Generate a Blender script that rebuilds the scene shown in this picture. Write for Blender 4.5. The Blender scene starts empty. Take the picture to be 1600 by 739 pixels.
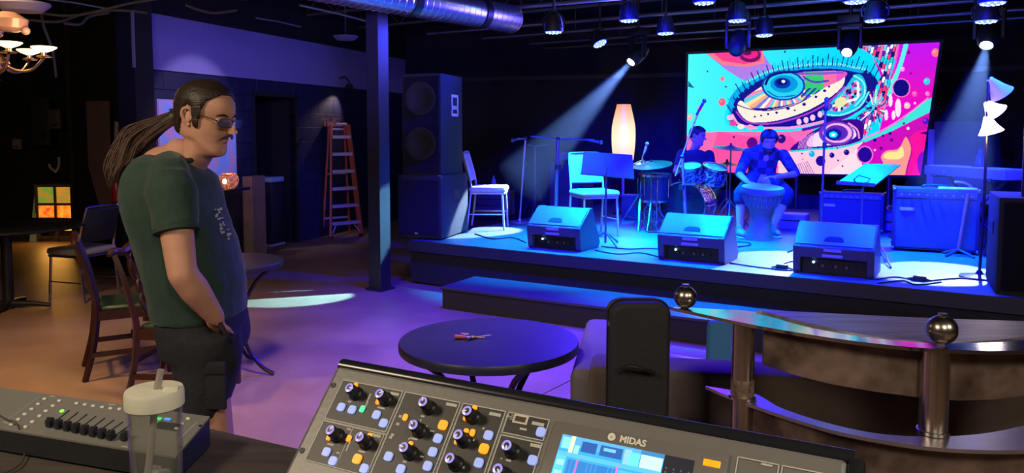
import bpy, bmesh, math, random
import numpy as np
from mathutils import Vector, Matrix, Euler
random.seed(7)
PI = math.pi
SC = bpy.context.scene
COL = SC.collection

# ------------------------------------------------------------------ camera
F, CX, CY = 1200.0, 800.0, 290.0
PHI = math.atan(85 / 1200)
CAMZ = 1.6
cam_d = bpy.data.cameras.new('camera')
cam = bpy.data.objects.new('camera', cam_d)
COL.objects.link(cam)
cam.location = (0, 0, CAMZ)
cam.rotation_euler = (PI / 2 - PHI, 0, 0)
cam_d.sensor_width = 36
cam_d.lens = 36 * F / 1600
cam_d.shift_y = -(369.5 - CY) / 1600
cam_d.clip_start = 0.02
SC.camera = cam

# ------------------------------------------------------------------ world and exposure
w = bpy.data.worlds.new('night'); SC.world = w; w.use_nodes = True
w.node_tree.nodes['Background'].inputs[0].default_value = (0.30, 0.26, 0.42, 1)
w.node_tree.nodes['Background'].inputs[1].default_value = 0.008
SC.view_settings.view_transform = 'Standard'
SC.view_settings.look = 'None'
SC.view_settings.exposure = 0.0
SC.view_settings.gamma = 1.0
SC.cycles.max_bounces = 6
SC.cycles.diffuse_bounces = 2
SC.cycles.glossy_bounces = 3
SC.cycles.transmission_bounces = 6
SC.cycles.transparent_max_bounces = 8
SC.cycles.volume_bounces = 0
SC.cycles.sample_clamp_indirect = 3
SC.cycles.use_denoising = True
SC.cycles.caustics_reflective = False
SC.cycles.caustics_refractive = False

# ------------------------------------------------------------------ pixel -> place
def ray(px, py):
    a = (px - CX) / F; b = (CY - py) / F
    y = math.cos(PHI) + b * math.sin(PHI)
    z = -math.sin(PHI) + b * math.cos(PHI)
    return Vector((a / y, 1.0, z / y))
def Z(px, py, z):            # the point of a level plane seen at a pixel
    r = ray(px, py); d = (z - CAMZ) / r.z
    return Vector((r.x * d, d, z))
def D(px, py, d):            # the point at a distance from the camera plane
    r = ray(px, py)
    return Vector((r.x * d, d, CAMZ + r.z * d))
def proj(p):
    x, y, z = p[0], p[1], p[2] - CAMZ
    fy = y * math.cos(PHI) - z * math.sin(PHI)
    uz = y * math.sin(PHI) + z * math.cos(PHI)
    return CX + F * x / fy, CY - F * uz / fy

def light(name, kind, loc, energy, color, size=0.1, target=None, parent=None, spot=None, blend=0.1, size_y=None):
    l = bpy.data.lights.new(name, kind); l.energy = energy; l.color = color
    if kind == 'AREA':
        l.size = size
        if size_y: l.shape = 'RECTANGLE'; l.size_y = size_y
    else: l.shadow_soft_size = size
    if kind == 'SPOT': l.spot_size = spot; l.spot_blend = blend
    o = bpy.data.objects.new(name, l); COL.objects.link(o)
    loc = Vector(loc)
    if parent:
        o.parent = parent
        o.location = loc - parent.location
    else: o.location = loc
    if target is not None:
        o.rotation_euler = (Vector(target) - loc).to_track_quat('-Z', 'Y').to_euler()
    return o

# unseen fill lamps added out of frame for man, desk, floor and steel
light('house_fill_warm', 'AREA', (-2.6, 0.3, 3.05), 75, (1.0, 0.80, 0.56), 0.7, (-1.6, 3.2, 0.6))
light('house_fill_desk', 'AREA', (0.6, -0.9, 2.9), 36, (1.0, 0.88, 0.72), 0.5, (0.3, 1.0, 1.0))
light('house_fill_left', 'SPOT', (-3.3, 3.9, 3.1), 430, (1.0, 0.60, 0.25), 0.15, (-3.2, 5.0, 0), spot=1.5, blend=.9)
light('house_fill_mid', 'SPOT', (-0.9, 3.4, 3.1), 330, (1.0, 0.66, 0.48), 0.2, (-0.9, 4.3, 0), spot=1.5, blend=.9)
light('house_fill_steel', 'AREA', (2.6, -0.4, 2.8), 30, (1.0, 0.80, 0.60), 0.5, (1.9, 2.0, 0.9))

# ------------------------------------------------------------------ materials
MATS = {}
def mat(name, col=(.5, .5, .5), rough=.6, metal=0.0, em=None, es=0.0, var=0.0, scale=8.0, bump=0.0, bscale=40.0, trans=0.0, ior=1.45, spec=None, sheen=0, alpha=1.0, col2=None, stretch=None, emsamp=None):
    if name in MATS: return MATS[name]
    m = bpy.data.materials.new(name); m.use_nodes = True
    nt = m.node_tree; N = nt.nodes; L = nt.links
    b = N['Principled BSDF']
    b.inputs['Base Color'].default_value = (*col, 1)
    b.inputs['Roughness'].default_value = rough
    b.inputs['Metallic'].default_value = metal
    b.inputs['IOR'].default_value = ior
    if trans: b.inputs['Transmission Weight'].default_value = trans
    if spec is not None: b.inputs['Specular IOR Level'].default_value = spec
    if sheen: b.inputs['Sheen Weight'].default_value = sheen
    if alpha < 1: b.inputs['Alpha'].default_value = alpha
    if em is not None:
        b.inputs['Emission Color'].default_value = (*em, 1)
        b.inputs['Emission Strength'].default_value = es
    if var or col2 or bump:
        tc = N.new('ShaderNodeTexCoord')
        src = tc.outputs['Object']
        if stretch:
            mp = N.new('ShaderNodeMapping'); mp.inputs['Scale'].default_value = stretch
            L.new(src, mp.inputs[0]); src = mp.outputs[0]
    if var or col2:
        n = N.new('ShaderNodeTexNoise'); n.inputs['Scale'].default_value = scale; n.inputs['Detail'].default_value = 6
        n.inputs['Roughness'].default_value = .65
        L.new(src, n.inputs['Vector'])
        r = N.new('ShaderNodeValToRGB')
        r.color_ramp.elements[0].position = .32; r.color_ramp.elements[1].position = .68
        c2 = col2 or tuple(min(1, c * (1 + var)) for c in col)
        c1 = col if col2 else tuple(c * (1 - var) for c in col)
        r.color_ramp.elements[0].color = (*c1, 1); r.color_ramp.elements[1].color = (*c2, 1)
        L.new(n.outputs[0], r.inputs[0]); L.new(r.outputs[0], b.inputs['Base Color'])
    if bump:
        n2 = N.new('ShaderNodeTexNoise'); n2.inputs['Scale'].default_value = bscale; n2.inputs['Detail'].default_value = 4
        L.new(src, n2.inputs['Vector'])
        bp = N.new('ShaderNodeBump'); bp.inputs['Strength'].default_value = bump; bp.inputs['Distance'].default_value = .01
        L.new(n2.outputs[0], bp.inputs['Height']); L.new(bp.outputs[0], b.inputs['Normal'])
    if emsamp: m.cycles.emission_sampling = emsamp
    MATS[name] = m
    return m
def attr_mat(name, strength, rough=.4):
    m = bpy.data.materials.new(name); m.use_nodes = True
    N = m.node_tree.nodes; L = m.node_tree.links; b = N['Principled BSDF']
    a = N.new('ShaderNodeAttribute'); a.attribute_name = 'picture'
    b.inputs['Base Color'].default_value = (.01, .01, .01, 1); b.inputs['Roughness'].default_value = rough
    L.new(a.outputs['Color'], b.inputs['Emission Color']); b.inputs['Emission Strength'].default_value = strength
    m.cycles.emission_sampling = 'NONE'
    return m

black = mat('black plastic', (.012, .012, .014), .45, bump=.15, bscale=300)
blackmat = mat('black paint', (.010, .010, .012), .7)
blackmetal = mat('black metal', (.015, .015, .018), .35, .3)
carpet_black = mat('speaker carpet', (.022, .022, .028), .95, bump=.6, bscale=260)
chrome = mat('chrome', (.75, .75, .78), .15, 1)
steelgrey = mat('grey steel', (.45, .45, .48), .35, .9)
white = mat('white plastic', (.8, .78, .72), .45)
skin = mat('skin', (.50, .255, .17), .55, var=.10, scale=14, spec=.35)
hairm = mat('dark brown hair', (.022, .012, .008), .5, var=.25, scale=80, stretch=(.3, 1, 1), bump=.3, bscale=160)

# ------------------------------------------------------------------ mesh helpers
def setp(o, label=None, cat=None, group=None, kind=None):
    if label: o['label'] = label
    if cat: o['category'] = cat
    if group: o['group'] = group
    if kind: o['kind'] = kind
    return o
def thing(name, label, cat, loc=(0, 0, 0), group=None, rotz=0):
    o = bpy.data.objects.new(name, None); o.empty_display_size = .1
    COL.objects.link(o); o.location = loc; o.rotation_euler = (0, 0, rotz)
    return setp(o, label, cat, group)
def frame(origin, xdir, zup=Vector((0, 0, 1))):       # local axes: x along xdir, y behind, z up
    x = Vector(xdir).normalized(); z = Vector(zup).normalized(); y = z.cross(x).normalized(); z = x.cross(y)
    m = Matrix((x, y, z)).transposed().to_4x4(); m.translation = Vector(origin)
    return m
class MB:
    def __init__(s): s.bm = bmesh.new(); s.T = Matrix()
    def _t(s, vs):
        for v in vs: v.co = s.T @ v.co
    def box(s, c, size, rot=None, bevel=0, seg=2):
        b = bmesh.new(); bmesh.ops.create_cube(b, size=1)
        for v in b.verts: v.co = Vector((v.co.x * size[0], v.co.y * size[1], v.co.z * size[2]))
        if bevel: bmesh.ops.bevel(b, geom=b.edges[:], offset=bevel, segments=seg, affect='EDGES', profile=.5)
        R = Matrix.Translation(Vector(c)) @ (Euler(rot).to_matrix().to_4x4() if rot else Matrix())
        for v in b.verts: v.co = R @ v.co
        s.add(b); return s
    def add(s, b):
        me = bpy.data.meshes.new('t'); b.to_mesh(me); b.free()
        n = len(s.bm.verts); s.bm.from_mesh(me); bpy.data.meshes.remove(me)
        s.bm.verts.ensure_lookup_table(); s._t(s.bm.verts[n:])
    def raw(s, verts, faces):
        vs = [s.bm.verts.new(s.T @ Vector(v)) for v in verts]
        for f in faces:
            try: s.bm.faces.new([vs[i] for i in f])
            except ValueError: pass
        return s
    def cyl(s, p0, p1, r0, r1=None, seg=12, caps=True):
        r1 = r0 if r1 is None else r1
        p0 = Vector(p0); p1 = Vector(p1); d = (p1 - p0)
        if d.length < 1e-7: return s
        q = d.to_track_quat('Z', 'Y')
        V = []; Fc = []
        for k, (p, r) in enumerate(((p0, r0), (p1, r1))):
            for i in range(seg):
                a = 2 * PI * i / seg
                V.append(p + q @ Vector((r * math.cos(a), r * math.sin(a), 0)))
        for i in range(seg):
            j = (i + 1) % seg; Fc.append((i, j, seg + j, seg + i))
        if caps: Fc.append(tuple(range(seg - 1, -1, -1))); Fc.append(tuple(range(seg, 2 * seg)))
        return s.raw(V, Fc)
    def tube(s, pts, r, seg=8, smooth=0, closed=False):
        pts = [Vector(p) for p in pts]
        if smooth: pts = spline(pts, smooth, closed)
        n = len(pts); rr = r if hasattr(r, '__len__') else [r] * n
        if len(rr) != n: rr = list(np.interp(np.linspace(0, 1, n), np.linspace(0, 1, len(rr)), rr))
        V = []; Fc = []; up = None
        for i, p in enumerate(pts):
            a = pts[(i - 1) % n] if (closed or i > 0) else p; b = pts[(i + 1) % n] if (closed or i < n - 1) else p
            t = (b - a).normalized()
            if up is None: up = Vector((0, 0, 1)) if abs(t.z) < .9 else Vector((1, 0, 0))
            x = up.cross(t)
            if x.length < 1e-5: x = Vector((1, 0, 0)).cross(t)
            x.normalize(); y = t.cross(x); up = y
            for k in range(seg):
                an = 2 * PI * k / seg; V.append(p + (x * math.cos(an) + y * math.sin(an)) * rr[i])
        m = n if closed else n - 1
        for i in range(m):
            for k in range(seg):
                j = (i + 1) % n; Fc.append((i * seg + k, i * seg + (k + 1) % seg, j * seg + (k + 1) % seg, j * seg + k))
        if not closed: Fc.append(tuple(range(seg - 1, -1, -1))); Fc.append(tuple(range((n - 1) * seg, n * seg)))
        return s.raw(V, Fc)
    def lathe(s, prof, c=(0, 0, 0), seg=24, axis=None):     # prof: (radius, height)
        c = Vector(c); q = Vector(axis).to_track_quat('Z', 'Y') if axis is not None else None
        V = []; Fc = []; n = len(prof)
        for (r, h) in prof:
            for k in range(seg):
                a = 2 * PI * k / seg; v = Vector((r * math.cos(a), r * math.sin(a), h))
                V.append(c + (q @ v if q else v))
        for i in range(n - 1):
            for k in range(seg):
                j = (k + 1) % seg; Fc.append((i * seg + k, i * seg + j, (i + 1) * seg + j, (i + 1) * seg + k))
        if prof[0][0] > 1e-6: Fc.append(tuple(range(seg - 1, -1, -1)))
        if prof[-1][0] > 1e-6: Fc.append(tuple(range((n - 1) * seg, n * seg)))
        return s.raw(V, Fc)
    def ell(s, c, r, rot=None, seg=16, rings=10):
        b = bmesh.new(); bmesh.ops.create_uvsphere(b, u_segments=seg, v_segments=rings, radius=1)
        R = Matrix.Translation(Vector(c)) @ (rot.to_matrix().to_4x4() if rot is not None else Matrix())
        if not hasattr(r, '__len__'): r = (r, r, r)
        for v in b.verts: v.co = R @ Vector((v.co.x * r[0], v.co.y * r[1], v.co.z * r[2]))
        s.add(b); return s
    def cap(s, p0, p1, r0, r1=None, seg=14):
        r1 = r0 if r1 is None else r1
        s.cyl(p0, p1, r0, r1, seg); s.ell(p0, r0, seg=seg, rings=8); s.ell(p1, r1, seg=seg, rings=8); return s
    def prism(s, poly, z0, z1):                              # poly in x,y
        n = len(poly)
        V = [(p[0], p[1], z0) for p in poly] + [(p[0], p[1], z1) for p in poly]
        Fc = [tuple(range(n - 1, -1, -1)), tuple(range(n, 2 * n))] + [(i, (i + 1) % n, n + (i + 1) % n, n + i) for i in range(n)]
        return s.raw(V, Fc)
    def extr(s, prof, x0, x1):                               # profile in y,z swept along x
        n = len(prof)
        V = [(x0, p[0], p[1]) for p in prof] + [(x1, p[0], p[1]) for p in prof]
        Fc = [tuple(range(n)), tuple(range(2 * n - 1, n - 1, -1))] + [(i, n + i, n + (i + 1) % n, (i + 1) % n) for i in range(n)]
        return s.raw(V, Fc)
    def build(s, name, m, parent=None, label=None, smooth=True, local=False, bevel=0, **kw):
        bmesh.ops.remove_doubles(s.bm, verts=s.bm.verts[:], dist=1e-6)
        bmesh.ops.recalc_face_normals(s.bm, faces=s.bm.faces[:])
        if parent is not None and not local:
            Mi = (Matrix.Translation(parent.location) @ parent.rotation_euler.to_matrix().to_4x4()).inverted()
            if parent.parent is not None: Mi = Mi @ (Matrix.Translation(parent.parent.location) @ parent.parent.rotation_euler.to_matrix().to_4x4()).inverted()
            bmesh.ops.transform(s.bm, matrix=Mi, verts=s.bm.verts[:])
        if smooth:
            for f in s.bm.faces: f.smooth = True
            for e in s.bm.edges:
                if len(e.link_faces) == 2 and e.calc_face_angle(0) > .6: e.smooth = False
        me = bpy.data.meshes.new(name); s.bm.to_mesh(me); s.bm.free()
        me.materials.append(m)
        o = bpy.data.objects.new(name, me); COL.objects.link(o)
        if parent is not None: o.parent = parent
        if bevel:
            md = o.modifiers.new('b', 'BEVEL'); md.width = bevel; md.segments = 2; md.limit_method = 'ANGLE'
        if label: o['label'] = label
        for k, v in kw.items(): o[k] = v
        return o
def spline(pts, sub, closed=False):
    out = []; n = len(pts)
    rng = range(n) if closed else range(n - 1)
    for i in rng:
        if closed: p0, p1, p2, p3 = pts[(i - 1) % n], pts[i], pts[(i + 1) % n], pts[(i + 2) % n]
        else: p0, p1, p2, p3 = pts[max(i - 1, 0)], pts[i], pts[i + 1], pts[min(i + 2, n - 1)]
        for k in range(sub):
            t = k / sub
            out.append(.5 * ((2 * p1) + (p2 - p0) * t + (2 * p0 - 5 * p1 + 4 * p2 - p3) * t * t + (3 * p1 - p0 - 3 * p2 + p3) * t ** 3))
    if not closed: out.append(pts[-1])
    return out
def copy_tree(o, parent=None):
    c = o.copy(); COL.objects.link(c); c.parent = parent
    for ch in list(o.children):
        copy_tree(ch, c)
    return c
def remeshed(mb, voxel, name, m, parent, smooth=6, label=None, extra=None):
    me = bpy.data.meshes.new('t'); mb.bm.to_mesh(me); mb.bm.free()
    o = bpy.data.objects.new('t', me); COL.objects.link(o)
    md = o.modifiers.new('r', 'REMESH'); md.mode = 'VOXEL'; md.voxel_size = voxel
    ms = o.modifiers.new('s', 'SMOOTH'); ms.iterations = smooth; ms.factor = .5
    dg = bpy.context.evaluated_depsgraph_get(); ev = o.evaluated_get(dg)
    me2 = bpy.data.meshes.new_from_object(ev)
    bpy.data.objects.remove(o)
    out = MB(); out.bm.from_mesh(me2); bpy.data.meshes.remove(me2)
    if extra is not None:
        me3 = bpy.data.meshes.new('t'); extra.bm.to_mesh(me3); extra.bm.free(); out.bm.from_mesh(me3)
    return out.build(name, m, parent, label)
def text_obj(name, s, size, depth, m, M4, parent=None, align='CENTER', bold=0.0):
    c = bpy.data.curves.new(name, 'FONT'); c.body = s; c.size = size; c.extrude = depth; c.align_x = align; c.offset = bold
    o = bpy.data.objects.new('t', c); COL.objects.link(o)
    dg = bpy.context.evaluated_depsgraph_get(); me = bpy.data.meshes.new_from_object(o.evaluated_get(dg))
    bpy.data.objects.remove(o)
    b = MB(); b.bm.from_mesh(me)
    bmesh.ops.transform(b.bm, matrix=M4, verts=b.bm.verts[:])
    return b.build(name, m, parent, smooth=False)
# ================================================================== THE SETTING
SH = 0.46                                                  # stage height
S0 = Z(640, 375, SH); S1 = Z(1550, 462, SH)
U = (S1 - S0); U.z = 0; U.normalize(); V = Vector((-U.y, U.x, 0))
UP = Vector((0, 0, 1))
def st(px, py): return Z(px, py, SH)
def S(u, v, z=0): return S0 * Vector((1, 1, 0)).length * 0 + Vector((S0.x, S0.y, 0)) + U * u + V * v + UP * z

concrete = mat('tan concrete', (.20, .125, .085), .42, col2=(.30, .20, .145), scale=1.3, bump=.12, bscale=30)
navy = mat('navy wall paint', (.007, .009, .042), .6, var=.12, scale=3, bump=.3, bscale=60)
lav = mat('lavender wall paint', (.22, .20, .42), .8, var=.04, scale=2)
darkpaint = mat('black wall paint', (.0045, .0045, .006), .8, var=.2, scale=3)
ceilm = mat('black ceiling paint', (.010, .009, .013), .85, var=.3, scale=4)
joistm = mat('black joist paint', (.10, .09, .13), .5)
stagem = mat('stage deck paint', (.075, .085, .10), .42, var=.12, scale=5, bump=.08)
stagefront = mat('stage front carpet', (.018, .017, .022), .9, var=.15, scale=20, bump=.4, bscale=200)

fl = thing('floor', None, None); fl['kind'] = 'structure'
# saw-cut joints split the slab
j0 = Z(780, 650, 0); j1 = Z(900, 590, 0); jd = (j1 - j0).normalized(); jn = Vector((-jd.y, jd.x, 0))
def slab(a, b, w0, w1):
    m = MB(); P = []
    for (t, n) in ((a, w0), (b, w0), (b, w1), (a, w1)):
        q = j0 + jd * t + jn * n; P.append((q.x, q.y))
    m.prism(P, -.10, 0).build('slab', concrete, fl)
slab(-14, 20, .004, 14); slab(-14, 20, -14, -.004)
MB().box((0, 6, -.13), (34, 34, .05)).build('sub_floor', blackmat, fl)

# left wall: painted blocks, smooth lavender band above, dark doorway
WL0 = Vector((-4.07, 8.35, 0)); WLd = Vector((.345, .9386, 0)).normalized(); WLn = Vector((WLd.y, -WLd.x, 0))   # n faces the room
def wl_t(px):
    r = ray(px, 205); # solve WL0 + t d on the ray plane
    a = np.array([[WLd.x, -r.x], [WLd.y, -1.0]]); s = np.linalg.solve(a, [-WL0.x, -WL0.y]); return s[0]
def WL(t, z=0, off=0): return WL0 + WLd * t + UP * z + WLn * off
TEND = wl_t(634)
td0, td1 = wl_t(399), wl_t(462)
wl = thing('wall_left', None, None, (0, 0, 0)); wl['kind'] = 'structure'
FW = frame(WL0, WLd)     # local: x along the wall, y into the wall
def wbox(m, t0, t1, z0, z1, d0, d1):
    m.T = FW; m.box(((t0 + t1) / 2, (d0 + d1) / 2, (z0 + z1) / 2), (t1 - t0, d1 - d0, z1 - z0)); return m
m = MB()
wbox(m, 0, td0, 0, 3.5, .03, .25); wbox(m, td1, TEND + .1, 0, 3.5, .03, .25); wbox(m, td0, td1, 2.07, 3.5, .03, .25)
m.build('wall_core', navy, wl)
bw, bh = .40, 2.277 / 11
bmesh_block = None; nb = 0
for row in range(11):
    t = -(bw / 2 if row % 2 else 0)
    while t < TEND:
        a, b = max(t, 0) + .0015, min(t + bw, TEND) - .0015
        z0, z1 = row * bh + .0015, (row + 1) * bh - .0015
        t += bw
        segs = [(a, b)]
        if z0 < 2.06:
            segs = []
            if a < td0: segs.append((a, min(b, td0)))
            if b > td1: segs.append((max(a, td1), b))
        for (a1, b1) in segs:
            if b1 - a1 < .03: continue
            full = abs((b1 - a1) - (bw - .003)) < 1e-4
            if full and bmesh_block is not None:
                o = bpy.data.objects.new('block', bmesh_block); COL.objects.link(o); o.parent = wl
            else:
                mm = MB(); mm.box((0, 0, 0), (b1 - a1, .034, z1 - z0), bevel=.003, seg=1)
                o = mm.build('block', navy, wl, local=True, smooth=False)
                if full: bmesh_block = o.data
            o.matrix_local = FW @ Matrix.Translation(((a1 + b1) / 2, .017 - .001 * random.random(), (z0 + z1) / 2))
wbox(MB(), 0, TEND, 2.285, 2.90, -.005, .03).build('painted_band', lav, wl)
wbox(MB(), 0, TEND, 2.90, 3.5, -.01, .03).build('upper_wall', darkpaint, wl)
# room beyond the doorway
dr = thing('door_1', None, None); dr['kind'] = 'structure'
m = MB(); wbox(m, td0 - .05, td0, 0, 2.12, -.01, .12); wbox(m, td1, td1 + .05, 0, 2.12, -.01, .12); wbox(m, td0 - .05, td1 + .05, 2.07, 2.13, -.01, .12)
m.build('door_frame', blackmat, dr)
m = MB(); wbox(m, td1 - .05, td1 - .005, 0, 2.05, .1, .95); m.build('door_leaf', blackmat, dr)
backroom = mat('brown back room wall', (.16, .12, .10), .8)
m = MB(); wbox(m, td0 - .3, td1 + 2.2, 0, 2.6, 1.5, 1.6); m.build('wall_hallway', backroom, None, kind='structure')
m = MB(); wbox(m, td1 + .05, td1 + .12, 0, 2.6, .25, 1.5); m.build('wall_hallway_side', backroom, None, kind='structure')

# back wall
C0 = WL(TEND); BWd = Vector((.958, -.287, 0)).normalized()
FB = frame(C0, BWd)
m = MB(); m.T = FB; m.box((6, .1, 1.75), (14, .2, 3.5)); m.build('wall_back', mat('dark stage wall', (.014, .013, .026), .85, var=.2, scale=2), None, kind='structure')
m = MB(); m.T = FB; m.box((6, -.03, 2.52), (12.5, .06, .07)); m.build('trim_1', mat('stage wall rail', (.03, .03, .05), .6), None, kind='structure')
# right wall, far left walls
m = MB(); m.box((8.3, 4.5, 1.75), (.2, 14, 3.5)); m.build('wall_right', darkpaint, None, kind='structure')
m = MB()
P0 = Vector((-5.6, 9.75, 0)); 
m.T = frame(WL0 + Vector((0, .0, 0)), (P0 - WL0)); L_ = (P0 - WL0).length
m.box((L_ / 2, -.1, 1.75), (L_, .2, 3.5)); m.build('wall_partition', darkpaint, None, kind='structure')
m = MB(); m.box((-8.2, 11.95, 1.75), (6.6, .2, 3.5)); m.build('wall_far_left', darkpaint, None, kind='structure')
m = MB(); m.box((-5.5, 10.85, 1.75), (.2, 2.3, 3.5)); m.build('wall_partition_side', darkpaint, None, kind='structure')
m = MB(); m.box((-8.9, 4.5, 1.75), (.2, 15, 3.5)); m.build('wall_left_room', darkpaint, None, kind='structure')
m = MB(); m.box((-1, -2.6, 1.75), (16, .2, 3.5)); m.build('wall_behind', darkpaint, None, kind='structure')
m = MB(); m.box((-1, 6, 3.6), (20, 20, .2)); m.build('ceiling', ceilm, None, kind='structure')

# bar joists: chords and web, along U
def joist(v, u0=-7, u1=7.5, z=3.28, depth=.26):
    t = setp(thing('ceiling_joist', None, None, S(0, v, z)), kind='structure')
    m = MB(); m.T = frame(S(u0, v, z), U)
    L_ = u1 - u0
    m.box((L_ / 2, 0, 0), (L_, .06, .03)).build('bottom_chord', joistm, t)
    m = MB(); m.T = frame(S(u0, v, z), U); m.box((L_ / 2, 0, depth), (L_, .06, .03)).build('top_chord', joistm, t)
    m = MB(); m.T = frame(S(u0, v, z), U)
    x = 0; k = 0
    while x < L_:
        m.cyl((x, 0, depth if k % 2 else 0), (x + .3, 0, 0 if k % 2 else depth), .011, seg=5, caps=False); x += .3; k += 1
    m.build('web', joistm, t)
for v in (-5.2, -3.8, -2.4, -1.0, .4, 1.8, 3.2): joist(v)

# steel column in front of the stage
pc = Z(594, 452, 0)
m = MB(); m.T = frame(pc, U); h = .085
for yy in (-.07, .07): m.box((0, yy, 1.75), (.155, .012, 3.5))
m.box((0, 0, 1.75), (.155, .130, 3.5)); m.box((0, 0, .01), (.21, .21, .02))
m.build('column', mat('black column paint', (.02, .02, .03), .35), None, kind='structure')

# ---------------------------------------------------------------- stage
SL = 5.9   # length along U
CO = C0
stg = setp(thing('stage_platform', 'low black stage platform with painted deck and carpeted front, along the back wall', 'stage', S(0, 0)), None)
def backhit(u):   # v at which the back wall is met
    p = S(u, 0); a = np.array([[V.x, -BWd.x], [V.y, -BWd.y]]); s = np.linalg.solve(a, [C0.x - p.x, C0.y - p.y]); return s[0] - .05
um, uM = 0, 6.3
P = [S(um, 0), S(uM, 0), S(uM, min(backhit(uM), 6)), S(um, backhit(um))]
poly = [(p.x, p.y) for p in P]
MB().prism(poly, SH - .04, SH).build('deck', stagem, stg)
m = MB(); m.T = frame(S(0, 0), U); m.box((uM / 2, -.012, SH - .055), (uM, .024, .11)).build('nosing', mat('stage nosing', (.028, .027, .034), .6), stg)
m = MB(); m.T = frame(S(0, 0), U); m.box((uM / 2, .03, .185), (uM, .03, .33)).build('front_panel', stagefront, stg)
m = MB(); m.T = frame(S(0, 0), U); m.box((.03, backhit(0) / 2, .2), (.04, backhit(0) - .1, .4)).build('side_panel', stagefront, stg)
for k in range(7):
    m = MB(); m.T = frame(S(0, 0), U); m.box((.3 + k * .93, .10, .21), (.06, .06, .42)).build('support', blackmat, stg)
# long step in front
s0 = Z(691, 482, 0)
sd = Z(1140, 545, 0) - s0; sd.z = 0; sd.normalize()
stp = thing('stage_step', 'long low black step running along the front of the stage', 'step', s0)
FS = frame(s0, sd)
m = MB(); m.T = FS; m.box((2.0, .28, .09), (4.0, .55, .18)).build('riser', mat('step carpet', (.028, .026, .034), .9, bump=.4, bscale=200), stp)
m = MB(); m.T = FS; m.box((2.0, .27, .19), (4.02, .58, .025), bevel=.004).build('tread', mat('step tread', (.05, .05, .07), .45), stp)

# ---------------------------------------------------------------- overhead: rails, duct
railm = mat('steel rail', (.30, .30, .36), .35, .8)
def at_pix_z(px, py, z): return Z(px, py, z)
rz = 3.02
for k, (x0, y0, x1, y1) in enumerate(((760, 16, 1230, -22), (830, 34, 1460, -8), (900, 45, 1560, 2), (985, 57, 1590, 15), (990, 64, 1570, 32))):
    a = Z(x0, y0, rz); b = Z(x1, y1, rz); mid = (a + b) / 2; L_ = 0
    c = mid
    p = c - U * 4.2; q = c + U * 4.0
    if k == 0: p = a
    t = setp(thing('light_rail', ('first', 'second', 'third', 'fourth', 'fifth')[k] + ' steel pipe rail from the front hanging across the stage ceiling', 'rail', (c.x, c.y, rz), 'pipe rails over the stage'))
    MB().cyl(p, q, .024, seg=10).build('pipe', railm, t)
    for s_ in (-2.6, -.6, 1.4, 3.2):
        h = c + U * s_
        if k == 0 and s_ < -1: continue
        MB().cyl(h, h + UP * .5, .006, seg=6).build('hanger_rod', joistm, t)
# spiral duct
da = D(540, -15, 5.9); db = D(800, 33, 8.3)
dd = (db - da); dd.z = 0; db = Vector((db.x, db.y, da.z + .0)); 
da = Z(520, -22, 2.88); db = Z(800, 30, 2.88)
duct = thing('air_duct', 'round galvanised spiral duct hanging over the room left of the stage lights', 'duct', da)
galv = mat('galvanised steel', (.55, .56, .62), .28, .95, var=.12, scale=12)
dd = (db - da); L_ = dd.length; dn = dd.normalized(); da = da - dn * 1.5; L_ += 1.5
R_ = .155
prof = []
k = 0
m = MB()
n = int(L_ / .09)
for i in range(n + 1):
    x = i * L_ / n; prof += [(R_, x), (R_ + .004, x + .004), (R_, x + .008)] if i < n else [(R_, x)]
m.lathe(prof, da, 28, dn); m.build('pipe', galv, duct)
for fr in (.60, .86): m = MB(); m.lathe([(R_ + .002, -.05), (R_ + .014, -.045), (R_ + .014, .045), (R_ + .002, .05)], da + dn * (L_ * fr), 28, dn); m.build('strap', blackmetal, duct)
m = MB(); m.lathe([(.02, .01), (R_ - .02, .012), (R_ + .006, 0), (R_ + .006, -.03)], db, 28, dn); m.build('end_cap', galv, duct)
for fr in (.45, .8):
    p = da + dn * (L_ * fr); MB().cyl(p + UP * R_, p + UP * .62, .006, seg=6).build('hanger_rod', joistm, duct)
# conduits on the ceiling at left
for i, (a, b, r, lab) in enumerate(((Z(468, 8, 2.95), Z(580, 35, 2.95), .014, 'pale conduit pipe under the ceiling joists beside the steel column'), (Z(400, 28, 3.0), Z(470, 42, 3.0), .010, 'thin conduit pipe under the joists above the lavender band'), (Z(60, -3, 2.9), Z(170, 14, 2.9), .010, 'thin grey conduit pipe near the chandelier'))):
    o = MB().tube([a, (a + b) / 2 + UP * .01, b], r, 8).build('conduit', mat('conduit', (.35, .36, .42), .4, .6), None); setp(o, lab, 'pipe')
cabm = mat('ceiling cable', (.035, .033, .04), .6)
cb = [((0, 12), (60, 20), (120, 24), (200, 6), (260, -4)), ((40, 30), (90, 34), (130, 22), (180, 16), (230, 20)), ((64, 18), (68, 40), (82, 80), (88, 120)), ((290, 8), (330, 20), (370, 16)), ((100, 36), (125, 38), (140, 26), (170, 20))]
labs = ['loose black cable drooping across the ceiling above the chandelier', 'second black cable sagging below the joists at the top left', 'black cable hanging down from the ceiling right of the chandelier', 'pale looped cable hanging over the start of the lavender band', 'short sagging cable loop right of the chandelier']
for c, l in zip(cb, labs):
    o = MB().tube([D(x, y, 5.2 + .1 * i) for i, (x, y) in enumerate(c)], .009, 6, smooth=6).build('ceiling_cable', cabm, None); setp(o, l, 'cable')
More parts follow.
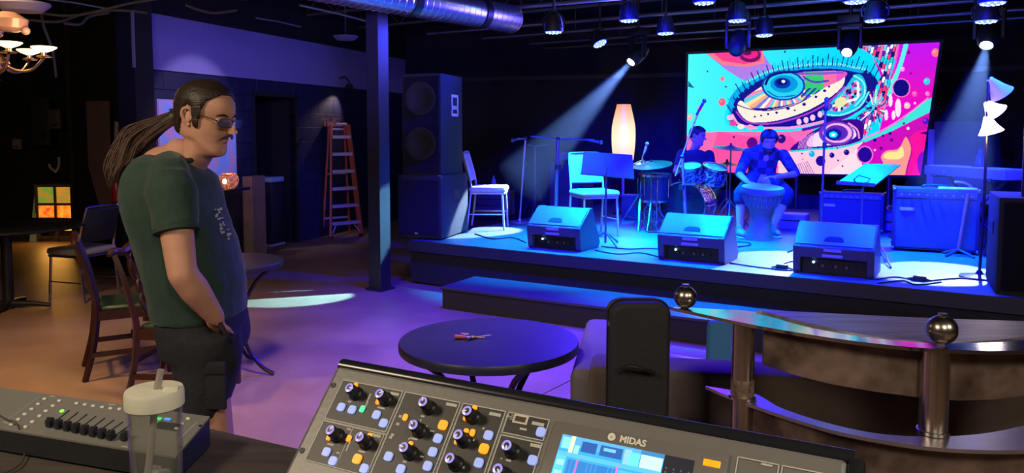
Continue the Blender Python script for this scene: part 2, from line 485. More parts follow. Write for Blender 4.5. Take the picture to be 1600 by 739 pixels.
# flush ceiling lamps, unlit
for (px, py, z, l) in ((540, 58, 3.0, 'pale round ceiling lamp shade behind the steel column top'), (35, 8, 2.9, 'large pale round ceiling lamp shade above the chandelier')):
    p = D(px, py, 10.2 if px > 400 else 5.0); r = .16
    t = thing('ceiling_lamp', l, 'lamp', p)
    MB().lathe([(.0, -.05), (r * .7, -.04), (r, 0), (r, .015), (.02, .02)], p, 24).build('shade', mat('frosted shade', (.26, .23, .36), .5), t)
    MB().cyl(p, Vector((p.x, p.y, 3.5)), .008, seg=8).build('drop_rod', joistm, t)
# ceiling lower brace near band
# ================================================================== LEFT SIDE OF THE ROOM
# ---- ladder
orange = mat('orange fibreglass', (.50, .10, .06), .5, var=.1)
alu = mat('aluminium', (.55, .45, .48), .4, .7)
lb = Z(541, 371, 0)
LX = Vector((.78, .62, 0)).normalized()
lad = thing('step_ladder', 'orange stepladder with pale metal steps standing against the navy wall', 'ladder', lb)
FL = frame(lb, LX); lh = 1.70; bw_, tw_ = .25, .135; lean = .16
def rail_pt(s, f, back=False):
    y = (0 if not back else .34) + (lean if not back else -.08) * f if True else 0
    return (s * (bw_ + (tw_ - bw_) * f), y, lh * f)
for s in (-1, 1):
    m = MB(); m.T = FL
    a = Vector(rail_pt(s, 0)); b = Vector(rail_pt(s, 1))
    q = (b - a).to_track_quat('Z', 'Y')
    bm_ = bmesh.new(); bmesh.ops.create_cube(bm_, size=1)
    for v in bm_.verts: v.co = (a + b) / 2 + q @ Vector((v.co.x * .025, v.co.y * .075, v.co.z * (b - a).length))
    m.add(bm_); o = m.build('rail', orange, lad)
    MB_ = MB(); MB_.T = FL; MB_.box((a.x, a.y, .02), (.05, .09, .04)).build('rubber_foot', black, o)
    m = MB(); m.T = FL; a = Vector(rail_pt(s * .9, 0, True)); b = Vector(rail_pt(s * .9, .98, True))
    m.cyl(a, b, .018, seg=6).build('rear_rail', orange, lad)
for k in range(6):
    f = .14 + k * .152; p = Vector(rail_pt(0, f)); wd = 2 * (bw_ + (tw_ - bw_) * f)
    m = MB(); m.T = FL; m.box((0, p.y, p.z), (wd, .085, .012)); m.box((0, p.y - .04, p.z - .018), (wd, .008, .045)); m.build('step', alu, lad)
for k in (0, 2, 4):
    f = .16 + k * .2; p = Vector(rail_pt(0, f, True)); wd = 1.8 * (bw_ + (tw_ - bw_) * f)
    m = MB(); m.T = FL; m.box((0, p.y, p.z), (wd, .02, .03)).build('rear_brace', alu, lad)
for s in (-1, 1):
    m = MB(); m.T = FL; m.cyl((s * .22, .0, .08), (s * .12, .04, .235), .008, seg=6).build('brace', alu, lad)
m = MB(); m.T = FL; m.box((0, .3, lh), (.32, .16, .05), bevel=.01).build('top_cap', alu, lad)
# THE letters on the ladder's top
FT = frame(D(517, 197, lb.y + .0) , Vector((.95, .3, 0)))
sgn = thing('letter_sign', 'small orange wooden letters spelling THE above the stepladder', 'sign', D(516, 196, lb.y + .02))
for ch, x in (('T', -.085), ('H', .0), ('E', .085)):
    text_obj('letter', ch, .17, .012, mat('orange painted letters', (.52, .17, .07), .55), FT @ Matrix.Translation((x, 0, .0)) @ Matrix.Rotation(PI / 2, 4, 'X'), sgn, bold=.004)
# ---- wall lamp and its pool of light
t0 = wl_t(530); wp = WL(t0, 2.30, .0)
lamp = thing('wall_lamp', 'small black spotlight fixed to the wall above the stepladder', 'lamp', wp)
MB().tube([wp + WLn * .02 + UP * .12, wp + WLn * .12 + UP * .14, wp + WLn * .2 + UP * .05, wp + WLn * .21 - UP * .02], .012, 8, 4).build('arm', black, lamp)
MB().lathe([(.02, .08), (.045, .07), (.075, .0), (.07, -.01), (.03, .03)], wp + WLn * .19 - UP * .04, 16, (WLn * .25 + UP * 1).normalized()).build('lamp_shade', black, lamp)
MB().ell(wp + WLn * .2 - UP * .035, .018).build('bulb', mat('dim bulb', (1, .8, .6), em=(1, .8, .6), es=3), lamp)
light('lamp_light', 'SPOT', wp + WLn * .20 - UP * .06, 26, (1, .72, .62), .02, WL(wl_t(516), 1.7, 0), lamp, spot=1.5, blend=.7)

# ---- bin, brown panel, high table with candle lamp
bp = Z(412, 384, 0)
FBn = frame(bp, Vector((.95, -.3, 0)))
binm = mat('dark blue bin', (.016, .016, .03), .5)
tb = thing('waste_bin', 'dark square waste bin with a pale blue lid beside the doorway', 'bin', bp)
m = MB(); m.T = FBn; m.box((0, .16, .45), (.26, .30, .88), bevel=.01).build('body', binm, tb)
m = MB(); m.T = FBn; m.box((0, .16, .925), (.28, .32, .07), bevel=.01).build('lid', mat('pale lid', (.30, .40, .55), .4), tb)
m = MB(); m.T = FBn; m.box((0, .13, .012), (.30, .34, .024)).build('base', mat('pale base', (.4, .4, .5), .5), tb)
pp = D(389, 390, 9.3); pp.z = 0
pn = thing('side_panel_cabinet', 'tan end panel of a low cabinet between the dark table and the waste bin', 'cabinet', pp)
brownp = mat('tan board', (.22, .15, .10), .6, var=.2, scale=6, stretch=(6, 6, 1))
m = MB(); m.T = frame(pp, Vector((.97, -.2, 0))); m.box((-.0, .15, .525), (.13, .30, 1.05)).build('end_panel', brownp, pn)
m = MB(); m.T = frame(pp, Vector((.97, -.2, 0))); m.box((-.22, .15, .47), (.30, .28, .94)).build('carcass', blackmat, pn)
m = MB(); m.T = frame(pp, Vector((.97, -.2, 0))); m.box((-.22, .0, .55), (.26, .012, .5)).build('door', mat('dark cabinet door', (.02, .018, .025), .4), pn)
ht = D(345, 296, 8.6); ht.z = 0; topz = D(345, 294, 8.6).z
tt = thing('high_table', 'black square high table under the glowing mosaic candle lamp', 'table', ht)
m = MB(); m.T = frame(ht, Vector((.97, -.2, 0))); m.box((0, 0, topz - .015), (.46, .46, .03), bevel=.004).build('tabletop', black, tt)
MB().cyl(ht, ht + UP * (topz - .03), .035).build('pedestal', blackmetal, tt)
MB().lathe([(.25, 0), (.25, .012), (.04, .03), (.035, .05)], ht, 24).build('base', blackmetal, tt)
cp = D(358, 290, 8.55); cp.z = topz
cl = thing('candle_lamp', 'round mosaic glass candle holder glowing orange on the black high table', 'candle', cp)
glowm = bpy.data.materials.new('mosaic glow'); glowm.use_nodes = True
N_ = glowm.node_tree.nodes; Lk = glowm.node_tree.links; bs = N_['Principled BSDF']
tc = N_.new('ShaderNodeTexCoord'); vo = N_.new('ShaderNodeTexVoronoi'); vo.inputs['Scale'].default_value = 48; vo.feature = 'DISTANCE_TO_EDGE'
Lk.new(tc.outputs['Object'], vo.inputs['Vector']); rp = N_.new('ShaderNodeValToRGB'); rp.color_ramp.elements[0].position = .05; rp.color_ramp.elements[1].position = .25
rp.color_ramp.elements[0].color = (.10, .02, .01, 1); rp.color_ramp.elements[1].color = (.9, .28, .14, 1)
Lk.new(vo.outputs['Distance'], rp.inputs[0]); Lk.new(rp.outputs[0], bs.inputs['Emission Color']); bs.inputs['Emission Strength'].default_value = 1.0
bs.inputs['Base Color'].default_value = (.4, .1, .06, 1); bs.inputs['Roughness'].default_value = .3
MB().lathe([(.05, .0), (.085, .03), (.105, .08), (.1, .13), (.08, .165), (.07, .168), (.092, .13), (.095, .08), (.07, .03), (.0, .02)], cp, 24).build('glass_cup', glowm, cl)
MB().lathe([(.03, .02), (.03, .09), (0, .09)], cp, 12).build('candle', mat('candle wax', (.9, .7, .5), em=(1, .7, .4), es=1.2), cl)
MB().ell(cp + Vector((-.01, -.102, .085)), (.026, .008, .028)).build('flame', mat('flame', (1, .8, .5), em=(1, .75, .45), es=6), cl)
light('candle_light', 'POINT', cp + UP * .25, 3.5, (1, .45, .2), .05, parent=cl)

# ---- canvas picture on the wall behind the man
t0, t1 = wl_t(242), wl_t(364)
pic = thing('wall_picture', 'pale lavender abstract canvas lit up on the navy wall behind the man', 'picture', WL((t0 + t1) / 2, 1.7, .03))
zt = CAMZ + (205 - 155) / 1200 * WL(t0).y; zb = CAMZ + (205 - 276) / 1200 * WL(t1).y
wbox(MB(), t0, t1, zb, zt, -.045, -.008).build('stretcher_frame', mat('canvas edge', (.45, .35, .55), .7), pic)
pm = bpy.data.materials.new('abstract canvas'); pm.use_nodes = True
N_ = pm.node_tree.nodes; Lk = pm.node_tree.links; bs = N_['Principled BSDF']
tc = N_.new('ShaderNodeTexCoord'); wv = N_.new('ShaderNodeTexNoise'); wv.inputs['Scale'].default_value = 2.2; wv.inputs['Distortion'].default_value = 1.5
Lk.new(tc.outputs['Object'], wv.inputs['Vector']); rp = N_.new('ShaderNodeValToRGB')
for pos, c in ((.3, (.30, .25, .75)), (.45, (.22, .45, .85)), (.55, (.55, .35, .60)), (.7, (.62, .40, .45))):
    e = rp.color_ramp.elements.new(pos); e.color = (*c, 1)
Lk.new(wv.outputs[0], rp.inputs[0]); Lk.new(rp.outputs[0], bs.inputs['Base Color']); bs.inputs['Roughness'].default_value = .6
wbox(MB(), t0 + .015, t1 - .015, zb + .015, zt - .015, -.049, -.043).build('canvas', pm, pic)
pcen = WL((t0 + t1) / 2, 1.75, 0)
light('picture_light', 'SPOT', pcen + WLn * 1.6 + UP * .9, 60, (.75, .6, 1), .04, pcen, spot=.9, blend=.4)

# ---- things on the dark far walls
panelm = mat('dark brown plank', (.16, .085, .075), .7, var=.15, scale=8, stretch=(8, 8, 1))
wpl = WL0 + (P0 - WL0) * .80
pan = D(154, 245, 9.05)
o = MB(); o.raw([D(134, 158, 9.06), D(171, 158, 8.60), D(175, 300, 8.55), D(174, 345, 8.56), D(160, 340, 8.72), D(138, 260, 9.0), D(134, 158, 9.10), D(171, 158, 8.64), D(175, 300, 8.59), D(174, 345, 8.60), D(160, 340, 8.76), D(138, 260, 9.04)],
        [(0, 1, 2, 3, 4, 5), (11, 10, 9, 8, 7, 6), (0, 6, 7, 1), (1, 7, 8, 2), (2, 8, 9, 3), (3, 9, 10, 4), (4, 10, 11, 5), (5, 11, 6, 0)])
setp(o.build('wall_panel', panelm, None, smooth=False), 'tall dark brown board hung on the black wall behind the dining chairs', 'board')
ex = D(183, 316, 8.6)
fe = thing('fire_extinguisher', 'red fire extinguisher with a pale tag on the black wall behind the man', 'extinguisher', ex)
MB().lathe([(.045, 0), (.055, .02), (.055, .22), (.03, .27), (.02, .28)], ex, 16).build('cylinder', mat('red enamel', (.30, .012, .010), .35), fe)
MB().box(ex + UP * .31, (.05, .05, .06)).build('valve', black, fe)
MB().tube([ex + UP * .31, ex + Vector((.06, -.02, .28)), ex + Vector((.07, -.02, .1))], .008, 6, 4).build('hose', black, fe)
MB().box(ex + Vector((0, -.057, .36)), (.07, .004, .13)).build('tag', mat('pale tag', (.5, .35, .35), .6), fe)
o = MB().tube([D(183, 190, 8.6), D(182, 240, 8.6)], .03, 8).build('wall_pipe', mat('grey mauve pipe', (.16, .12, .14), .5), None); setp(o, 'short grey upright pipe on the wall above the fire extinguisher', 'pipe')
o = MB().tube([D(92, 245, 10.8), D(92, 258, 10.8), D(87, 267, 10.8), D(79, 262, 10.8), D(77, 256, 10.8)], .018, 8, 5).build('wall_hook', mat('pale hook', (.35, .32, .26), .4), None); setp(o, 'pale curved hook hanging above the stained glass light box', 'hook')
for (px, py, ww, hh, c, l) in ((27, 225, .12, .15, (.22, .15, .14), 'small pinkish wall box left of the pale hook'), (86, 186, .17, .28, (.09, .065, .06), 'dull brown poster scrap above the pale hook'), (64, 190, .28, .7, (.02, .02, .018), 'tall dark framed board on the far black wall')):
    p = D(px, py, 11.4); t = thing('wall_box', l, 'box', p); MB().box(p, (ww, .05, hh), bevel=.008).build('cover', mat('box ' + l[:9], c, .6), t)
    MB().box(p + Vector((0, -.03, -hh * .3)), (ww * .5, .012, hh * .12)).build('latch', black, t)
# stained glass light box
gb = Z(84, 377, 0); gy = gb.y
sgb = thing('stained_glass_lightbox', 'wooden light box with glowing yellow and red stained glass panes on the floor', 'light box', gb)
woodl = mat('light wood frame', (.16, .10, .05), .6, var=.2)
def gD(px, py, dy=0): return D(px, py, gy + dy)
x0, x1 = gD(57, 290).x, gD(115, 290).x; zt = gD(84, 288).z; zs = [zt, zt - .045, gD(0, 319).z, gD(0, 346).z, gD(0, 372).z, 0]
m = MB()
for xx in (x0, (x0 + x1) / 2, x1): m.box((xx, gy, zt / 2), (.045 if xx != (x0 + x1) / 2 else .03, .05, zt))
for zz in (zt - .02, zs[2], zs[3], .06): m.box(((x0 + x1) / 2, gy, zz), (x1 - x0, .045, .035))
m.build('frame', woodl, sgb)
def glassm(name, a, b, s):
    g = mat(name, a, .3); N_ = g.node_tree.nodes; Lk = g.node_tree.links; bs = N_['Principled BSDF']
    tc = N_.new('ShaderNodeTexCoord'); n = N_.new('ShaderNodeTexVoronoi'); n.inputs['Scale'].default_value = 9; Lk.new(tc.outputs['Object'], n.inputs['Vector'])
    n2 = N_.new('ShaderNodeTexNoise'); n2.inputs['Scale'].default_value = 9; Lk.new(tc.outputs['Object'], n2.inputs['Vector'])
    rp = N_.new('ShaderNodeValToRGB'); rp.color_ramp.elements[0].color = (*a, 1); rp.color_ramp.elements[1].color = (*b, 1); rp.color_ramp.elements[0].position = .4; rp.color_ramp.elements[1].position = .6
    Lk.new(n2.outputs[0], rp.inputs[0]); Lk.new(rp.outputs[0], bs.inputs['Emission Color']); bs.inputs['Emission Strength'].default_value = s
    return g
gm = [glassm('green stained glass', (.10, .30, .03), (.45, .20, .02), .9), glassm('amber stained glass', (.6, .22, .02), (.35, .22, .03), 1.0), glassm('red stained glass', (1, .06, .01), (1, .30, .03), 1.0), glassm('orange stained glass', (1, .16, .01), (1, .38, .03), 1.1), glassm('yellow stained glass', (1, .55, .05), (.9, .25, .02), 1.5), glassm('gold stained glass', (1, .55, .05), (.4, .25, .03), 1.2)]
gl = ['green and amber glass pane', 'amber glass pane', 'red glass pane', 'orange glass pane', 'bright yellow glass pane', 'gold glass pane']
for r in range(3):
    for c_ in range(2):
        xa = x0 + .022 + c_ * (x1 - x0) / 2; xb = xa + (x1 - x0) / 2 - .04
        za, zb_ = (zs[2] + .018, zt - .04) if r == 0 else ((zs[3] + .018, zs[2] - .018) if r == 1 else (.16, zs[3] - .018))
        MB().box(((xa + xb) / 2, gy - .005, (za + zb_) / 2), (xb - xa, .012, zb_ - za)).build('pane', gm[r * 2 + c_], sgb, label=gl[r * 2 + c_])
for s, xx in ((-1, x0), (1, x1)):
    m = MB(); m.raw([(xx, gy - .02, zt), (xx + s * .12, gy - .03, 0), (xx + s * .02, gy - .03, 0), (xx, gy + .02, zt), (xx + s * .12, gy + .01, 0), (xx + s * .02, gy + .01, 0)], [(0, 1, 2), (5, 4, 3), (0, 3, 4, 1), (1, 4, 5, 2), (2, 5, 3, 0)])
    m.build('splayed_side', mat('pale splayed glass', (.25, .26, .14), .4, em=(.30, .32, .12), es=.12), sgb, smooth=False)
MB().box(((x0 + x1) / 2, gy + .25, zt / 2), (x1 - x0, .02, zt)).build('back', blackmat, sgb)
light('lightbox_light', 'AREA', ((x0 + x1) / 2, gy - .06, .45), 4, (1, .45, .08), .4, ((x0 + x1) / 2, gy - 3, 0), sgb)

# ---- chandelier
ch = D(-8, 88, 4.4)
brass = mat('brass', (.55, .38, .22), .25, 1)
shell = mat('frosted glass bowl', (.9, .7, .5), .4, em=(1, .62, .28), es=3.2)
cdl = thing('chandelier', 'brass chandelier with glowing frosted bowls at the top left corner', 'chandelier', ch)
MB().lathe([(.0, -.16), (.012, -.155), (.022, -.13), (.01, -.11), (.05, -.08), (.075, -.04), (.06, -.01), (.02, .02), (.015, .09), (.045, .12), (.05, .15), (.02, .2), (.012, .6), (.012, 1.3)], ch, 20).build('stem', brass, cdl)
MB().lathe([(.05, 0), (.09, .02), (.10, .07), (.04, .11)], D(14, 50, 4.4), 12).build('crystal_bobeche', mat('pink crystal', (.22, .13, .11), .15), cdl)
MB().ell(D(40, 48, 4.4), .024).build('crystal_ball', mat('pink crystal2', (.25, .15, .13), .15), cdl)
for k in range(6):
    a = k * PI / 3 + .33; d_ = Vector((math.cos(a), math.sin(a), 0)); R_ = .245
    arm = MB().tube([ch + d_ * .03 - UP * .03, ch + d_ * .10 - UP * .075, ch + d_ * .18 - UP * .07, ch + d_ * R_ + UP * .0], .008, 8, 6).build('arm', brass, cdl)
    c_ = ch + d_ * R_
    MB().lathe([(.0, 0), (.04, .002), (.042, .008), (.014, .015), (.014, .035), (0, .036)], c_, 14).build('drip_cup', brass, arm)
    MB().lathe([(.014, .03), (.05, .045), (.068, .058), (.066, .062), (.03, .066), (.0, .067)], c_, 16).build('glass_bowl', shell, arm)
light('chandelier_light', 'POINT', ch + UP * .1 + Vector((.35, -.1, .0)), 8, (1, .62, .3), .1, parent=cdl)

# ---- far pedestal table at left
dt = Z(14, 482, 0)
tbl = thing('pedestal_table', 'round black pedestal table at the left edge before the stained glass box', 'table', dt)
tz = D(14, 352, dt.y).z
MB().lathe([(.0, -.03), (.62, -.03), (.64, -.018), (.64, -.004), (.63, 0), (0, 0)], dt + UP * tz, 40).build('tabletop', mat('black tabletop', (.012, .012, .014), .3), tbl)
MB().cyl(dt, dt + UP * (tz - .03), .045, seg=16).build('pedestal', blackmetal, tbl)
for a in range(4):
    d_ = Vector((math.cos(a * PI / 2 + .2), math.sin(a * PI / 2 + .2), 0))
    MB().tube([dt + UP * .05, dt + d_ * .2 + UP * .04, dt + d_ * .34 + UP * .02], [.03, .022, .018], 8).build('foot', blackmetal, tbl)

# ---- hourglass-legged round tables
def arc_table(c, r, name_label, tz=.75, legs=4, rot=0.0, group=None, topmat=None, grp=None):
    t = thing('round_table', name_label, 'table', c)
    MB().lathe([(0, -.038), (r - .012, -.038), (r - .002, -.034), (r, -.02), (r, -.008), (r - .004, 0), (r - .03, .0005), (0, .0)], c + UP * tz, 64).build('tabletop', topmat or black, t)
    for k in range(legs):
        a = rot + k * 2 * PI / legs; d_ = Vector((math.cos(a), math.sin(a), 0))
        m = MB(); pts = [c + d_ * (r * .86) + UP * (tz - .04), c + d_ * (r * .58) + UP * (tz - .12), c + d_ * (r * .33) + UP * (tz - .27), c + d_ * (r * .25) + UP * (tz * .46), c + d_ * (r * .36) + UP * (tz * .24), c + d_ * (r * .62) + UP * (tz * .08), c + d_ * (r * .86) + UP * .012]
        m.tube(pts, .013, 8, 6).build('leg', blackmetal, t)
    m = MB(); m.lathe([(r * .25 + .006, -.01), (r * .25 + .012, 0), (r * .25 + .006, .01), (r * .25 - .006, .01), (r * .25 - .006, -.01), (r * .25 + .006, -.01)], c + UP * tz * .46, 24).build('ring', blackmetal, t)
    return t
tz = .75
cl_ = Z(625, 528, tz); cr_ = Z(905, 533, tz)
tc_ = (cl_ + cr_) / 2; tr = (cr_ - cl_).length / 2; tc_.y += .0
tabtop = mat('dark laminate top', (.022, .024, .055), .42, var=.15, scale=6, bump=.05)
RT = arc_table(Vector((tc_.x, tc_.y, 0)), tr, 'round dark table with curved iron legs in front of the stage step', rot=.5, topmat=tabtop)
c2 = Z(355, 408, .75)
arc_table(Vector((c2.x, c2.y, 0)), .355, 'round dark table with curved iron legs partly behind the man', rot=-.15)
# keys on the front table
kp = Z(733, 529, tz); kz = tz + .001
ks = thing('key_bunch', 'bunch of keys with a red fob lying on the round table', 'keys', (kp.x, kp.y, tz))
def Kp(x, y, z=0): return Vector((kp.x + x, kp.y + y, kz + z))
MB().box(Kp(-.035, -.005, .008), (.05, .025, .012), (0, .1, .2), bevel=.004).build('fob', mat('red leather fob', (.40, .08, .07), .5), ks)
m = MB(); m.tube([Kp(.012 * math.cos(a), .012 * math.sin(a), .012 + .004 * math.sin(a)) for a in np.linspace(0, 2 * PI, 17)[:-1]], .0014, 6, closed=True).build('key_ring', chrome, ks)
for i, (a, l_, mt, tl) in enumerate(((.1, .05, 'brass', .004), (-.5, .035, 'brass', .006), (.45, .05, 'steel', .003), (-1.6, .03, 'steel', .008), (2.4, .03, 'steel', .015), (.0, .075, 'steel', .002))):
    mm = mat('brass key', (.75, .55, .18), .4, .4) if mt == 'brass' else mat('nickel key', (.6, .6, .6), .35, .5)
    m = MB(); m.T = Matrix.Translation(Kp(0, 0, tl)) @ Matrix.Rotation(a, 4, 'Z') @ Matrix.Rotation(-.12 if i % 2 else .05, 4, 'Y')
    m.lathe([(.003, 0), (.0115, 0), (.0115, .002), (.003, .002), (.003, 0)], (.016, 0, 0), 14); m.box((.016 + l_ / 2, 0, .001), (l_, .006, .002)); m.box((.012 + l_ * .8, .004, .001), (l_ * .3, .004, .002)); m.build('key', mm, ks)

# ---- carved dining chairs
wood = mat('dark mahogany', (.030, .010, .008), .30, var=.3, scale=10, stretch=(1, 1, .3))
green = mat('dark green leather', (.022, .045, .022), .32, bump=.1)
def dining_chair(loc, ang, label):
    t = thing('dining_chair', label, 'chair', loc)
    T = Matrix.Translation(loc) @ Matrix.Rotation(ang, 4, 'Z')           # faces local +x
    def b(): m = MB(); m.T = T; return m
    for s in (-1, 1):
        # rear leg and back post in one sweep
        pts = [(-.30, s * .19, 0), (-.245, s * .192, .22), (-.22, s * .195, .45), (-.235, s * .205, .58), (-.270, s * .215, .74), (-.32, s * .225, .89)]
        m = b(); m.tube(pts, [.019, .02, .023, .02, .018, .018], 4, 6).build('back_post', wood, t)
        m = b(); m.box((.20, s * .215, .225), (.042, .042, .45), bevel=.004).build('leg', wood, t)
        m = b(); m.box((-.03, s * .205, .17), (.46, .022, .03), (0, 0, s * .03)).build('stretcher', wood, t)
    b().box((.0, 0, .20), (.022, .40, .028)).build('stretcher', wood, t)
    b().box((-.235, 0, .26), (.02, .37, .028)).build('stretcher', wood, t)
    m = b(); m.box((.215, 0, .42), (.025, .42, .06)); m.box((-.22, 0, .42), (.025, .37, .06))
    for s in (-1, 1): m.box((0, s * .205, .42), (.44, .025, .06), (0, 0, s * .045))
    m.build('seat_rail', wood, t)
    m = b(); m.prism([(.235, .225), (.235, -.225), (-.20, -.19), (-.20, .19)], .44, .478); m.build('seat', green, t, bevel=.015)
    # top rail, bowed with raised ears
    pts = [Vector((-.325, y, z - .09)) for y, z in ((-.27, .985), (-.22, 1.0), (-.12, .985), (0, 1.01), (.12, .985), (.22, 1.0), (.27, .985))]
    m = b(); m.tube(pts, [.012, .022, .024, .028, .024, .022, .012], 8, 6).build('top_rail', wood, t)
    # pierced splat: interlaced ribbons
    sp = [[(-.22, -.03, .47), (-.25, -.07, .60), (-.285, .0, .72), (-.31, .075, .84), (-.33, .03, .985)], [(-.22, .03, .47), (-.25, .07, .60), (-.285, .0, .72), (-.31, -.075, .84), (-.33, -.03, .985)],
          [(-.22, -.05, .47), (-.25, -.015, .58), (-.28, -.05, .70), (-.305, -.02, .82), (-.33, -.09, .985)], [(-.22, .05, .47), (-.25, .015, .58), (-.28, .05, .70), (-.305, .02, .82), (-.33, .09, .985)]]
    m = b()
    for q in sp: m.tube([(x, y, .47 + (z - .47) * .83) for x, y, z in q], .0115, 6, 6)
    m.build('splat', wood, t)
    b().box((-.225, 0, .485), (.03, .16, .03)).build('splat_shoe', wood, t)
    return t
ca = Z(133, 597, 0); cb_ = Z(197, 632, 0)
A1, A2 = .516, -.03
def chair_at(foot, ang):   # put the right rear foot (-.30, -.19) on a floor point
    o = Matrix.Rotation(ang, 3, 'Z') @ Vector((-.30, -.19, 0)); return Vector((foot.x, foot.y, 0)) - o
dining_chair(chair_at(ca, A1), A1, 'carved mahogany dining chair with green seat, the farther of the pair')
dining_chair(chair_at(cb_, A2), A2, 'carved mahogany dining chair directly behind the man, nearer the camera')

# ---- banquet chairs
def banquet_chair(loc, ang, label, fabric, metal, group=None, backf=None):
    t = thing('banquet_chair', label, 'chair', loc)
    T = Matrix.Translation(loc) @ Matrix.Rotation(ang, 4, 'Z')
    def b(): m = MB(); m.T = T; return m
    for s in (-1, 1):
        b().tube([(.20, s * .20, 0), (.175, s * .19, .43)], .0125, 8).build('leg', metal, t)
        b().tube([(-.24, s * .20, 0), (-.19, s * .195, .43), (-.20, s * .195, .60), (-.27, s * .185, .86), (-.275, s * .16, .895)], .0125, 8, 6).build('back_post', metal, t)
        b().tube([(.19, s * .195, .18), (-.215, s * .198, .18)], .008, 6).build('stretcher', metal, t)
    b().tube([(-.275, -.16, .895), (-.277, 0, .9), (-.275, .16, .895)], .0125, 8).build('top_rail', metal, t)
    m = b(); m.box((0, 0, .425), (.40, .40, .02)); m.build('seat_frame', metal, t)
    b().box((0, 0, .468), (.43, .43, .065), bevel=.028, seg=3).build('seat', fabric, t)
    b().box((-.243, 0, .72), (.035, .37, .33), (0, -.27, 0), bevel=.015, seg=3).build('backrest', backf or fabric, t)
    return t
greyf = mat('grey vinyl', (.26, .24, .22), .45)
gc = Z(122, 468, 0)
banquet_chair(Vector((gc.x, gc.y + .1, 0)), 2.80, 'grey vinyl banquet chair with chrome frame left of the dining chairs', greyf, chrome, backf=black)
# small white thing on the floor near the console edge
fp = Z(475, 650, 0)
# ================================================================== THE STAGE
def SM(p, du=0.0): return frame(Vector((p[0], p[1], SH)) + U * du, U)
bluefab = mat('amp tolex', (.020, .016, .034), .6, bump=.3, bscale=250)
grille = mat('amp grille cloth', (.034, .026, .055), .8, bump=.5, bscale=400)
# ---- PA stack left
corner = st(690, 376)
PD = Vector((.30, .954, 0)).normalized(); PF = Vector((-PD.y, PD.x, 0))    # PF: along the front face to the left
lb_ = thing('subwoofer', 'black subwoofer cabinet under the tall speaker at the left end of the stage', 'speaker', corner)
FPa = frame(corner, -PF)     # x right, origin corner; x from -w to 0; y = into depth?
def pa_box(m, x0, x1, y0, y1, z0, z1, **k): m.T = FPa; m.box(((x0 + x1) / 2, (y0 + y1) / 2, (z0 + z1) / 2), (x1 - x0, y1 - y0, z1 - z0), **k); return m
wS, dS, hS = .50, .78, .68
pa_box(MB(), -wS, 0, 0, dS, .015, hS, bevel=.008).build('cabinet', carpet_black, lb_)
pa_box(MB(), -wS + .03, -.03, -.012, 0, .06, hS - .05).build('grille', mat('steel grille', (.010, .010, .012), .5, .4, bump=.8, bscale=600), lb_)
for xx in (-wS + .05, -.05):
    for yy in (.06, dS - .06): pa_box(MB(), xx - .02, xx + .02, yy - .02, yy + .02, 0, .016).build('foot', black, lb_)
m = MB(); pa_box(m, -.004, .004, .34, .50, .40, .50); m.build('handle', black, lb_)
pa_box(MB(), -.30, -.26, -.02, -.012, .06, .08).build('badge', chrome, lb_)
tp = thing('tall_speaker', 'tall black speaker with a white numeral 8 on its side, on the subwoofer', 'speaker', corner + UP * hS)
hT = 1.06; wT = .46; dT = .62
def tp_box(m, x0, x1, y0, y1, z0, z1, **k): return pa_box(m, x0, x1, y0, y1, z0 + hS, z1 + hS, **k)
tp_box(MB(), -wT, -.02, .05, .05 + dT, .0, hT, bevel=.008).build('cabinet', carpet_black, tp)
tp_box(MB(), -wT + .02, -.04, .036, .05, .03, hT - .03).build('grille', MATS['steel grille'], tp)
for zz in (.33, .80):
    m = MB(); m.T = FPa; m.lathe([(.155, 0), (.175, .01), (.175, .018), (.155, .022), (.10, .004), (.03, -.004), (0, 0)], (-(wT + .02) / 2, .034, hS + zz), 28, (0, -1, 0)); m.build('woofer_ring', mat('cone ring', (.007, .007, .009), .7), tp)
# numeral: two stacked outlined boxes
m = MB()
fr = [(.0, .0, .155, .20), (.0, .20, .155, .46)]
nz = .62; ny = .34
for (y0, z0, y1, z1) in ((ny, nz, ny + .20, nz + .105), (ny, nz + .085, ny + .20, nz + .235)):
    th = .030
    for q in ((y0, y1, z0, z0 + th), (y0, y1, z1 - th, z1), (y0, y0 + th, z0, z1), (y1 - th, y1, z0, z1)): tp_box(m, -.021, -.016, q[0], q[1], q[2], q[3])
m.build('numeral_8', mat('white numeral', (.75, .75, .8), .5), tp)
# ---- PA right
cr = st(1555, 459)
rb = thing('subwoofer', 'black subwoofer at the right end of the stage beside the lamp stand', 'speaker', cr)
FR = frame(cr, Vector((.895, -.446, 0)))
m = MB(); m.T = FR; m.box((.31, .33, .34), (.62, .66, .68), bevel=.008).build('cabinet', carpet_black, rb)
m = MB(); m.T = FR; m.box((.31, -.008, .34), (.56, .012, .62)).build('grille', MATS['steel grille'], rb)
m = MB(); m.T = FR; m.box((-.004, .33, .44), (.008, .16, .09)).build('handle', black, rb)
rt = thing('tall_speaker', 'tall black speaker standing on the right-hand subwoofer', 'speaker', cr + UP * .68)
FR = frame(cr + Vector((.02, 0, 0)), Vector((.835, -.55, 0)))
m = MB(); m.T = FR; m.box((.36, .38, 1.25), (.5, .5, 1.14), bevel=.01).build('cabinet', carpet_black, rt)
m = MB(); m.T = FR; m.box((.36, .124, 1.25), (.46, .012, 1.08)).build('grille', MATS['steel grille'], rt)

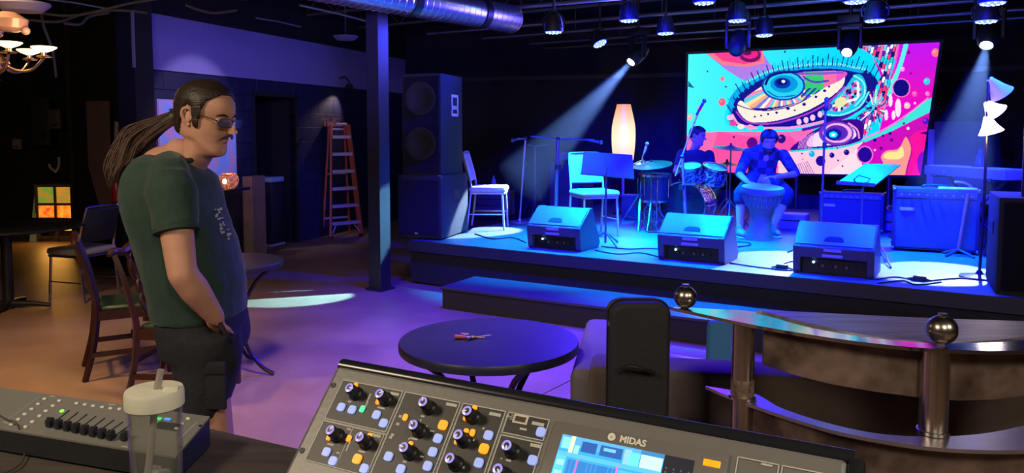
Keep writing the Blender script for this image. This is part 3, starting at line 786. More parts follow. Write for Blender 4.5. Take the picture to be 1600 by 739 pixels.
# ---- stage monitors
wedge = mat('monitor plastic', (.045, .045, .055), .38, bump=.2, bscale=300)
ledb = mat('blue led', (.2, .6, 1), em=(.25, .7, 1), es=14)
def monitor(px, py, wd, label, du=0, s=1.0, az=0.0):
    p = st(px, py); t = thing('stage_monitor', label, 'speaker', p, 'wedge monitors along the stage edge')
    T = frame(p, Matrix.Rotation(az, 3, 'Z') @ U)
    h = .40 * s; dp = .44 * s
    prof = [(.03, 0), (dp - .03, 0), (dp, .05), (.27 * s, h), (.215 * s, h), (.0, .235 * s), (-.012, .225 * s), (.012, .03)]
    def b(): m = MB(); m.T = T; return m
    # outline with a recessed rear panel: three slabs
    x0, x1 = -wd / 2, wd / 2
    m = b(); m.extr(prof, x0, x0 + .055); m.extr(prof, x1 - .055, x1)
    inner = [(.075, .0), (dp - .03, 0), (dp - .002, .05), (.268 * s, h - .002), (.215 * s, h - .002), (.0, .233 * s), (-.012, .225 * s), (-.004, .135 * s), (.075, .125 * s)]
    m.extr(inner, x0 + .05, x1 - .05)
    o = m.build('housing', wedge, t, smooth=False, bevel=.008)
    # slanted upper plate
    m = b(); a = Vector((0, .0, .235 * s)); c = Vector((0, .215 * s, h)); n = Vector((0, -(c.z - a.z), (c.y - a.y))).normalized()
    mid = (a + c) / 2 + n * .003; ang = math.atan2(c.z - a.z, c.y - a.y)
    b().box(mid, (wd - .03, (c - a).length - .02, .006), (ang, 0, 0)).build('top_plate', mat('monitor top plastic', (.09, .09, .10), .35), t)
    pl = a + (c - a) * .27 + n * .008
    m = b(); m.T = T @ Matrix.Translation(pl) @ Matrix.Rotation(ang, 4, 'X')
    m.prism([(-.075, -.025), (.075, -.025), (.068, .01), (.04, .03), (-.04, .03), (-.068, .01)], -.004, .002); m.build('handle', mat('handle recess shade', (.003, .003, .004), .8), t)  # flat black plate paints the shade of the handle recess
    for zz, ww in ((.205, .13), (.162, .15)):
        b().box((0, -.014, zz * s), (ww, .008, .022)).build('vent_slot', mat('pale vent', (.25, .27, .30), .2), t)
    pnl = b().box((0, .071, .068 * s), (wd - .12, .01, .11 * s)).build('connector_panel', mat('connector panel', (.006, .006, .008), .4), t)
    k = wd - .16
    for i, fx in enumerate((-.30, -.18, -.06, .04, .13, .22, .34)):
        b().cyl((fx * k, .066, .07 * s), (fx * k, .045, .07 * s), .013 if i % 2 else .018, seg=12).build('knob', mat('panel knob', (.10, .10, .12), .4) if i % 2 else black, pnl)
    b().ell((-.34 * k, .05, .095 * s), .009, seg=8, rings=6).build('led', ledb, pnl)
    for xx in (x0 + .05, x1 - .05): b().box((xx, .1, .004), (.05, .05, .008)).build('foot', black, t)
    # grille facing the players
    gn = math.atan2(h - .05, .27 * s - dp)
    b().box((0, (dp + .27 * s) / 2 + .004, (h + .05) / 2), (wd - .06, .008, .34), (gn - PI / 2, 0, 0)).build('grille', MATS['steel grille'], t)
    return t
monitor(864, 391, .58, 'left wedge stage monitor, nearest the tall speaker')
monitor(1078, 410, .60, 'middle wedge stage monitor, in front of the drum kit')
monitor(1300, 432, .60, 'right wedge stage monitor, in front of the guitar amplifiers')

# ---- chairs on stage
whitef = mat('cream seat fabric', (.55, .55, .52), .6)
wmetal = mat('white chair frame', (.5, .5, .52), .35, .3)
c1 = st(764, 358)
banquet_chair(Vector((c1.x, c1.y + .12, SH)), -.10, 'cream banquet chair lit by the spotlight beside the tall speaker', whitef, wmetal)
c2 = st(930, 370)
banquet_chair(Vector((c2.x, c2.y + .15, SH)), -1.25, 'cream banquet chair behind the black music stand', whitef, wmetal)

# ---- stands
def tripod(m, p, h, r=.26, n=3, a0=.3, rt=.009, zt=.30):
    for k in range(n):
        a = a0 + k * 2 * PI / n
        m.tube([p + UP * zt, p + Vector((r * math.cos(a), r * math.sin(a), .01))], rt, 6)
def mic_head(m, a, b, r=.022):     # from handle start a to head end b
    d = (b - a).normalized()
    m.cyl(a, b - d * .05, .011, .016, 10); m.ell(b - d * .022, (r, r, r * 1.15), seg=10, rings=8)
mgrey = mat('stand metal', (.10, .10, .12), .3, .7)
def mic_stand(px, py, d, toppx, boom=None, mic=None, label='', mt=None, base='tripod', r=.012, group=None, a0=.3):
    mt = mt or mgrey
    p = D(px, py, d); p.z = SH; t = thing('microphone_stand', label, 'stand', p, group)
    top = D(toppx[0], toppx[1], d)
    MB().cyl(p + UP * .02, top, r).build('pole', mt, t)
    if base == 'tripod':
        for k in range(3):
            a = a0 + k * 2 * PI / 3
            MB().tube([p + UP * .16, p + Vector((.30 * math.cos(a), .30 * math.sin(a), .012))], .009, 6).build('leg', mt, t)
        MB().cyl(p + UP * .10, p + UP * .18, .02).build('collar', black, t)
    else: MB().lathe([(.13, 0), (.13, .012), (.02, .03), (.015, .05)], p, 20).build('base', mt, t)
    MB().cyl(top - UP * .35, top - UP * .30, r * 1.8).build('clutch', black, t)
    if boom:
        pts = [D(x, y, d + dd_) for x, y, dd_ in boom]
        MB().tube(pts, .009, 8).build('boom', mt, t)
    MB().ell(top, .024, seg=10, rings=8).build('swivel', black, t)
    if mic:
        a, b_ = D(*mic[0]), D(*mic[1]); m = MB(); mic_head(m, a, b_); o = m.build('microphone', mat('mic body', (.12, .12, .14), .3, .5), t)
    return t
mic_stand(812, 345, 9.6, (821, 216), [(821, 216, 0), (803, 219, -.1)], ((812, 216, 9.55), (799, 220, 9.45)), 'chrome microphone stand with round base beside the tall speaker', mat('bright stand', (.5, .55, .6), .25, .8), 'round')
mic_stand(868, 338, 8.9, (872, 217), [(829, 213, .05), (872, 217, 0), (928, 219, -.1)], ((918, 219, 8.75), (942, 223, 8.7)), 'boom microphone stand with a long level arm behind the left monitor', mat('blue grey stand', (.15, .15, .18), .3, .6), r=.022)
mic_stand(1073, 372, 8.2, (1066, 245), [(1055, 275, .02), (1075, 218, 0), (1094, 168, -.05)], ((1088, 180, 8.16), (1102, 155, 8.1)), 'boom microphone stand rising before the drummer', mat('bright stand2', (.35, .40, .45), .3, .8), r=.018)
mic_stand(1281, 405, 6.9, (1290, 170), None, ((1290, 176, 6.9), (1292, 152, 6.9)), 'tall straight microphone stand behind the right monitor', mgrey, r=.010)
# cable-hung leg seen right of right monitor
o = MB(); a = st(1392, 420); b_ = st(1366, 385) + UP * .16; o.tube([a + UP * .012, b_], .009, 6); setp(o.build('fallen_stand_leg', mgrey, None), 'thin black stand leg poking out right of the right monitor', 'stand')

def music_stand(base, desk, d, label, m0, poles):
    p = D(base[0], base[1], d); p.z = SH; t = thing('music_stand', label, 'stand', p)
    c = [D(x, y, d + dd_) for x, y, dd_ in desk]
    n = (c[1] - c[0]).cross(c[3] - c[0]).normalized() * .006
    m = MB(); m.raw([q + n for q in c] + [q - n for q in c], [(0, 1, 2, 3), (7, 6, 5, 4), (0, 4, 5, 1), (1, 5, 6, 2), (2, 6, 7, 3), (3, 7, 4, 0)]); m.build('desk', m0, t, smooth=False)
    lip0, lip1 = c[3], c[2]; f = n.normalized() * (.035 if n.y < 0 else -.035)
    m = MB(); m.raw([lip0, lip1, lip1 + f, lip0 + f, lip0 - UP * .006, lip1 - UP * .006, lip1 + f - UP * .006, lip0 + f - UP * .006], [(0, 1, 2, 3), (7, 6, 5, 4), (0, 4, 5, 1), (1, 5, 6, 2), (2, 6, 7, 3), (3, 7, 4, 0)]); m.build('lip', m0, t, smooth=False)
    top = (c[0] + c[1] + c[2] + c[3]) / 4
    MB().tube([p + UP * .03, Vector((p.x, p.y, top.z - .12)), top], .012, 8).build('pole', mgrey, t)
    MB().tube([D(*q) for q in poles], .007, 6).build('bracket', mgrey, t)
    for k in range(3):
        a = .9 + k * 2 * PI / 3; MB().tube([p + UP * .14, p + Vector((.24 * math.cos(a), .24 * math.sin(a), .01))], .009, 6).build('leg', mgrey, t)
    return t
deskm = mat('black desk metal', (.04, .04, .05), .4)
music_stand((946, 383), [(912, 237, .12), (988, 242, -.02), (991, 279, -.10), (907, 272, .05)], 7.6, 'black music stand with its back to the room in front of the cream chair', deskm, [(946, 250, 7.55), (950, 262, 7.5), (946, 275, 7.55)])
music_stand((1345, 395), [(1352, 256, .25), (1407, 258, .20), (1366, 291, -.05), (1306, 287, .0)], 7.2, 'pale tilted music stand in front of the big screen', mat('silver desk metal', (.10, .075, .11), .45, .2), [(1338, 287, 7.1), (1334, 280, 7.1), (1342, 274, 7.12), (1360, 279, 7.12), (1352, 288, 7.12), (1338, 287, 7.1)])

# ---- amplifiers
def amp(px, py, wd, h, dp, label, face=None, az=0.0, handle=True):
    p = st(px, py); t = thing('guitar_amplifier', label, 'amplifier', p)
    T = frame(p, Matrix.Rotation(az, 3, 'Z') @ U)
    def b(): m = MB(); m.T = T; return m
    b().box((0, dp / 2, h / 2 + .02), (wd, dp, h), bevel=.01).build('cabinet', bluefab, t)
    b().box((0, -.006, h * .43 + .02), (wd - .06, .012, h * .78)).build('grille_cloth', face or grille, t)
    cp_ = b().box((0, -.006, h * .90 + .02), (wd - .06, .014, h * .10)).build('control_panel', mat('amp control panel', (.05, .05, .07), .3), t)
    for i in range(9):
        b().cyl((-wd * .40 + i * wd * .10, -.012, h * .90 + .02), (-wd * .40 + i * wd * .10, -.028, h * .90 + .02), .010, seg=10).build('knob', mat('amp knob', (.16, .16, .2), .3), cp_)
    b().tube([(-.11, dp / 2, h + .022), (-.08, dp / 2, h + .045), (.08, dp / 2, h + .045), (.11, dp / 2, h + .022)], .010, 6, 4).build('handle', black, t)
    m = b()
    for sx in (-1, 1):
        for zz in (.03, h + .01):
            for yy in (.0, dp): m.ell((sx * (wd / 2 - .012), yy, zz), .02, seg=8, rings=6)
    m.build('corner_guard', chrome, t)
    for sx in (-1, 1): b().box((sx * (wd / 2 - .06), dp / 2, .01), (.04, dp * .7, .02)).build('foot', black, t)
    b().box((-wd * .33, -.014, h * .70), (.12, .004, .03)).build('badge', mat('amp badge', (.4, .4, .45), .3), t)
    return t
amp(1328, 362, .68, .42, .26, 'dark guitar amplifier behind the pale music stand')
amp(1459, 395, .72, .58, .34, 'large dark guitar amplifier under the keyboard', az=.10)
# PA power items
def boxy(name, label, cat, c, size, m_, az=0, parts=(), bevel=.006):
    t = thing(name, label, cat, c); T = frame(c, Matrix.Rotation(az, 3, 'Z') @ U)
    m = MB(); m.T = T; m.box((0, size[1] / 2, size[2] / 2), size, bevel=bevel).build('body', m_, t)
    for nm, cc, ss, mm in parts:
        m = MB(); m.T = T; m.box(cc, ss).build(nm, mm, t)
    return t
bb = st(880, 338); bb = D(882, 322, 10.2); bb.z = SH
boxy('speaker_cabinet', 'dark speaker cabinet at the back behind the boom microphone', 'speaker', bb, (.46, .4, .74), carpet_black, parts=(('grille', (0, -.008, .37), (.42, .016, .68), grille), ('amp_head', (0, .2, .80), (.36, .26, .10), mat('amp head', (.05, .05, .09), .4))))
bx = st(1236, 358)
boxy('case', 'low flat case on the stage floor right of the djembe', 'case', bx, (.30, .30, .17), mat('flat case', (.22, .22, .26), .4), parts=(('seam', (0, -.002, .10), (.31, .006, .012), black), ('latch', (.08, -.006, .10), (.04, .012, .03), chrome)))
bs2 = D(983, 330, 9.8); bs2.z = SH
boxy('storage_box', 'small blue storage box on the stage behind the cream chair', 'box', bs2, (.22, .22, .30), mat('blue box', (.05, .05, .12), .5), parts=(('lid', (0, .11, .31), (.24, .24, .025), mat('box lid', (.08, .08, .16), .4)),))
bs3 = D(1400, 355, 8.6); bs3.z = SH
boxy('gear_rack', 'small black gear rack between the two guitar amplifiers', 'rack', bs3, (.34, .3, .26), black, parts=(('faceplate', (0, -.006, .06), (.30, .01, .08), mat('faceplate', (.10, .10, .11), .4)), ('faceplate', (0, -.006, .17), (.30, .01, .08), MATS['faceplate'])))
cr2 = D(1402, 320, 8.55)
o = MB().lathe([(.09, -.02), (.11, 0), (.09, .02), (.07, .0), (.09, -.02)], Vector((bs3.x, bs3.y, SH + .28)) + V * .12, 20).build('cable_coil', mat('cable coil', (.05, .05, .05), .5), None)
setp(o, 'coiled black cable lying on the small gear rack', 'cable')
# pedestal low crate far left behind the chair
cra = D(762, 318, 10.4); cra.z = SH
boxy('wooden_crate', 'low dim crate behind the spotlit cream chair', 'crate', cra, (.5, .3, .34), mat('dim crate', (.06, .055, .06), .7), parts=(('slat', (0, -.006, .08), (.48, .012, .06), mat('crate slat', (.08, .07, .08), .7)), ('slat', (0, -.006, .17), (.48, .012, .06), MATS['crate slat']), ('slat', (0, -.006, .26), (.48, .012, .06), MATS['crate slat'])))
bt = Vector((cra.x, cra.y, SH + .34)) + V * .15
o = MB().lathe([(.03, 0), (.033, .01), (.033, .12), (.012, .16), (.012, .19), (0, .19)], bt, 14).build('water_bottle', mat('clear bottle', (.5, .55, .65), .1, trans=.6), None); setp(o, 'clear water bottle on the low crate behind the cream chair', 'bottle')
# tripod stand dim
tp2 = D(836, 322, 10.3); tp2.z = SH
ts = thing('tripod_stand', 'dim tripod stand with a small clamp behind the chrome microphone stand', 'stand', tp2)
MB().cyl(tp2 + UP * .1, D(836, 228, 10.3), .012).build('pole', mgrey, ts)
MB().tube([D(824, 226, 10.3), D(836, 229, 10.3), D(856, 226, 10.3)], .010, 6).build('crossbar', mgrey, ts)
for k in range(3):
    a = .3 + k * 2 * PI / 3; MB().tube([tp2 + UP * .38, tp2 + Vector((.22 * math.cos(a), .22 * math.sin(a), .01))], .009, 6).build('leg', mgrey, ts)
# paper lantern floor lamp
ll = D(973, 330, 10.6); ll.z = SH
z0, z1 = D(973, 250, 10.6).z, D(973, 163, 10.6).z; H_ = z1 - z0
pl_ = thing('paper_floor_lamp', 'tall glowing cream paper column floor lamp at the back of the stage', 'lamp', ll)
paper = bpy.data.materials.new('glowing paper'); paper.use_nodes = True
N_ = paper.node_tree.nodes; Lk = paper.node_tree.links; bs = N_['Principled BSDF']
tcn = N_.new('ShaderNodeTexCoord'); sp = N_.new('ShaderNodeSeparateXYZ'); Lk.new(tcn.outputs['Generated'], sp.inputs[0]); rp = N_.new('ShaderNodeValToRGB')
rp.color_ramp.elements[0].color = (.95, .60, .30, 1); rp.color_ramp.elements[0].position = 0
rp.color_ramp.elements[1].color = (.75, .32, .10, 1); rp.color_ramp.elements[1].position = 1
e = rp.color_ramp.elements.new(.35); e.color = (1, .86, .56, 1); e = rp.color_ramp.elements.new(.62); e.color = (1, .74, .40, 1)
Lk.new(sp.outputs['Z'], rp.inputs[0]); Lk.new(rp.outputs[0], bs.inputs['Emission Color']); bs.inputs['Emission Strength'].default_value = 1.15
bs.inputs['Base Color'].default_value = (.06, .05, .03, 1)
prof = []
nr = 26
for i in range(nr + 1):
    f = i / nr; r = .125 + .04 * math.sin(PI * min(1, (f * .9 + .12))) - .03 * max(0, f - .6) / .4
    prof += [(r, H_ * f)] + ([(r - .003, H_ * (f + .5 / nr))] if i < nr else [])
MB().lathe(prof, Vector((ll.x, ll.y, z0)), 28).build('lamp_shade', paper, pl_)
MB().cyl(ll, Vector((ll.x, ll.y, z0)), .018).build('pole', mat('lamp pole', (.5, .3, .3), .4), pl_)
MB().lathe([(.14, 0), (.14, .015), (.02, .03)], ll, 24).build('base', black, pl_)
light('paper_lamp_light', 'POINT', Vector((ll.x, ll.y, (z0 + z1) / 2)) + Vector((-.0, -.25, 0)), 4, (1, .7, .4), .12, parent=pl_)

# ---- three-headed floor lamp at right
fl_ = st(1530, 434)
dl = fl_.y
tl = thing('three_head_floor_lamp', 'black floor lamp with three small bell shades at the right of the stage', 'lamp', fl_)
MB().tube([fl_ + UP * .02, D(1538, 300, dl), D(1543, 165, dl), D(1545, 122, dl)], .011, 8, 4).build('pole', mat('lamp pole black', (.02, .02, .03), .3, .5), tl)
MB().lathe([(.14, 0), (.14, .015), (.03, .03), (.015, .06)], fl_, 24).build('base', MATS['lamp pole black'], tl)
for i, (a, b_, e_, c_) in enumerate((((1546, 123), (1566, 147), 0.25, (.55, .5, .75)), ((1541, 160), (1556, 176), 2.2, (1, .75, .5)), ((1542, 182), (1549, 207), 5.5, (1, .82, .62)))):
    A, B = D(a[0], a[1], dl), D(b_[0], b_[1], dl); ax = (B - A).normalized(); L_ = (B - A).length
    MB().tube([D(1543, a[1] + 10, dl), A], .008, 6).build('arm', MATS['lamp pole black'], tl)
    sh = mat('bell shade %d' % i, (.6, .55, .6), .5, em=c_, es=e_ if i else .18)
    MB().lathe([(.022, 0), (.035, L_ * .25), (.055, L_ * .6), (.088, L_), (.084, L_), (.05, L_ * .6), (.03, L_ * .25), (.0, .01)], A, 20, ax).build('lamp_shade', sh, tl)
    if i: MB().ell(A + ax * L_ * .55, .025).build('bulb', mat('hot bulb', (1, .9, .7), em=(1, .85, .6), es=12), tl)
light('floor_lamp_light', 'POINT', D(1552, 215, dl - .1), 6, (1, .75, .45), .05, parent=tl)

# ---- keyboard on stand
kd = 7.55
k0, k1 = D(1452, 268, kd + .25), D(1572, 272, kd - .75)
kx = (k1 - k0); kx.z = 0; kL = kx.length; kx.normalize()
kc = (k0 + k1) / 2; kc.z = D(1450, 272, kd).z
kb = thing('keyboard_piano', 'stage keyboard on a stand behind the large guitar amplifier', 'keyboard', kc)
FK = frame(kc, kx)
def kb_(): m = MB(); m.T = FK; return m
kL += .05
kb_().box((0, .12, .03), (kL, .32, .09), bevel=.01).build('body', mat('keyboard body', (.16, .17, .21), .4), kb)
kb_().box((0, .20, .077), (kL - .08, .12, .006)).build('control_panel', mat('keyboard panel', (.30, .34, .40), .3), kb)
kb_().box((-.05, .21, .082), (.2, .06, .004)).build('display', mat('keyboard display', (.02, .02, .05), .2), kb)
m = kb_()
nk = 36
for i in range(nk): m.box((-kL / 2 + .06 + (kL - .12) * (i + .5) / nk, .035, .078), ((kL - .12) / nk - .0012, .13, .012))
m.build('white_keys', mat('ivory keys', (.6, .6, .6), .3), kb, kind='stuff')
kb_().box((-kL * .22, -.043, .03), (.035, .004, .03)).build('badge', mat('kb badge', (.3, .3, .4), .3), kb)
hh = kc.z - SH - .02
for s in (-1, 1):
    m = kb_(); m.cyl((-.38 * s, .12, -.02), (.38 * s, .12 + .03 * s, -hh), .016); m.cyl((.38 * s, -.08, -hh), (.38 * s, .34, -hh), .016); m.cyl((-.38 * s, -.06, -.02), (-.38 * s, .30, -.02), .016); m.build('stand_leg', black, kb)
bp_ = D(1500, 262, kd - .1); bp_.z = kc.z + .08
bq = kc + kx * (-.15) + Vector((-kx.y, kx.x, 0)) * .22; 
q = FK @ Vector((-.12, .25, .08))
bo = thing('drink_bottle', 'small dark drink bottle standing on the keyboard', 'bottle', q)
MB().lathe([(.035, 0), (.037, .01), (.037, .08), (.03, .1), (.018, .13), (.018, .15)], q, 14).build('body', mat('dark bottle', (.03, .06, .12), .2), bo)
MB().lathe([(.02, .15), (.02, .175), (0, .18)], q, 12).build('cap', black, bo)
# guitar stand and clip lamp
g0 = st(1497, 400)
gs = thing('guitar_stand', 'red slim stand with small feet before the large amplifier', 'stand', g0)
gtop = D(1513, 302, g0.y)
MB().tube([g0 + UP * .05, gtop], .016, 8).build('post', mat('red stand', (.30, .06, .05), .4), gs)
for k in range(4):
    a = .4 + k * PI / 2; MB().tube([g0 + UP * .06, g0 + Vector((.16 * math.cos(a), .16 * math.sin(a), .01))], .012, 6).build('foot', mgrey, gs)
g1 = D(1495, 296, g0.y)
o = MB().tube([D(1524, 302, 7.3), D(1518, 292, 7.3), D(1507, 286, 7.3), D(1492, 284, 7.3)], .012, 8, 6).build('gooseneck_lamp', mat('white gooseneck', (.7, .7, .7), .4), None); setp(o, 'small white gooseneck lamp curling over the large amplifier', 'lamp')
o = MB(); o.T = frame(st(1459, 395) + UP * .60 + V * .12 + U * .17, U); o.box((0, 0, .008), (.32, .16, .012)); setp(o.build('sheet_music', mat('white paper', (.8, .8, .8), .6), None), 'white paper sheets on top of the large amplifier', 'paper')

# grey board at back right, stuff behind
gp = D(1500, 225, 10.0)
bd = thing('grey_board', 'tall grey-blue board standing behind the keyboard', 'board', Vector((gp.x, gp.y, SH)))
m = MB(); m.T = frame(Vector((gp.x, gp.y, SH)), U); zt = D(1500, 190, 10).z - SH; m.box((0, 0, zt / 2), (.60, .04, zt)).build('panel', mat('grey board', (.055, .055, .07), .8), bd)
m = MB(); m.T = frame(Vector((gp.x, gp.y, SH)), U); m.box((-.33, -.01, zt / 2 - .05), (.07, .06, zt - .1)).build('post', mat('pinkish post', (.28, .20, .24), .6), bd)
pb = D(1562, 290, 7.2)
ob = thing('covered_stool', 'dim stool with pale cushion in the gap beside the right subwoofer', 'stool', Vector((pb.x, pb.y, SH)))
MB().lathe([(.13, 0), (.15, .02), (.15, .07), (.12, .09), (0, .09)], Vector((pb.x, pb.y, SH + .45)), 20).build('cushion', mat('pale cushion', (.3, .28, .25), .7), ob)
for k in range(4):
    a = .4 + k * PI / 2; MB().tube([Vector((pb.x, pb.y, SH + .46)), Vector((pb.x + .14 * math.cos(a), pb.y + .14 * math.sin(a), SH))], .011, 6).build('leg', mgrey, ob)

# ---- drum kit
kd_ = 8.9
kcn = D(1066, 320, kd_)
kit = [0]
drumdark = mat('kick front skin', (.015, .015, .02), .35)
glit = bpy.data.materials.new('glitter shell'); glit.use_nodes = True
N_ = glit.node_tree.nodes; Lk = glit.node_tree.links; bs = N_['Principled BSDF']; bs.inputs['Metallic'].default_value = .8; bs.inputs['Roughness'].default_value = .25
tcn = N_.new('ShaderNodeTexCoord'); vo = N_.new('ShaderNodeTexVoronoi'); vo.inputs['Scale'].default_value = 70; Lk.new(tcn.outputs['Object'], vo.inputs['Vector'])
rp = N_.new('ShaderNodeValToRGB'); rp.color_ramp.elements[0].color = (.04, .04, .08, 1); rp.color_ramp.elements[1].color = (.8, .8, .9, 1); rp.color_ramp.elements[0].position = .55; rp.color_ramp.elements[1].position = .75
Lk.new(vo.outputs['Color'], rp.inputs[0]); Lk.new(rp.outputs[0], bs.inputs['Base Color'])
fx = (-V)   # kit faces the room
def drum(name, label, c, r, depth, axis, mat_shell, mat_head, lugs=8):
    t = thing(name, label, 'drum', c); axis = Vector(axis).normalized(); q = axis.to_track_quat('Z', 'Y')
    MB().lathe([(r, 0), (r, depth)], c, 32, axis).build('shell', mat_shell, t)
    MB().lathe([(0, .002), (r - .006, .002)], c + axis * depth, 32, axis).build('drumhead', mat_head, t)
    MB().lathe([(0, -.002), (r - .006, -.002)], c, 32, axis).build('lower_head', mat_head, t)
    for h in (0, depth):
        MB().lathe([(r, -.012), (r + .010, -.012), (r + .010, .012), (r - .004, .012), (r, -.012)], c + axis * h, 32, axis).build('hoop', chrome, t)
    for k in range(lugs):
        a = 2 * PI * k / lugs; o_ = q @ Vector((math.cos(a) * (r + .008), math.sin(a) * (r + .008), 0))
        MB().cyl(c + o_ + axis * depth * .15, c + o_ + axis * depth * .85, .005, seg=5).build('lug', chrome, t)
    return t
kz_ = SH + .275
kk = Vector((kcn.x, kcn.y, kz_))
K = drum('bass_drum', 'dark bass drum of the kit behind the middle monitor', kk + V * .40, .27, .40, -V, glit, drumdark, 10)
for s in (-1, 1): MB().tube([kk + U * s * .22 - UP * .1 + V * .1, kk + U * s * .34 - V * .05 - UP * .265], .009, 6).build('spur', chrome, K)
ttl = D(1083, 268, 8.85)
whiteskin = mat('drum skin', (.55, .55, .55), .5)
t1_ = drum('tom_drum', 'left glitter tom drum over the bass drum', D(1080, 281, 8.95), .13, .17, (-.15, -.30, 1), glit, whiteskin, 6)
t2_ = drum('tom_drum', 'right glitter tom drum over the bass drum', D(1112, 284, 8.95), .14, .18, (.15, -.30, 1), glit, whiteskin, 6)
for t_, off in ((t1_, .12), (t2_, .25)):
    MB().cyl(t_.location + UP * .03, kk + U * off * .6 + V * .15 + UP * .22, .011).build('mount', chrome, t_)
sn = drum('floor_tom', 'floor tom at the left of the drum kit', D(1022, 312, 9.1), .19, .30, (0, -.05, 1), mat('dark shell', (.02, .02, .03), .3), mat('black head', (.03, .03, .04), .4), 8)
for k in range(3):
    a = .5 + k * 2 * PI / 3; q_ = sn.location + Vector((.2 * math.cos(a), .2 * math.sin(a), 0)); MB().cyl(q_ + UP * .15, Vector((q_.x, q_.y, SH)), .008).build('leg', chrome, sn)
def cymbal(px, py, d, r, label, tilt, stand=True, base=None):
    c = D(px, py, d); p = Vector((c.x, c.y, SH)); t = thing('cymbal', label, 'cymbal', p)
    MB().lathe([(r, -.012), (r * .3, .008), (r * .18, .018), (0, .026), (r * .18, .014), (r * .3, .004), (r, -.014)], c, 32, tilt).build('plate', mat('bronze cymbal', (.35, .26, .14), .3, .9), t)
    MB().cyl(p + UP * .1, c + UP * .05, .010).build('pole', chrome, t)
    MB().ell(c + UP * .03, .016).build('wing_nut', black, t)
    for k in range(3):
        a = .2 + k * 2 * PI / 3; MB().tube([p + UP * .35, p + Vector((.26 * math.cos(a), .26 * math.sin(a), .01))], .008, 6).build('leg', chrome, t)
    return t
cymbal(1142, 230, 8.9, .20, 'dark ride cymbal on a stand between the drummer and the djembe player', (.05, -.12, 1))
cymbal(1136, 255, 9.2, .14, 'small cymbal below the ride cymbal', (0, -.06, 1))
cymbal(1018, 256, 8.9, .24, 'wide dark cymbal at the left of the drum kit', (-.12, -.16, 1))
# hardware left of the kit
hp = D(1000, 335, 9.0); hp.z = SH
hs = thing('drum_hardware_stand', 'chrome double-braced drum stand with a clamp at the left of the kit', 'stand', hp)
MB().tube([hp + UP * .05, D(1002, 262, 9.0), D(1004, 244, 9.0), D(1011, 232, 9.0)], .012, 8).build('pole', chrome, hs)
m = MB(); mic_head(m, D(1006, 240, 9), D(1012, 222, 9)); m.build('microphone', mat('mic body2', (.3, .3, .34), .3, .5), hs)
MB().tube([D(988, 258, 9), D(1004, 250, 9), D(1018, 262, 9)], .01, 6).build('arm', chrome, hs)
for k in range(3):
    a = .3 + k * 2 * PI / 3; MB().tube([hp + UP * .42, hp + Vector((.30 * math.cos(a), .30 * math.sin(a), .01))], .010, 6).build('leg', chrome, hs)
    MB().tube([hp + UP * .12, hp + Vector((.2 * math.cos(a), .2 * math.sin(a), .13))], .007, 6).build('brace', chrome, hs)
pd = st(1012, 352)
bpd = thing('drum_pedal', 'chrome pedal on the floor left of the bass drum', 'pedal', D(1018, 340, 9.0) * Vector((1, 1, 0)).length * 0 + Vector((D(1018, 340, 8.7).x, 8.7, SH)))
q = bpd.location
MB().box(q + Vector((0, 0, .035)), (.09, .26, .015), (.15, 0, 0)).build('footboard', chrome, bpd)
MB().tube([q + Vector((-.06, .12, 0)), q + Vector((-.06, .12, .22)), q + Vector((.06, .12, .22)), q + Vector((.06, .12, 0))], .009, 6).build('frame', chrome, bpd)
MB().box(q + Vector((0, 0, .008)), (.12, .28, .014)).build('base', black, bpd)
# djembe
dj = st(1186, 374); dj = Vector((dj.x, dj.y, SH))
hd = D(1189, 291, dj.y)
ax = (hd - dj); dH = ax.length; ax.normalize()
ax = (ax + Vector((0, -.10, 0))).normalized()
djb = thing('djembe', 'large wooden djembe drum with a pale skin held by the seated player', 'drum', dj)
djw = mat('djembe wood', (.09, .06, .045), .45, var=.3, scale=6, stretch=(1, 1, 5))
MB().lathe([(.155, 0), (.150, .02), (.115, .13), (.10, .24), (.12, .31), (.175, .40), (.205, .50), (.208, dH - .03), (.195, dH - .02)], dj, 32, ax).build('body', djw, djb)
MB().lathe([(.215, dH - .07), (.222, dH - .055), (.222, dH - .015), (.212, dH)], dj, 32, ax).build('rim', mat('djembe rim rope', (.07, .06, .06), .8), djb)
MB().lathe([(.21, dH), (.17, dH + .008), (0, dH + .012)], dj, 32, ax).build('drumhead', mat('goat skin', (.45, .42, .36), .6), djb)
q_ = ax.to_track_quat('Z', 'Y')
m = MB()
for k in range(24):
    a0_, a1_ = 2 * PI * k / 24, 2 * PI * (k + .5) / 24
    for aa, bb_ in ((a0_, a1_), (a1_, a0_ + 2 * PI / 24)):
        h0, h1 = (dH - .06, .36) if aa == a0_ else (.36, dH - .06)
        def pr(a, h): r = np.interp(h, [.24, .31, .40, .50, 1], [.104, .124, .179, .209, .212]) + .003; return dj + q_ @ Vector((r * math.cos(a), r * math.sin(a), h))
        m.tube([pr(aa, h0), pr((aa + bb_) / 2, (h0 + h1) / 2), pr(bb_, h1)], .003, 4)
m.build('rope_lacing', mat('rope lacing', (.12, .11, .13), .8), djb, kind='stuff')
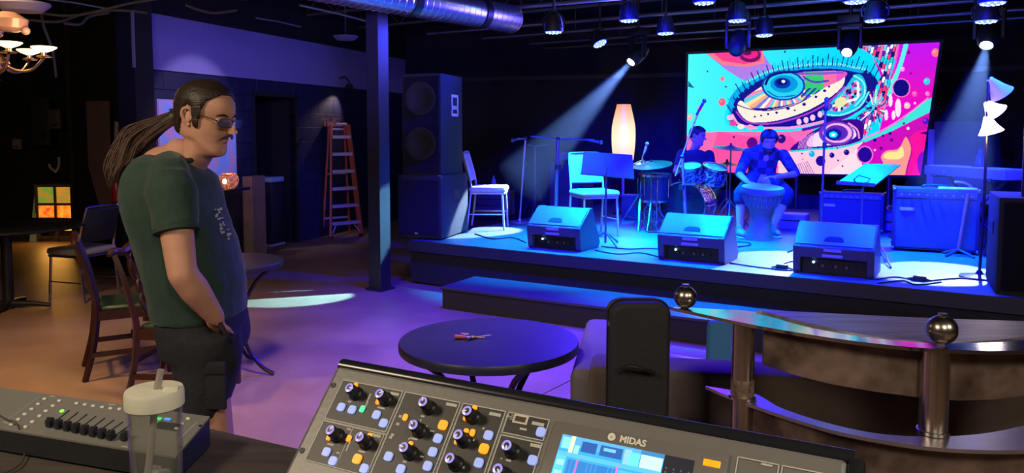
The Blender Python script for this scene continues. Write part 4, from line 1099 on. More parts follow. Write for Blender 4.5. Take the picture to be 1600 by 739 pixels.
# cables over the stage
def cable(pts, label, r=.006, m_=None):
    P = [st(x, y) + UP * (r + .001) for x, y in pts]
    o = MB().tube(P, r, 6, smooth=6).build('stage_cable', m_ or mat('black cable', (.01, .01, .012), .5), None); setp(o, label, 'cable', 'cables on the stage floor')
cable([(742, 366), (770, 374), (800, 372), (822, 380)], 'black cable from the subwoofer to the left monitor')
cable([(930, 392), (965, 398), (1000, 396), (1028, 402)], 'black cable running between the left and middle monitors')
cable([(940, 386), (980, 390), (1010, 389), (1030, 390)], 'second black cable looping toward the middle monitor')
cable([(1140, 412), (1180, 418), (1215, 422), (1244, 424)], 'black cable between the middle and right monitors')
cable([(1212, 420), (1228, 412), (1243, 408)], 'black cable looping up behind the right monitor')
cable([(1368, 438), (1400, 434), (1440, 440), (1500, 436), (1545, 440)], 'black cable crossing the bright pool of light by the lamp stand')
cable([(1372, 444), (1410, 440), (1432, 446), (1470, 442)], 'black cable knotted in the bright pool right of the right monitor')
cable([(1146, 378), (1168, 380), (1172, 384), (1150, 387)], 'looped black cable beside the djembe foot')
cable([(1388, 370), (1404, 376), (1392, 366)], 'short cable loop below the small gear rack')
for (x, y, l) in ((1222, 421, 'small blue cable junction box between the middle and right monitors'), (1437, 439, 'small black cable connector in the bright pool of light')):
    p = st(x, y); t = thing('connector_box', l, 'connector', p); m = MB(); m.T = frame(p, U); m.box((0, 0, .022), (.09, .05, .044), bevel=.008).build('body', black, t)
    for s in (-1, 1): m = MB(); m.T = frame(p, U); m.cyl((s * .045, 0, .02), (s * .085, 0, .01), .009, seg=8).build('plug', mgrey, t)
# ================================================================== PEOPLE
zk = np.array([-.10, -.05, -.02, -.004, .006, .018, .032, .046, .057, .064, .070, .082, .095, .108, .122, .138, .150, .168, .190, .208, .222, .231, .235])
fk = np.array([.030, .028, .036, .068, .083, .088, .087, .083, .087, .0855, .0875, .089, .091, .091, .0885, .095, .096, .093, .082, .064, .042, .020, .001])
bk = np.array([.062, .060, .060, .062, .066, .072, .078, .083, .086, .088, .090, .093, .096, .099, .102, .104, .105, .103, .094, .078, .053, .026, .001])
wk = np.array([.058, .055, .054, .055, .055, .057, .060, .063, .065, .066, .067, .069, .070, .071, .072, .074, .076, .077, .072, .060, .041, .021, .001])
def hr(z, th):     # radius direction th (0 = forward), returns forward, side
    f = np.interp(z, zk, fk); b = np.interp(z, zk, bk); w_ = np.interp(z, zk, wk)
    c, s = math.cos(th), math.sin(th)
    e = 1.0 if z > .05 or z < -.01 else .92
    x = (f if c > 0 else b) * math.copysign(abs(c) ** e, c); y = w_ * s
    g = lambda v, m, sd: math.exp(-((v - m) / sd) ** 2)
    r = 0
    # nose
    na = np.interp(z, [.078, .084, .090, .098, .112, .126, .134], [0, .014, .031, .028, .017, .007, 0])
    x += na * g(th, 0, .13) + .35 * na * g(th, 0, .22)
    r += .006 * g(z, .088, .007) * (g(th, .20, .07) + g(th, -.20, .07))
    r += -.010 * g(z, .121, .012) * (g(th, .38, .17) + g(th, -.38, .17))
    r += .004 * g(z, .139, .008) * (g(th, .35, .25) + g(th, -.35, .25))
    r += .004 * g(z, .100, .014) * (g(th, .85, .3) + g(th, -.85, .3))
    r += .004 * (g(z, .066, .005) + g(z, .0545, .006)) * g(th, 0, .27) - .003 * g(z, .0605, .0022) * g(th, 0, .30)
    r += -.004 * g(z, .045, .005) * g(th, 0, .4) + .004 * g(z, .018, .012) * g(th, 0, .3)
    x, y = x + r * c, y + r * s
    a = abs(th if th < PI else 2 * PI - th); zj = .058 * min(1, a / 1.45) ** 1.6
    if z < zj and z > -.03:
        k = min(1, (zj - z) / .022); k = k * k * (3 - 2 * k)
        nx = (.036 if c > 0 else .060) * c; ny = .053 * s
        x += (nx - x) * k; y += (ny - y) * k
    return x, y
def head_bm(T, sc=1.0, nz=64, nt=72):
    m = MB(); zs = np.linspace(-.10, .2345, nz); Vt = []; Fc = []
    ths = [2 * PI * (k / nt) for k in range(nt)]
    # concentrate samples at the face
    ths = [t - .55 * math.sin(t) for t in ths]
    for z in zs:
        for th in ths:
            x, y = hr(z, th); 
            if z < 0: x -= (-z) * .35
            Vt.append(T @ Vector((x * sc, y * sc, z * sc)))
    for i in range(nz - 1):
        for k in range(nt):
            j = (k + 1) % nt; Fc.append((i * nt + k, i * nt + j, (i + 1) * nt + j, (i + 1) * nt + k))
    Fc.append(tuple(range(nt - 1, -1, -1))); Fc.append(tuple(range((nz - 1) * nt, nz * nt)))
    m.raw(Vt, Fc); return m
def ears(m, T, sc=1.0):
    for s in (-1, 1):
        pts = [(-.004, s * .070, .092), (-.014, s * .076, .100), (-.022, s * .084, .118), (-.022, s * .087, .135), (-.012, s * .086, .146), (.002, s * .081, .144), (.006, s * .074, .130)]
        m.T = T; m.tube([Vector(p) * sc for p in pts], [.005 * sc, .0065 * sc, .006 * sc, .006 * sc, .006 * sc, .005 * sc, .004 * sc], 8, 4)
        m.ell(Vector((-.008, s * .076, .120)) * sc, (.014 * sc, .005 * sc, .024 * sc), seg=12, rings=8)
        m.ell(Vector((.006, s * .076, .116)) * sc, (.004 * sc, .004 * sc, .008 * sc), seg=8, rings=6)
        m.ell(Vector((-.004, s * .074, .094)) * sc, (.007 * sc, .005 * sc, .008 * sc), seg=8, rings=6)
        m.T = Matrix()
def hair_cap(T, sc, inside, off=.010, nz=60, nt=90, noise=.0015, low=-.0):
    """hair shell over the part of the skull where inside(z, th) > 0"""
    m = MB(); zs = np.linspace(low, .2349, nz); ths = [2 * PI * k / nt for k in range(nt)]
    idx = {}; Vt = []; Fc = []
    def P(z, th, o_):
        x, y = hr(z, th); k = (1 + o_ / max(.03, math.hypot(x, y))) if z < .2 else 1
        n = Vector((x, y * 1.1, max(0, (z - .13)) * 1.1)).normalized() * o_
        return Vector((x, y, z)) + n
    def get(i, k, lay):
        key = (i, k, lay)
        if key not in idx:
            z, th = zs[i], ths[k]; tt = th if th < PI else th - 2 * PI
            e = max(0, min(1, inside(z, tt) / .02))
            o_ = (off * e ** .5 + .001 + noise * math.sin(th * 37 + z * 60) ) if lay else -.004
            idx[key] = len(Vt); Vt.append(T @ (P(z, th, o_) * sc))
        return idx[key]
    on = lambda i, k: inside(zs[i], ths[k % nt] if ths[k % nt] < PI else ths[k % nt] - 2 * PI) > 0
    quads = set()
    for i in range(nz - 1):
        for k in range(nt):
            if on(i, k) and on(i + 1, k) and on(i, k + 1) and on(i + 1, k + 1): quads.add((i, k))
    for (i, k) in quads:
        j = (k + 1) % nt
        Fc.append((get(i, k, 1), get(i, j, 1), get(i + 1, j, 1), get(i + 1, k, 1)))
        Fc.append((get(i + 1, k, 0), get(i + 1, j, 0), get(i, j, 0), get(i, k, 0)))
        for (ni, nk, a, b) in ((i - 1, k, (i, k), (i, j)), (i + 1, k, (i + 1, j), (i + 1, k)), (i, (k - 1) % nt, (i + 1, k), (i, k)), (i, j, (i, j), (i + 1, j))):
            if (ni, nk) not in quads: Fc.append((get(*a, 1), get(*a, 0), get(*b, 0), get(*b, 1)))
    top = [get(nz - 1, k, 1) for k in range(nt)]
    Fc.append(tuple(top))
    m.raw(Vt, Fc); return m
def eyes(T, sc, root, iris=(.08, .04, .02), look=0):
    for s in (-1, 1):
        c = Vector((.072, s * .031, .1215))
        m = MB(); m.T = T; m.ell(c * sc, .0125 * sc, seg=14, rings=10)
        e = m.build('eyeball', mat('eye white', (.55, .50, .47), .25), root)
        m = MB(); m.T = T; m.ell((c + Vector((.0095, 0, -.001))) * sc, (.0042 * sc, .0055 * sc, .0055 * sc), seg=12, rings=8); m.build('iris', mat('iris', iris, .2), e)
        m = MB(); m.T = T; m.tube([Vector((.083, s * .016, .1225)) * sc, Vector((.0865, s * .03, .1300)) * sc, Vector((.078, s * .046, .1235)) * sc], .003 * sc, 6, 5); m.build('eyelid', skin, root)
def brows(T, sc, root, m0):
    for s in (-1, 1):
        m = MB(); m.T = T; m.tube([Vector((.0945, s * .012, .138)) * sc, Vector((.0915, s * .03, .1435)) * sc, Vector((.080, s * .050, .139)) * sc], [.002 * sc, .0035 * sc, .0015 * sc], 6, 5); m.build('eyebrow', m0, root)
def HT(origin, yaw, pitch=0, roll=0):   # head frame: x forward
    return Matrix.Translation(origin) @ Matrix.Rotation(yaw, 4, 'Z') @ Matrix.Rotation(pitch, 4, 'Y') @ Matrix.Rotation(roll, 4, 'X')
def hand_prims(m, wrist, d, palm_n, side, curl=.5, s=1.0):
    """wrist point, direction of the hand, palm normal, side=+1 thumb towards d x palm_n"""
    d = d.normalized(); n = palm_n.normalized(); t = d.cross(n).normalized() * side
    pc_ = wrist + d * .05 * s
    b = bmesh.new(); bmesh.ops.create_cube(b, size=1); bmesh.ops.bevel(b, geom=b.edges[:], offset=.25, segments=2, affect='EDGES')
    M_ = Matrix((d, t, n)).transposed()
    for v in b.verts: v.co = pc_ + M_ @ Vector((v.co.x * .095 * s, v.co.y * .078 * s, v.co.z * .030 * s))
    m.add(b)
    for i, (o_, L_) in enumerate(((.029, .070), (.010, .078), (-.010, .072), (-.029, .056))):
        a = wrist + d * .092 * s + t * o_ * s; dd_ = d.copy(); ang = 0; r = .0092 * s
        for seg_, fr in enumerate((.45, .32, .23)):
            ang += curl * (.5 + .35 * seg_)
            dd_ = (d * math.cos(ang) + n * math.sin(ang)).normalized(); b_ = a + dd_ * L_ * fr * s
            m.cap(a, b_, r, r * .93, 10); a = b_; r *= .93
    a = wrist + d * .025 * s + t * .034 * s; td = (d * .65 + t * .62 + n * .3).normalized()
    m.cap(a, a + td * .038 * s, .0125 * s, .011 * s, 10); a2 = a + td * .038 * s; td2 = (d * .9 + t * .2 + n * .35).normalized(); m.cap(a2, a2 + td2 * .03 * s, .011 * s, .009 * s, 10)
def loft(levels, seg=36, e=.9):     # levels: (center, ex(axis1 vec), ey(axis2 vec)) rings
    V_ = []; Fc = []
    for (c, a, b) in levels:
        for k in range(seg):
            t = 2 * PI * k / seg; x, y = math.cos(t), math.sin(t)
            x = math.copysign(abs(x) ** e, x); y = math.copysign(abs(y) ** e, y)
            V_.append(c + a * x + b * y)
    n = len(levels)
    for i in range(n - 1):
        for k in range(seg):
            j = (k + 1) % seg; Fc.append((i * seg + k, i * seg + j, (i + 1) * seg + j, (i + 1) * seg + k))
    Fc.append(tuple(range(seg - 1, -1, -1))); Fc.append(tuple(range((n - 1) * seg, n * seg)))
    return V_, Fc

# ------------------------------------------------------------ the standing man
MD = 2.46                                    # distance of his mid-line
def mp(px, py, dy=0.0): return D(px, py, MD + dy)
mfeet = mp(305, 660); mfeet.z = 0
man = thing('person', 'standing man in dark green T-shirt, black shorts, glasses and long ponytail, hand in pocket', 'person', mfeet)
HS = .96
face_yaw = -.31
hc = mp(314, 238, 0)                         # chin-level point on the head axis
HM = HT(hc, face_yaw, .20) @ Matrix.Translation((-.0, 0, 0))
hb = head_bm(HM, HS); ears(hb, HM, HS)
# body skin: neck, torso under the clothes, arms, legs
b = MB()
neckb = mp(268, 262, .0)
b.cap(mp(280, 240, 0), neckb, .050, .064)
b.cap(mp(262, 275), mp(300, 400, .0), .10, .10); b.cap(mp(300, 400), mp(312, 480), .10, .09)
shN, shF = mp(266, 283, -.19), mp(262, 283, .19)
elN = mp(285, 428, -.26); wrN = mp(337, 496, -.178)
b.cap(shN + (elN - shN) * .4, elN, .050, .042, 16); b.cap(elN, elN + (wrN - elN) * .35, .042, .044, 16); b.cap(elN + (wrN - elN) * .35, wrN, .044, .029, 16)
hd_ = (mp(328, 560, -.0) - wrN)
hand_prims(b, wrN + hd_.normalized() * .01, hd_, Vector((-.1, 1, 0)), 1, .35, .9)
elF = mp(285, 428, .26); wrF = mp(335, 500, .16)
b.cap(shF + (elF - shF) * .4, elF, .050, .042); b.cap(elF, wrF, .044, .029); hand_prims(b, wrF, mp(335, 560, .07) - wrF, Vector((-.1, -1, 0)), -1, .35)
hips = {-1: mp(312, 535, -.085), 1: mp(314, 535, .085)}
for s in (-1, 1):
    kn = mp(322, 0, s * .12); kn.z = .50; an = Vector((kn.x - .02, kn.y, .09))
    b.cap(hips[s], kn, .078, .056, 16); b.cap(kn, kn + (an - kn) * .35 + Vector((-.02, 0, 0)), .056, .058, 16); b.cap(kn + (an - kn) * .35 + Vector((-.02, 0, 0)), an, .058, .036, 16)
    b.cap(an, an + Vector((.05, 0, -.03)), .036, .034)
body = remeshed(b, .009, 'body', skin, man, 8, extra=hb)
eyes(HM, HS, man, (.12, .10, .06)); brows(HM, HS, man, hairm)
stub = mat('stubbled skin', (.20, .11, .07), .6)
m = MB(); m.T = HM
m.tube([Vector(p) * HS for p in ((.088, -.033, .062), (.0945, -.022, .0725), (.0985, -.008, .0775), (.0985, .008, .0775), (.0945, .022, .0725), (.088, .033, .062))], [.002, .005, .0058, .0058, .005, .002], 8, 5); m.build('moustache', mat('brown whiskers', (.10, .05, .028), .7, var=.4, scale=90), man)
for s in (-1,):
    pass
def man_hair(z, th):
    a = abs(th)
    line = np.interp(a, [0, .35, .75, 1.0, 1.15, 1.25, 1.42, 1.55, 1.75, 2.1, 2.6, PI], [.203, .201, .190, .176, .150, .085, .085, .150, .155, .062, .045, .040])
    return z - line
m = hair_cap(HM, HS, man_hair, .010, 76, 110, .0003)
m.build('hair', hairm, man)
# ponytail
tie = HM @ Vector((-.116, -.005, .088))
m = MB()
pts_c = [HM @ Vector((-.085, 0, .10)), tie, mp(226, 212, .0), mp(207, 234, .0), mp(191, 258, -.01), mp(181, 284, -.01)]
rs = [.040, .022, .040, .048, .044, .022]
m.tube(pts_c, [.036, .020, .026, .028, .022, .006], 12, 8)
pt = m.build('ponytail', hairm, man)
m = MB(); rnd = random.Random(3)
for k in range(200):
    a = rnd.uniform(0, 2 * PI); q_ = rnd.uniform(.5, 1.15); ph = rnd.uniform(0, 6)
    P_ = []
    for i, c in enumerate(pts_c):
        j = rnd.uniform(.85, 1.15)
        w_ = rs[i] * (q_ if i > 1 else .9) * j
        P_.append(c + Vector((math.cos(a + i * .25), math.sin(a + i * .25), .6 * math.sin(a * 2 + i))) * w_ + Vector((0, 0, .006 * math.sin(ph + i * 2.3))))
    P_ = P_[:rnd.choice((5, 6, 6))]
    m.tube(P_, [.0016, .0018, .0020, .0016, .0008], 4, 5)
m.build('loose_strands', mat('brown strands', (.075, .038, .024), .75, var=.3, scale=30), pt, kind='stuff')
MB().lathe([(.020, -.008), (.026, -.006), (.026, .006), (.020, .008), (.020, -.008)], tie, 16, (pts_c[2] - tie)).build('hair_tie', black, pt)
# glasses
fm = mat('bronze spectacle frame', (.10, .05, .045), .3, .6)
lens = mat('blue reflection lens', (.25, .35, 1), .05, trans=.85, ior=1.2, alpha=.55)  # stage-blue reflection put into the lens colour
m = MB(); m.T = HM
def LP(s, k, n=20):
    a = 2 * PI * k / n; x = .0265 * math.copysign(abs(math.cos(a)) ** .7, math.cos(a)); z = .0145 * math.copysign(abs(math.sin(a)) ** .75, math.sin(a))
    yy = s * .034 + x; return Vector((.113 - abs(yy) ** 2 * 4.2, yy, .1195 + z)) * HS
for s in (-1, 1): m.tube([LP(s, k) for k in range(20)], .0013, 6, closed=True)
m.tube([Vector((.113, -.008, .124)) * HS, Vector((.116, 0, .127)) * HS, Vector((.113, .008, .124)) * HS], .0013, 6, 4)
for s in (-1, 1): m.tube([LP(s, 0 if s > 0 else 10), Vector((.088, s * .071, .128)) * HS, Vector((.02, s * .0765, .134)) * HS, Vector((-.012, s * .0765, .134)) * HS, Vector((-.026, s * .076, .118)) * HS], .0018, 6, 4)
gg = m.build('glasses', fm, man)
for s in (-1, 1):
    m = MB(); m.T = HM; m.raw([LP(s, k) for k in range(20)] + [LP(s, k) + Vector((.0015, 0, 0)) for k in range(20)], [tuple(range(20)), tuple(range(39, 19, -1))] + [(k, (k + 1) % 20, 20 + (k + 1) % 20, 20 + k) for k in range(20)])
    m.build('lens', lens, gg)
# T-shirt
shirtm = mat('dark green cotton', (.014, .038, .027), .85, var=.12, scale=30, bump=.9, bscale=9, sheen=.12, stretch=(1.6, 1, .7))
rows = [(242, 246, 300, .055), (250, 232, 306, .115), (258, 221, 316, .165), (275, 207, 328, .195), (300, 203, 337, .205), (330, 207, 345, .205), (360, 214, 355, .20), (395, 226, 369, .195), (430, 237, 378, .195), (460, 243, 380, .19), (486, 247, 379, .185), (492, 250, 377, .180)]
lv = []
for (py, x0, x1, w_) in rows:
    c = mp((x0 + x1) / 2, py + 1 * 0); hx = (x1 - x0) / 2 / F * MD
    tiltz = -.02 if py < 262 else 0
    lv.append((c, Vector((hx, 0, -hx * .22 if py < 262 else 0)), Vector((0, w_, 0))))
b = MB(); vv, ff = loft(lv); b.raw(vv, ff)
b.cap(mp(264, 272, -.13), mp(266, 300, -.19), .062, .072); b.cap(mp(264, 262, -.06), mp(264, 275, -.16), .055, .062); b.cap(mp(262, 272, .13), mp(262, 300, .19), .062, .072)
for s, sh, el in ((-1, shN, elN), (1, shF, elF)):
    d_ = (el - sh); e_ = sh + d_ * .54
    d1 = d_.normalized()
    L_ = [(sh - d1 * .03, .055), (sh + d1 * .03, .072), (sh + d_ * .3, .068), (e_, .064)]
    lv2 = []
    ax1 = d1.cross(Vector((0, 1, 0))).normalized(); ax2 = d1.cross(ax1).normalized()
    for c, r in L_: lv2.append((c, ax1 * r, ax2 * r * .95))
    vv, ff = loft(lv2, 24, 1); b.raw(vv, ff)
shirt = remeshed(b, .0095, 'shirt', shirtm, man, 5)
# folds: displace softly
tex = bpy.data.textures.new('folds', 'CLOUDS'); tex.noise_scale = .11
dm = shirt.modifiers.new('folds', 'DISPLACE'); dm.texture = tex; dm.strength = .016; dm.mid_level = .5
m = MB(); cN = mp(275, 247); 
m.tube([mp(246, 240, 0), mp(258, 248, -.055), mp(282, 252, -.068), mp(303, 249, -.03), mp(308, 246, .03), mp(290, 240, .07), mp(262, 236, .06)], .0085, 8, 6, closed=True)
m.build('collar', mat('collar rib', (.015, .038, .026), .85), shirt)
e_ = shN + (elN - shN) * .54; d1 = (elN - shN).normalized()
MB().lathe([(.061, -.010), (.0655, -.008), (.0655, .004), (.061, .006)], e_, 28, d1).build('sleeve_hem', mat('collar rib', (.015, .038, .026), .85), shirt)
prm = mat('chest print', (.42, .45, .40), .8)
m = MB(); rnd = random.Random(5)
for k in range(26):
    fpx, fpy = rnd.uniform(334, 350), rnd.uniform(325, 372)
    fpx += (fpy - 318) * .22
    for dy in [-.005 - rnd.uniform(0, .05)]:
        xs = np.interp(fpy, [r[0] for r in rows], [r[2] for r in rows]); xm = np.interp(fpy, [r[0] for r in rows], [(r[1] + r[2]) / 2 for r in rows])
        w_ = .2; yy = -dy / w_ ; rr = math.sqrt(max(0, 1 - (dy / w_) ** 2)) ** .9
        c = D(xm, fpy, MD); hx = (xs - xm) / F * MD * rr + .008
        m.box(c + Vector((hx, dy, 0)), (.003, rnd.uniform(.005, .013), rnd.uniform(.003, .008)), (0, 0, -.25))
m.build('chest_print', prm, shirt, kind='stuff')
# shorts
shortm = mat('black cotton shorts', (.012, .013, .017), .9, var=.2, scale=20, bump=.3, bscale=120)
b = MB()
rows2 = [(478, 252, 377, .170), (500, 252, 380, .178), (525, 258, 383, .185), (545, 264, 382, .188)]
lv = []
for (py, x0, x1, w_) in rows2:
    c = mp((x0 + x1) / 2, py); hx = (x1 - x0) / 2 / F * MD; lv.append((c, Vector((hx, 0, 0)), Vector((0, w_, 0))))
vv, ff = loft(lv); b.raw(vv, ff)
for s in (-1, 1):
    lv = []
    for (py, x0, x1) in ((520, 262, 381), (550, 268, 380), (580, 271, 374), (610, 274, 364), (645, 279, 352)):
        c = mp((x0 + x1) / 2, py, s * .095); hx = (x1 - x0) / 2 / F * (MD + s * .09) * .97
        lv.append((c, Vector((hx, 0, 0)), Vector((0, .098, 0))))
    vv, ff = loft(lv, 28, .95); b.raw(vv, ff)
shorts = remeshed(b, .010, 'shorts', shortm, man, 5)
dm = shorts.modifiers.new('folds', 'DISPLACE'); dm.texture = tex; dm.strength = .018; dm.mid_level = .5
m = MB(); m.T = frame(mp(318, 585, -.195), Vector((1, 0, .0))); m.box((0, .020, -.05), (.12, .014, .13), bevel=.006); m.box((0, .014, .015), (.125, .012, .04), bevel=.005); m.build('cargo_pocket', shortm, shorts)
MB().tube([mp(336, 492, -.178), mp(344, 506, -.188), mp(354, 522, -.185), mp(362, 530, -.17)], .007, 6, 5).build('pocket_hem', shortm, shorts)
for s in (-1, 1):
    kn = mp(322, 0, s * .12); q = Vector((kn.x - .02, kn.y, 0))
    m = MB(); m.ell(q + Vector((.06, 0, .045)), (.145, .052, .045)); m.ell(q + Vector((-.02, 0, .06)), (.06, .045, .06)); 
    sh_ = remeshed(m, .009, 'shoe', mat('dark shoe', (.03, .03, .035), .6), man, 4)
    MB().box(q + Vector((.045, 0, .010)), (.30, .10, .020), bevel=.009).build('sole', mat('shoe sole', (.25, .25, .25), .7), sh_)

# ------------------------------------------------------------ the seated djembe player
pd_ = 8.75
def dp(px, py, dy=0.0): return D(px, py, pd_ + dy)
plaid = bpy.data.materials.new('dark plaid'); plaid.use_nodes = True
N_ = plaid.node_tree.nodes; Lk = plaid.node_tree.links; bs = N_['Principled BSDF']; bs.inputs['Roughness'].default_value = .85
tcn = N_.new('ShaderNodeTexCoord'); ck = N_.new('ShaderNodeTexChecker'); ck.inputs['Scale'].default_value = 11
ck.inputs['Color1'].default_value = (.045, .040, .07, 1); ck.inputs['Color2'].default_value = (.012, .008, .022, 1); Lk.new(tcn.outputs['Object'], ck.inputs['Vector']); Lk.new(ck.outputs[0], bs.inputs['Base Color'])
jean = mat('dark jeans', (.018, .014, .035), .85, bump=.2)
seat_z = SH + .52
stool_c = dp(1196, 0, .12); stool_c.z = SH
stl = thing('drum_stool', 'dark round stool under the djembe player', 'stool', stool_c)
MB().lathe([(0, .44), (.16, .44), (.17, .46), (.17, .50), (.15, .52), (0, .52)], stool_c, 24).build('seat', black, stl)
for k in range(3):
    a = .5 + k * 2 * PI / 3; MB().tube([stool_c + UP * .44, stool_c + Vector((.2 * math.cos(a), .2 * math.sin(a), .01))], .012, 6).build('leg', mgrey, stl)
def seated(name, label, d0, head, headsc, yaw, pitch, chest, hip, shl, shr, ell_, elr, wrl, wrr, knl, knr, anl, anr, hairf, shirtmat, legmat, face_beard, loc, torso=(.165, .115), hands=None):
    t = thing(name, label, 'person', loc)
    T = HT(head, yaw, pitch)
    hb = head_bm(T, headsc, 48, 56); ears(hb, T, headsc)
    b = MB()
    nb = chest + UP * .16
    b.cap(T @ Vector((-.01, 0, .0)), nb, .055, .06)
    b.cap(chest, hip, .10, .11)
    for sh, el, wr, hnd in ((shl, ell_, wrl, hands[0]), (shr, elr, wrr, hands[1])):
        b.cap(sh, el, .048, .040); b.cap(el, wr, .042, .028); hand_prims(b, wr, hnd[0], hnd[1], hnd[2], .4)
    for hp_, kn, an in ((hip, knl, anl), (hip, knr, anr)):
        b.cap(hp_, kn, .08, .060); b.cap(kn, kn + (an - kn) * .4, .056, .055); b.cap(kn + (an - kn) * .4, an, .055, .036)
    remeshed(b, .012, 'body', skin, t, 5, extra=hb)
    eyes(T, headsc, t); brows(T, headsc, t, hairm)
    hair_cap(T, headsc, hairf, .014, 50, 60, .004).build('hair', mat('black hair', (.015, .010, .008), .6), t)
    if face_beard:
        bf = lambda z, th: min(.052 - abs(z - .022) if abs(z - .022) < .052 else -1, 1.25 - abs(th)) if not (abs(th) < .35 and .048 < z < .066) else -1
        m = MB(); m = hair_cap(T, headsc, lambda z, th: (min(.06 - z, z + .012, (1.3 - abs(th)) * .05)) if z < .075 else -1, .008, 60, 60, .002, low=-.012)
        # the cap's closing lid is not wanted on a beard
        m.build('beard', mat('black hair', (.015, .010, .008), .6), t)
    # shirt
    b = MB(); lv = []
    side = (shr - shl).normalized(); fw = side.cross(UP).normalized()
    for f, wx, wy in ((1.16, .06, .06), (1.05, .13, .085), (.92, torso[0] + .02, torso[1]), (.6, torso[0], torso[1] + .01), (.25, torso[0] - .01, torso[1] + .015), (-.05, torso[0], torso[1] + .02)):
        c = hip + (chest + UP * .08 - hip) * f; lv.append((c, side * wx, fw * wy))
    vv, ff = loft(lv, 28, .95); b.raw(vv, ff)
    for sh, el in ((shl, ell_), (shr, elr)): 
        e_ = sh + (el - sh) * (.95 if face_beard else .6); b.cap(sh, e_, .066, .058)
    remeshed(b, .012, 'shirt', shirtmat, t, 4)
    b = MB()
    for s_, kn, an in ((-1, knl, anl), (1, knr, anr)):
        b.cap(hip + side * s_ * .06, kn, .105, .082)
        b.cap(kn, kn + (an - kn) * (.12 if not face_beard else .18), .080, .078)
    b.ell(hip, (.17, .14, .12)); remeshed(b, .012, 'shorts', legmat, t, 4)
    for an in (anl, anr):
        q = Vector((an.x, an.y, loc.z)); d_ = (fw * (1 if (fw.y < 0) else -1)); 
        m = MB(); m.ell(q + d_ * .06 + UP * .045, (.055, .13, .045)); m.cap(q + UP * .05, q + UP * .10, .05, .045); sh_ = remeshed(m, .012, 'shoe', mat('grey shoe', (.15, .15, .18), .6), t, 3)
        MB().box(q + d_ * .06 + UP * .010, (.10, .27, .02), bevel=.008).build('sole', mat('shoe sole', (.25, .25, .25), .7), sh_)
    return t
hipP = Vector((stool_c.x, stool_c.y, seat_z + .10))
chP = dp(1194, 243, .02)
seated('person', 'seated bearded drummer in a dark plaid shirt playing the djembe', 8.75, dp(1200, 236, -.05), 1.02, -PI / 2 - .15, .32, chP, hipP,
       dp(1169, 240, .02), dp(1224, 242, .0), dp(1155, 272, -.10), dp(1243, 272, -.12), dp(1168, 285, -.48), dp(1212, 277, -.42),
       dp(1158, 303, -.42), dp(1229, 303, -.42), Vector((dp(1163, 0, -.48).x, pd_ - .50, SH + .09)), Vector((dp(1216, 0, -.42).x, pd_ - .42, SH + .09)),
       lambda z, th: z - np.interp(abs(th), [0, .6, 1.0, 1.2, 1.4, 1.6, 2, PI], [.172, .170, .150, .10, .10, .14, .05, .03]), plaid, jean, True, Vector((stool_c.x, stool_c.y - .2, SH)),
       hands=((Vector((.6, -.5, -.1)), Vector((0, 0, -1)), -1), (Vector((-.8, -.3, .05)), Vector((0, 0, -1)), 1)))
# ------------------------------------------------------------ the kit drummer
kd2 = 9.75
def kp_(px, py, dy=0.0): return D(px, py, kd2 + dy)
th_c = kp_(1090, 0, .05); th_c.z = SH
dst = thing('drum_throne', 'round drum throne behind the drum kit', 'stool', th_c)
MB().lathe([(0, .46), (.15, .46), (.16, .48), (.16, .52), (.14, .54), (0, .54)], th_c, 24).build('seat', black, dst)
for k in range(3):
    a = .5 + k * 2 * PI / 3; MB().tube([th_c + UP * .46, th_c + Vector((.2 * math.cos(a), .2 * math.sin(a), .01))], .012, 6).build('leg', mgrey, dst)
hipD = Vector((th_c.x, th_c.y, SH + .64))
seated('person', 'short-haired drummer in a dark shirt sitting behind the drum kit', 9.75, kp_(1088, 227, -.03), .98, -PI / 2 + .9, .15, kp_(1087, 248, .0), hipD,
       kp_(1066, 240, .02), kp_(1108, 242, .02), kp_(1056, 268, -.10), kp_(1114, 270, -.10), kp_(1060, 268, -.42), kp_(1108, 272, -.42),
       kp_(1070, 300, -.42), kp_(1116, 300, -.45), Vector((kp_(1072, 0, -.4).x, kd2 - .42, SH + .09)), Vector((kp_(1117, 0, -.5).x, kd2 - .50, SH + .09)),
       lambda z, th: z - np.interp(abs(th), [0, .6, 1.0, 1.2, 1.4, 1.6, 2, PI], [.182, .180, .165, .13, .13, .15, .09, .07]), mat('dark shirt', (.02, .02, .03), .85), mat('dark shorts', (.03, .03, .045), .85), False, Vector((th_c.x, th_c.y - .25, SH)),
       hands=((Vector((.2, -.9, -.2)), Vector((0, 0, -1)), -1), (Vector((-.2, -.9, -.2)), Vector((0, 0, -1)), 1)))
for i, (a, c) in enumerate(((kp_(1060, 268, -.50), kp_(1074, 268, -.84)), (kp_(1108, 272, -.50), kp_(1098, 270, -.84)))):
    o = MB().cyl(a, c, .007, .004, 8).build('drumstick', mat('hickory', (.4, .28, .15), .5), None); setp(o, ('wooden drumstick held over the left tom drum', 'wooden drumstick held over the right tom drum')[i], 'drumstick')
# ================================================================== FOREGROUND
TZ = 1.05
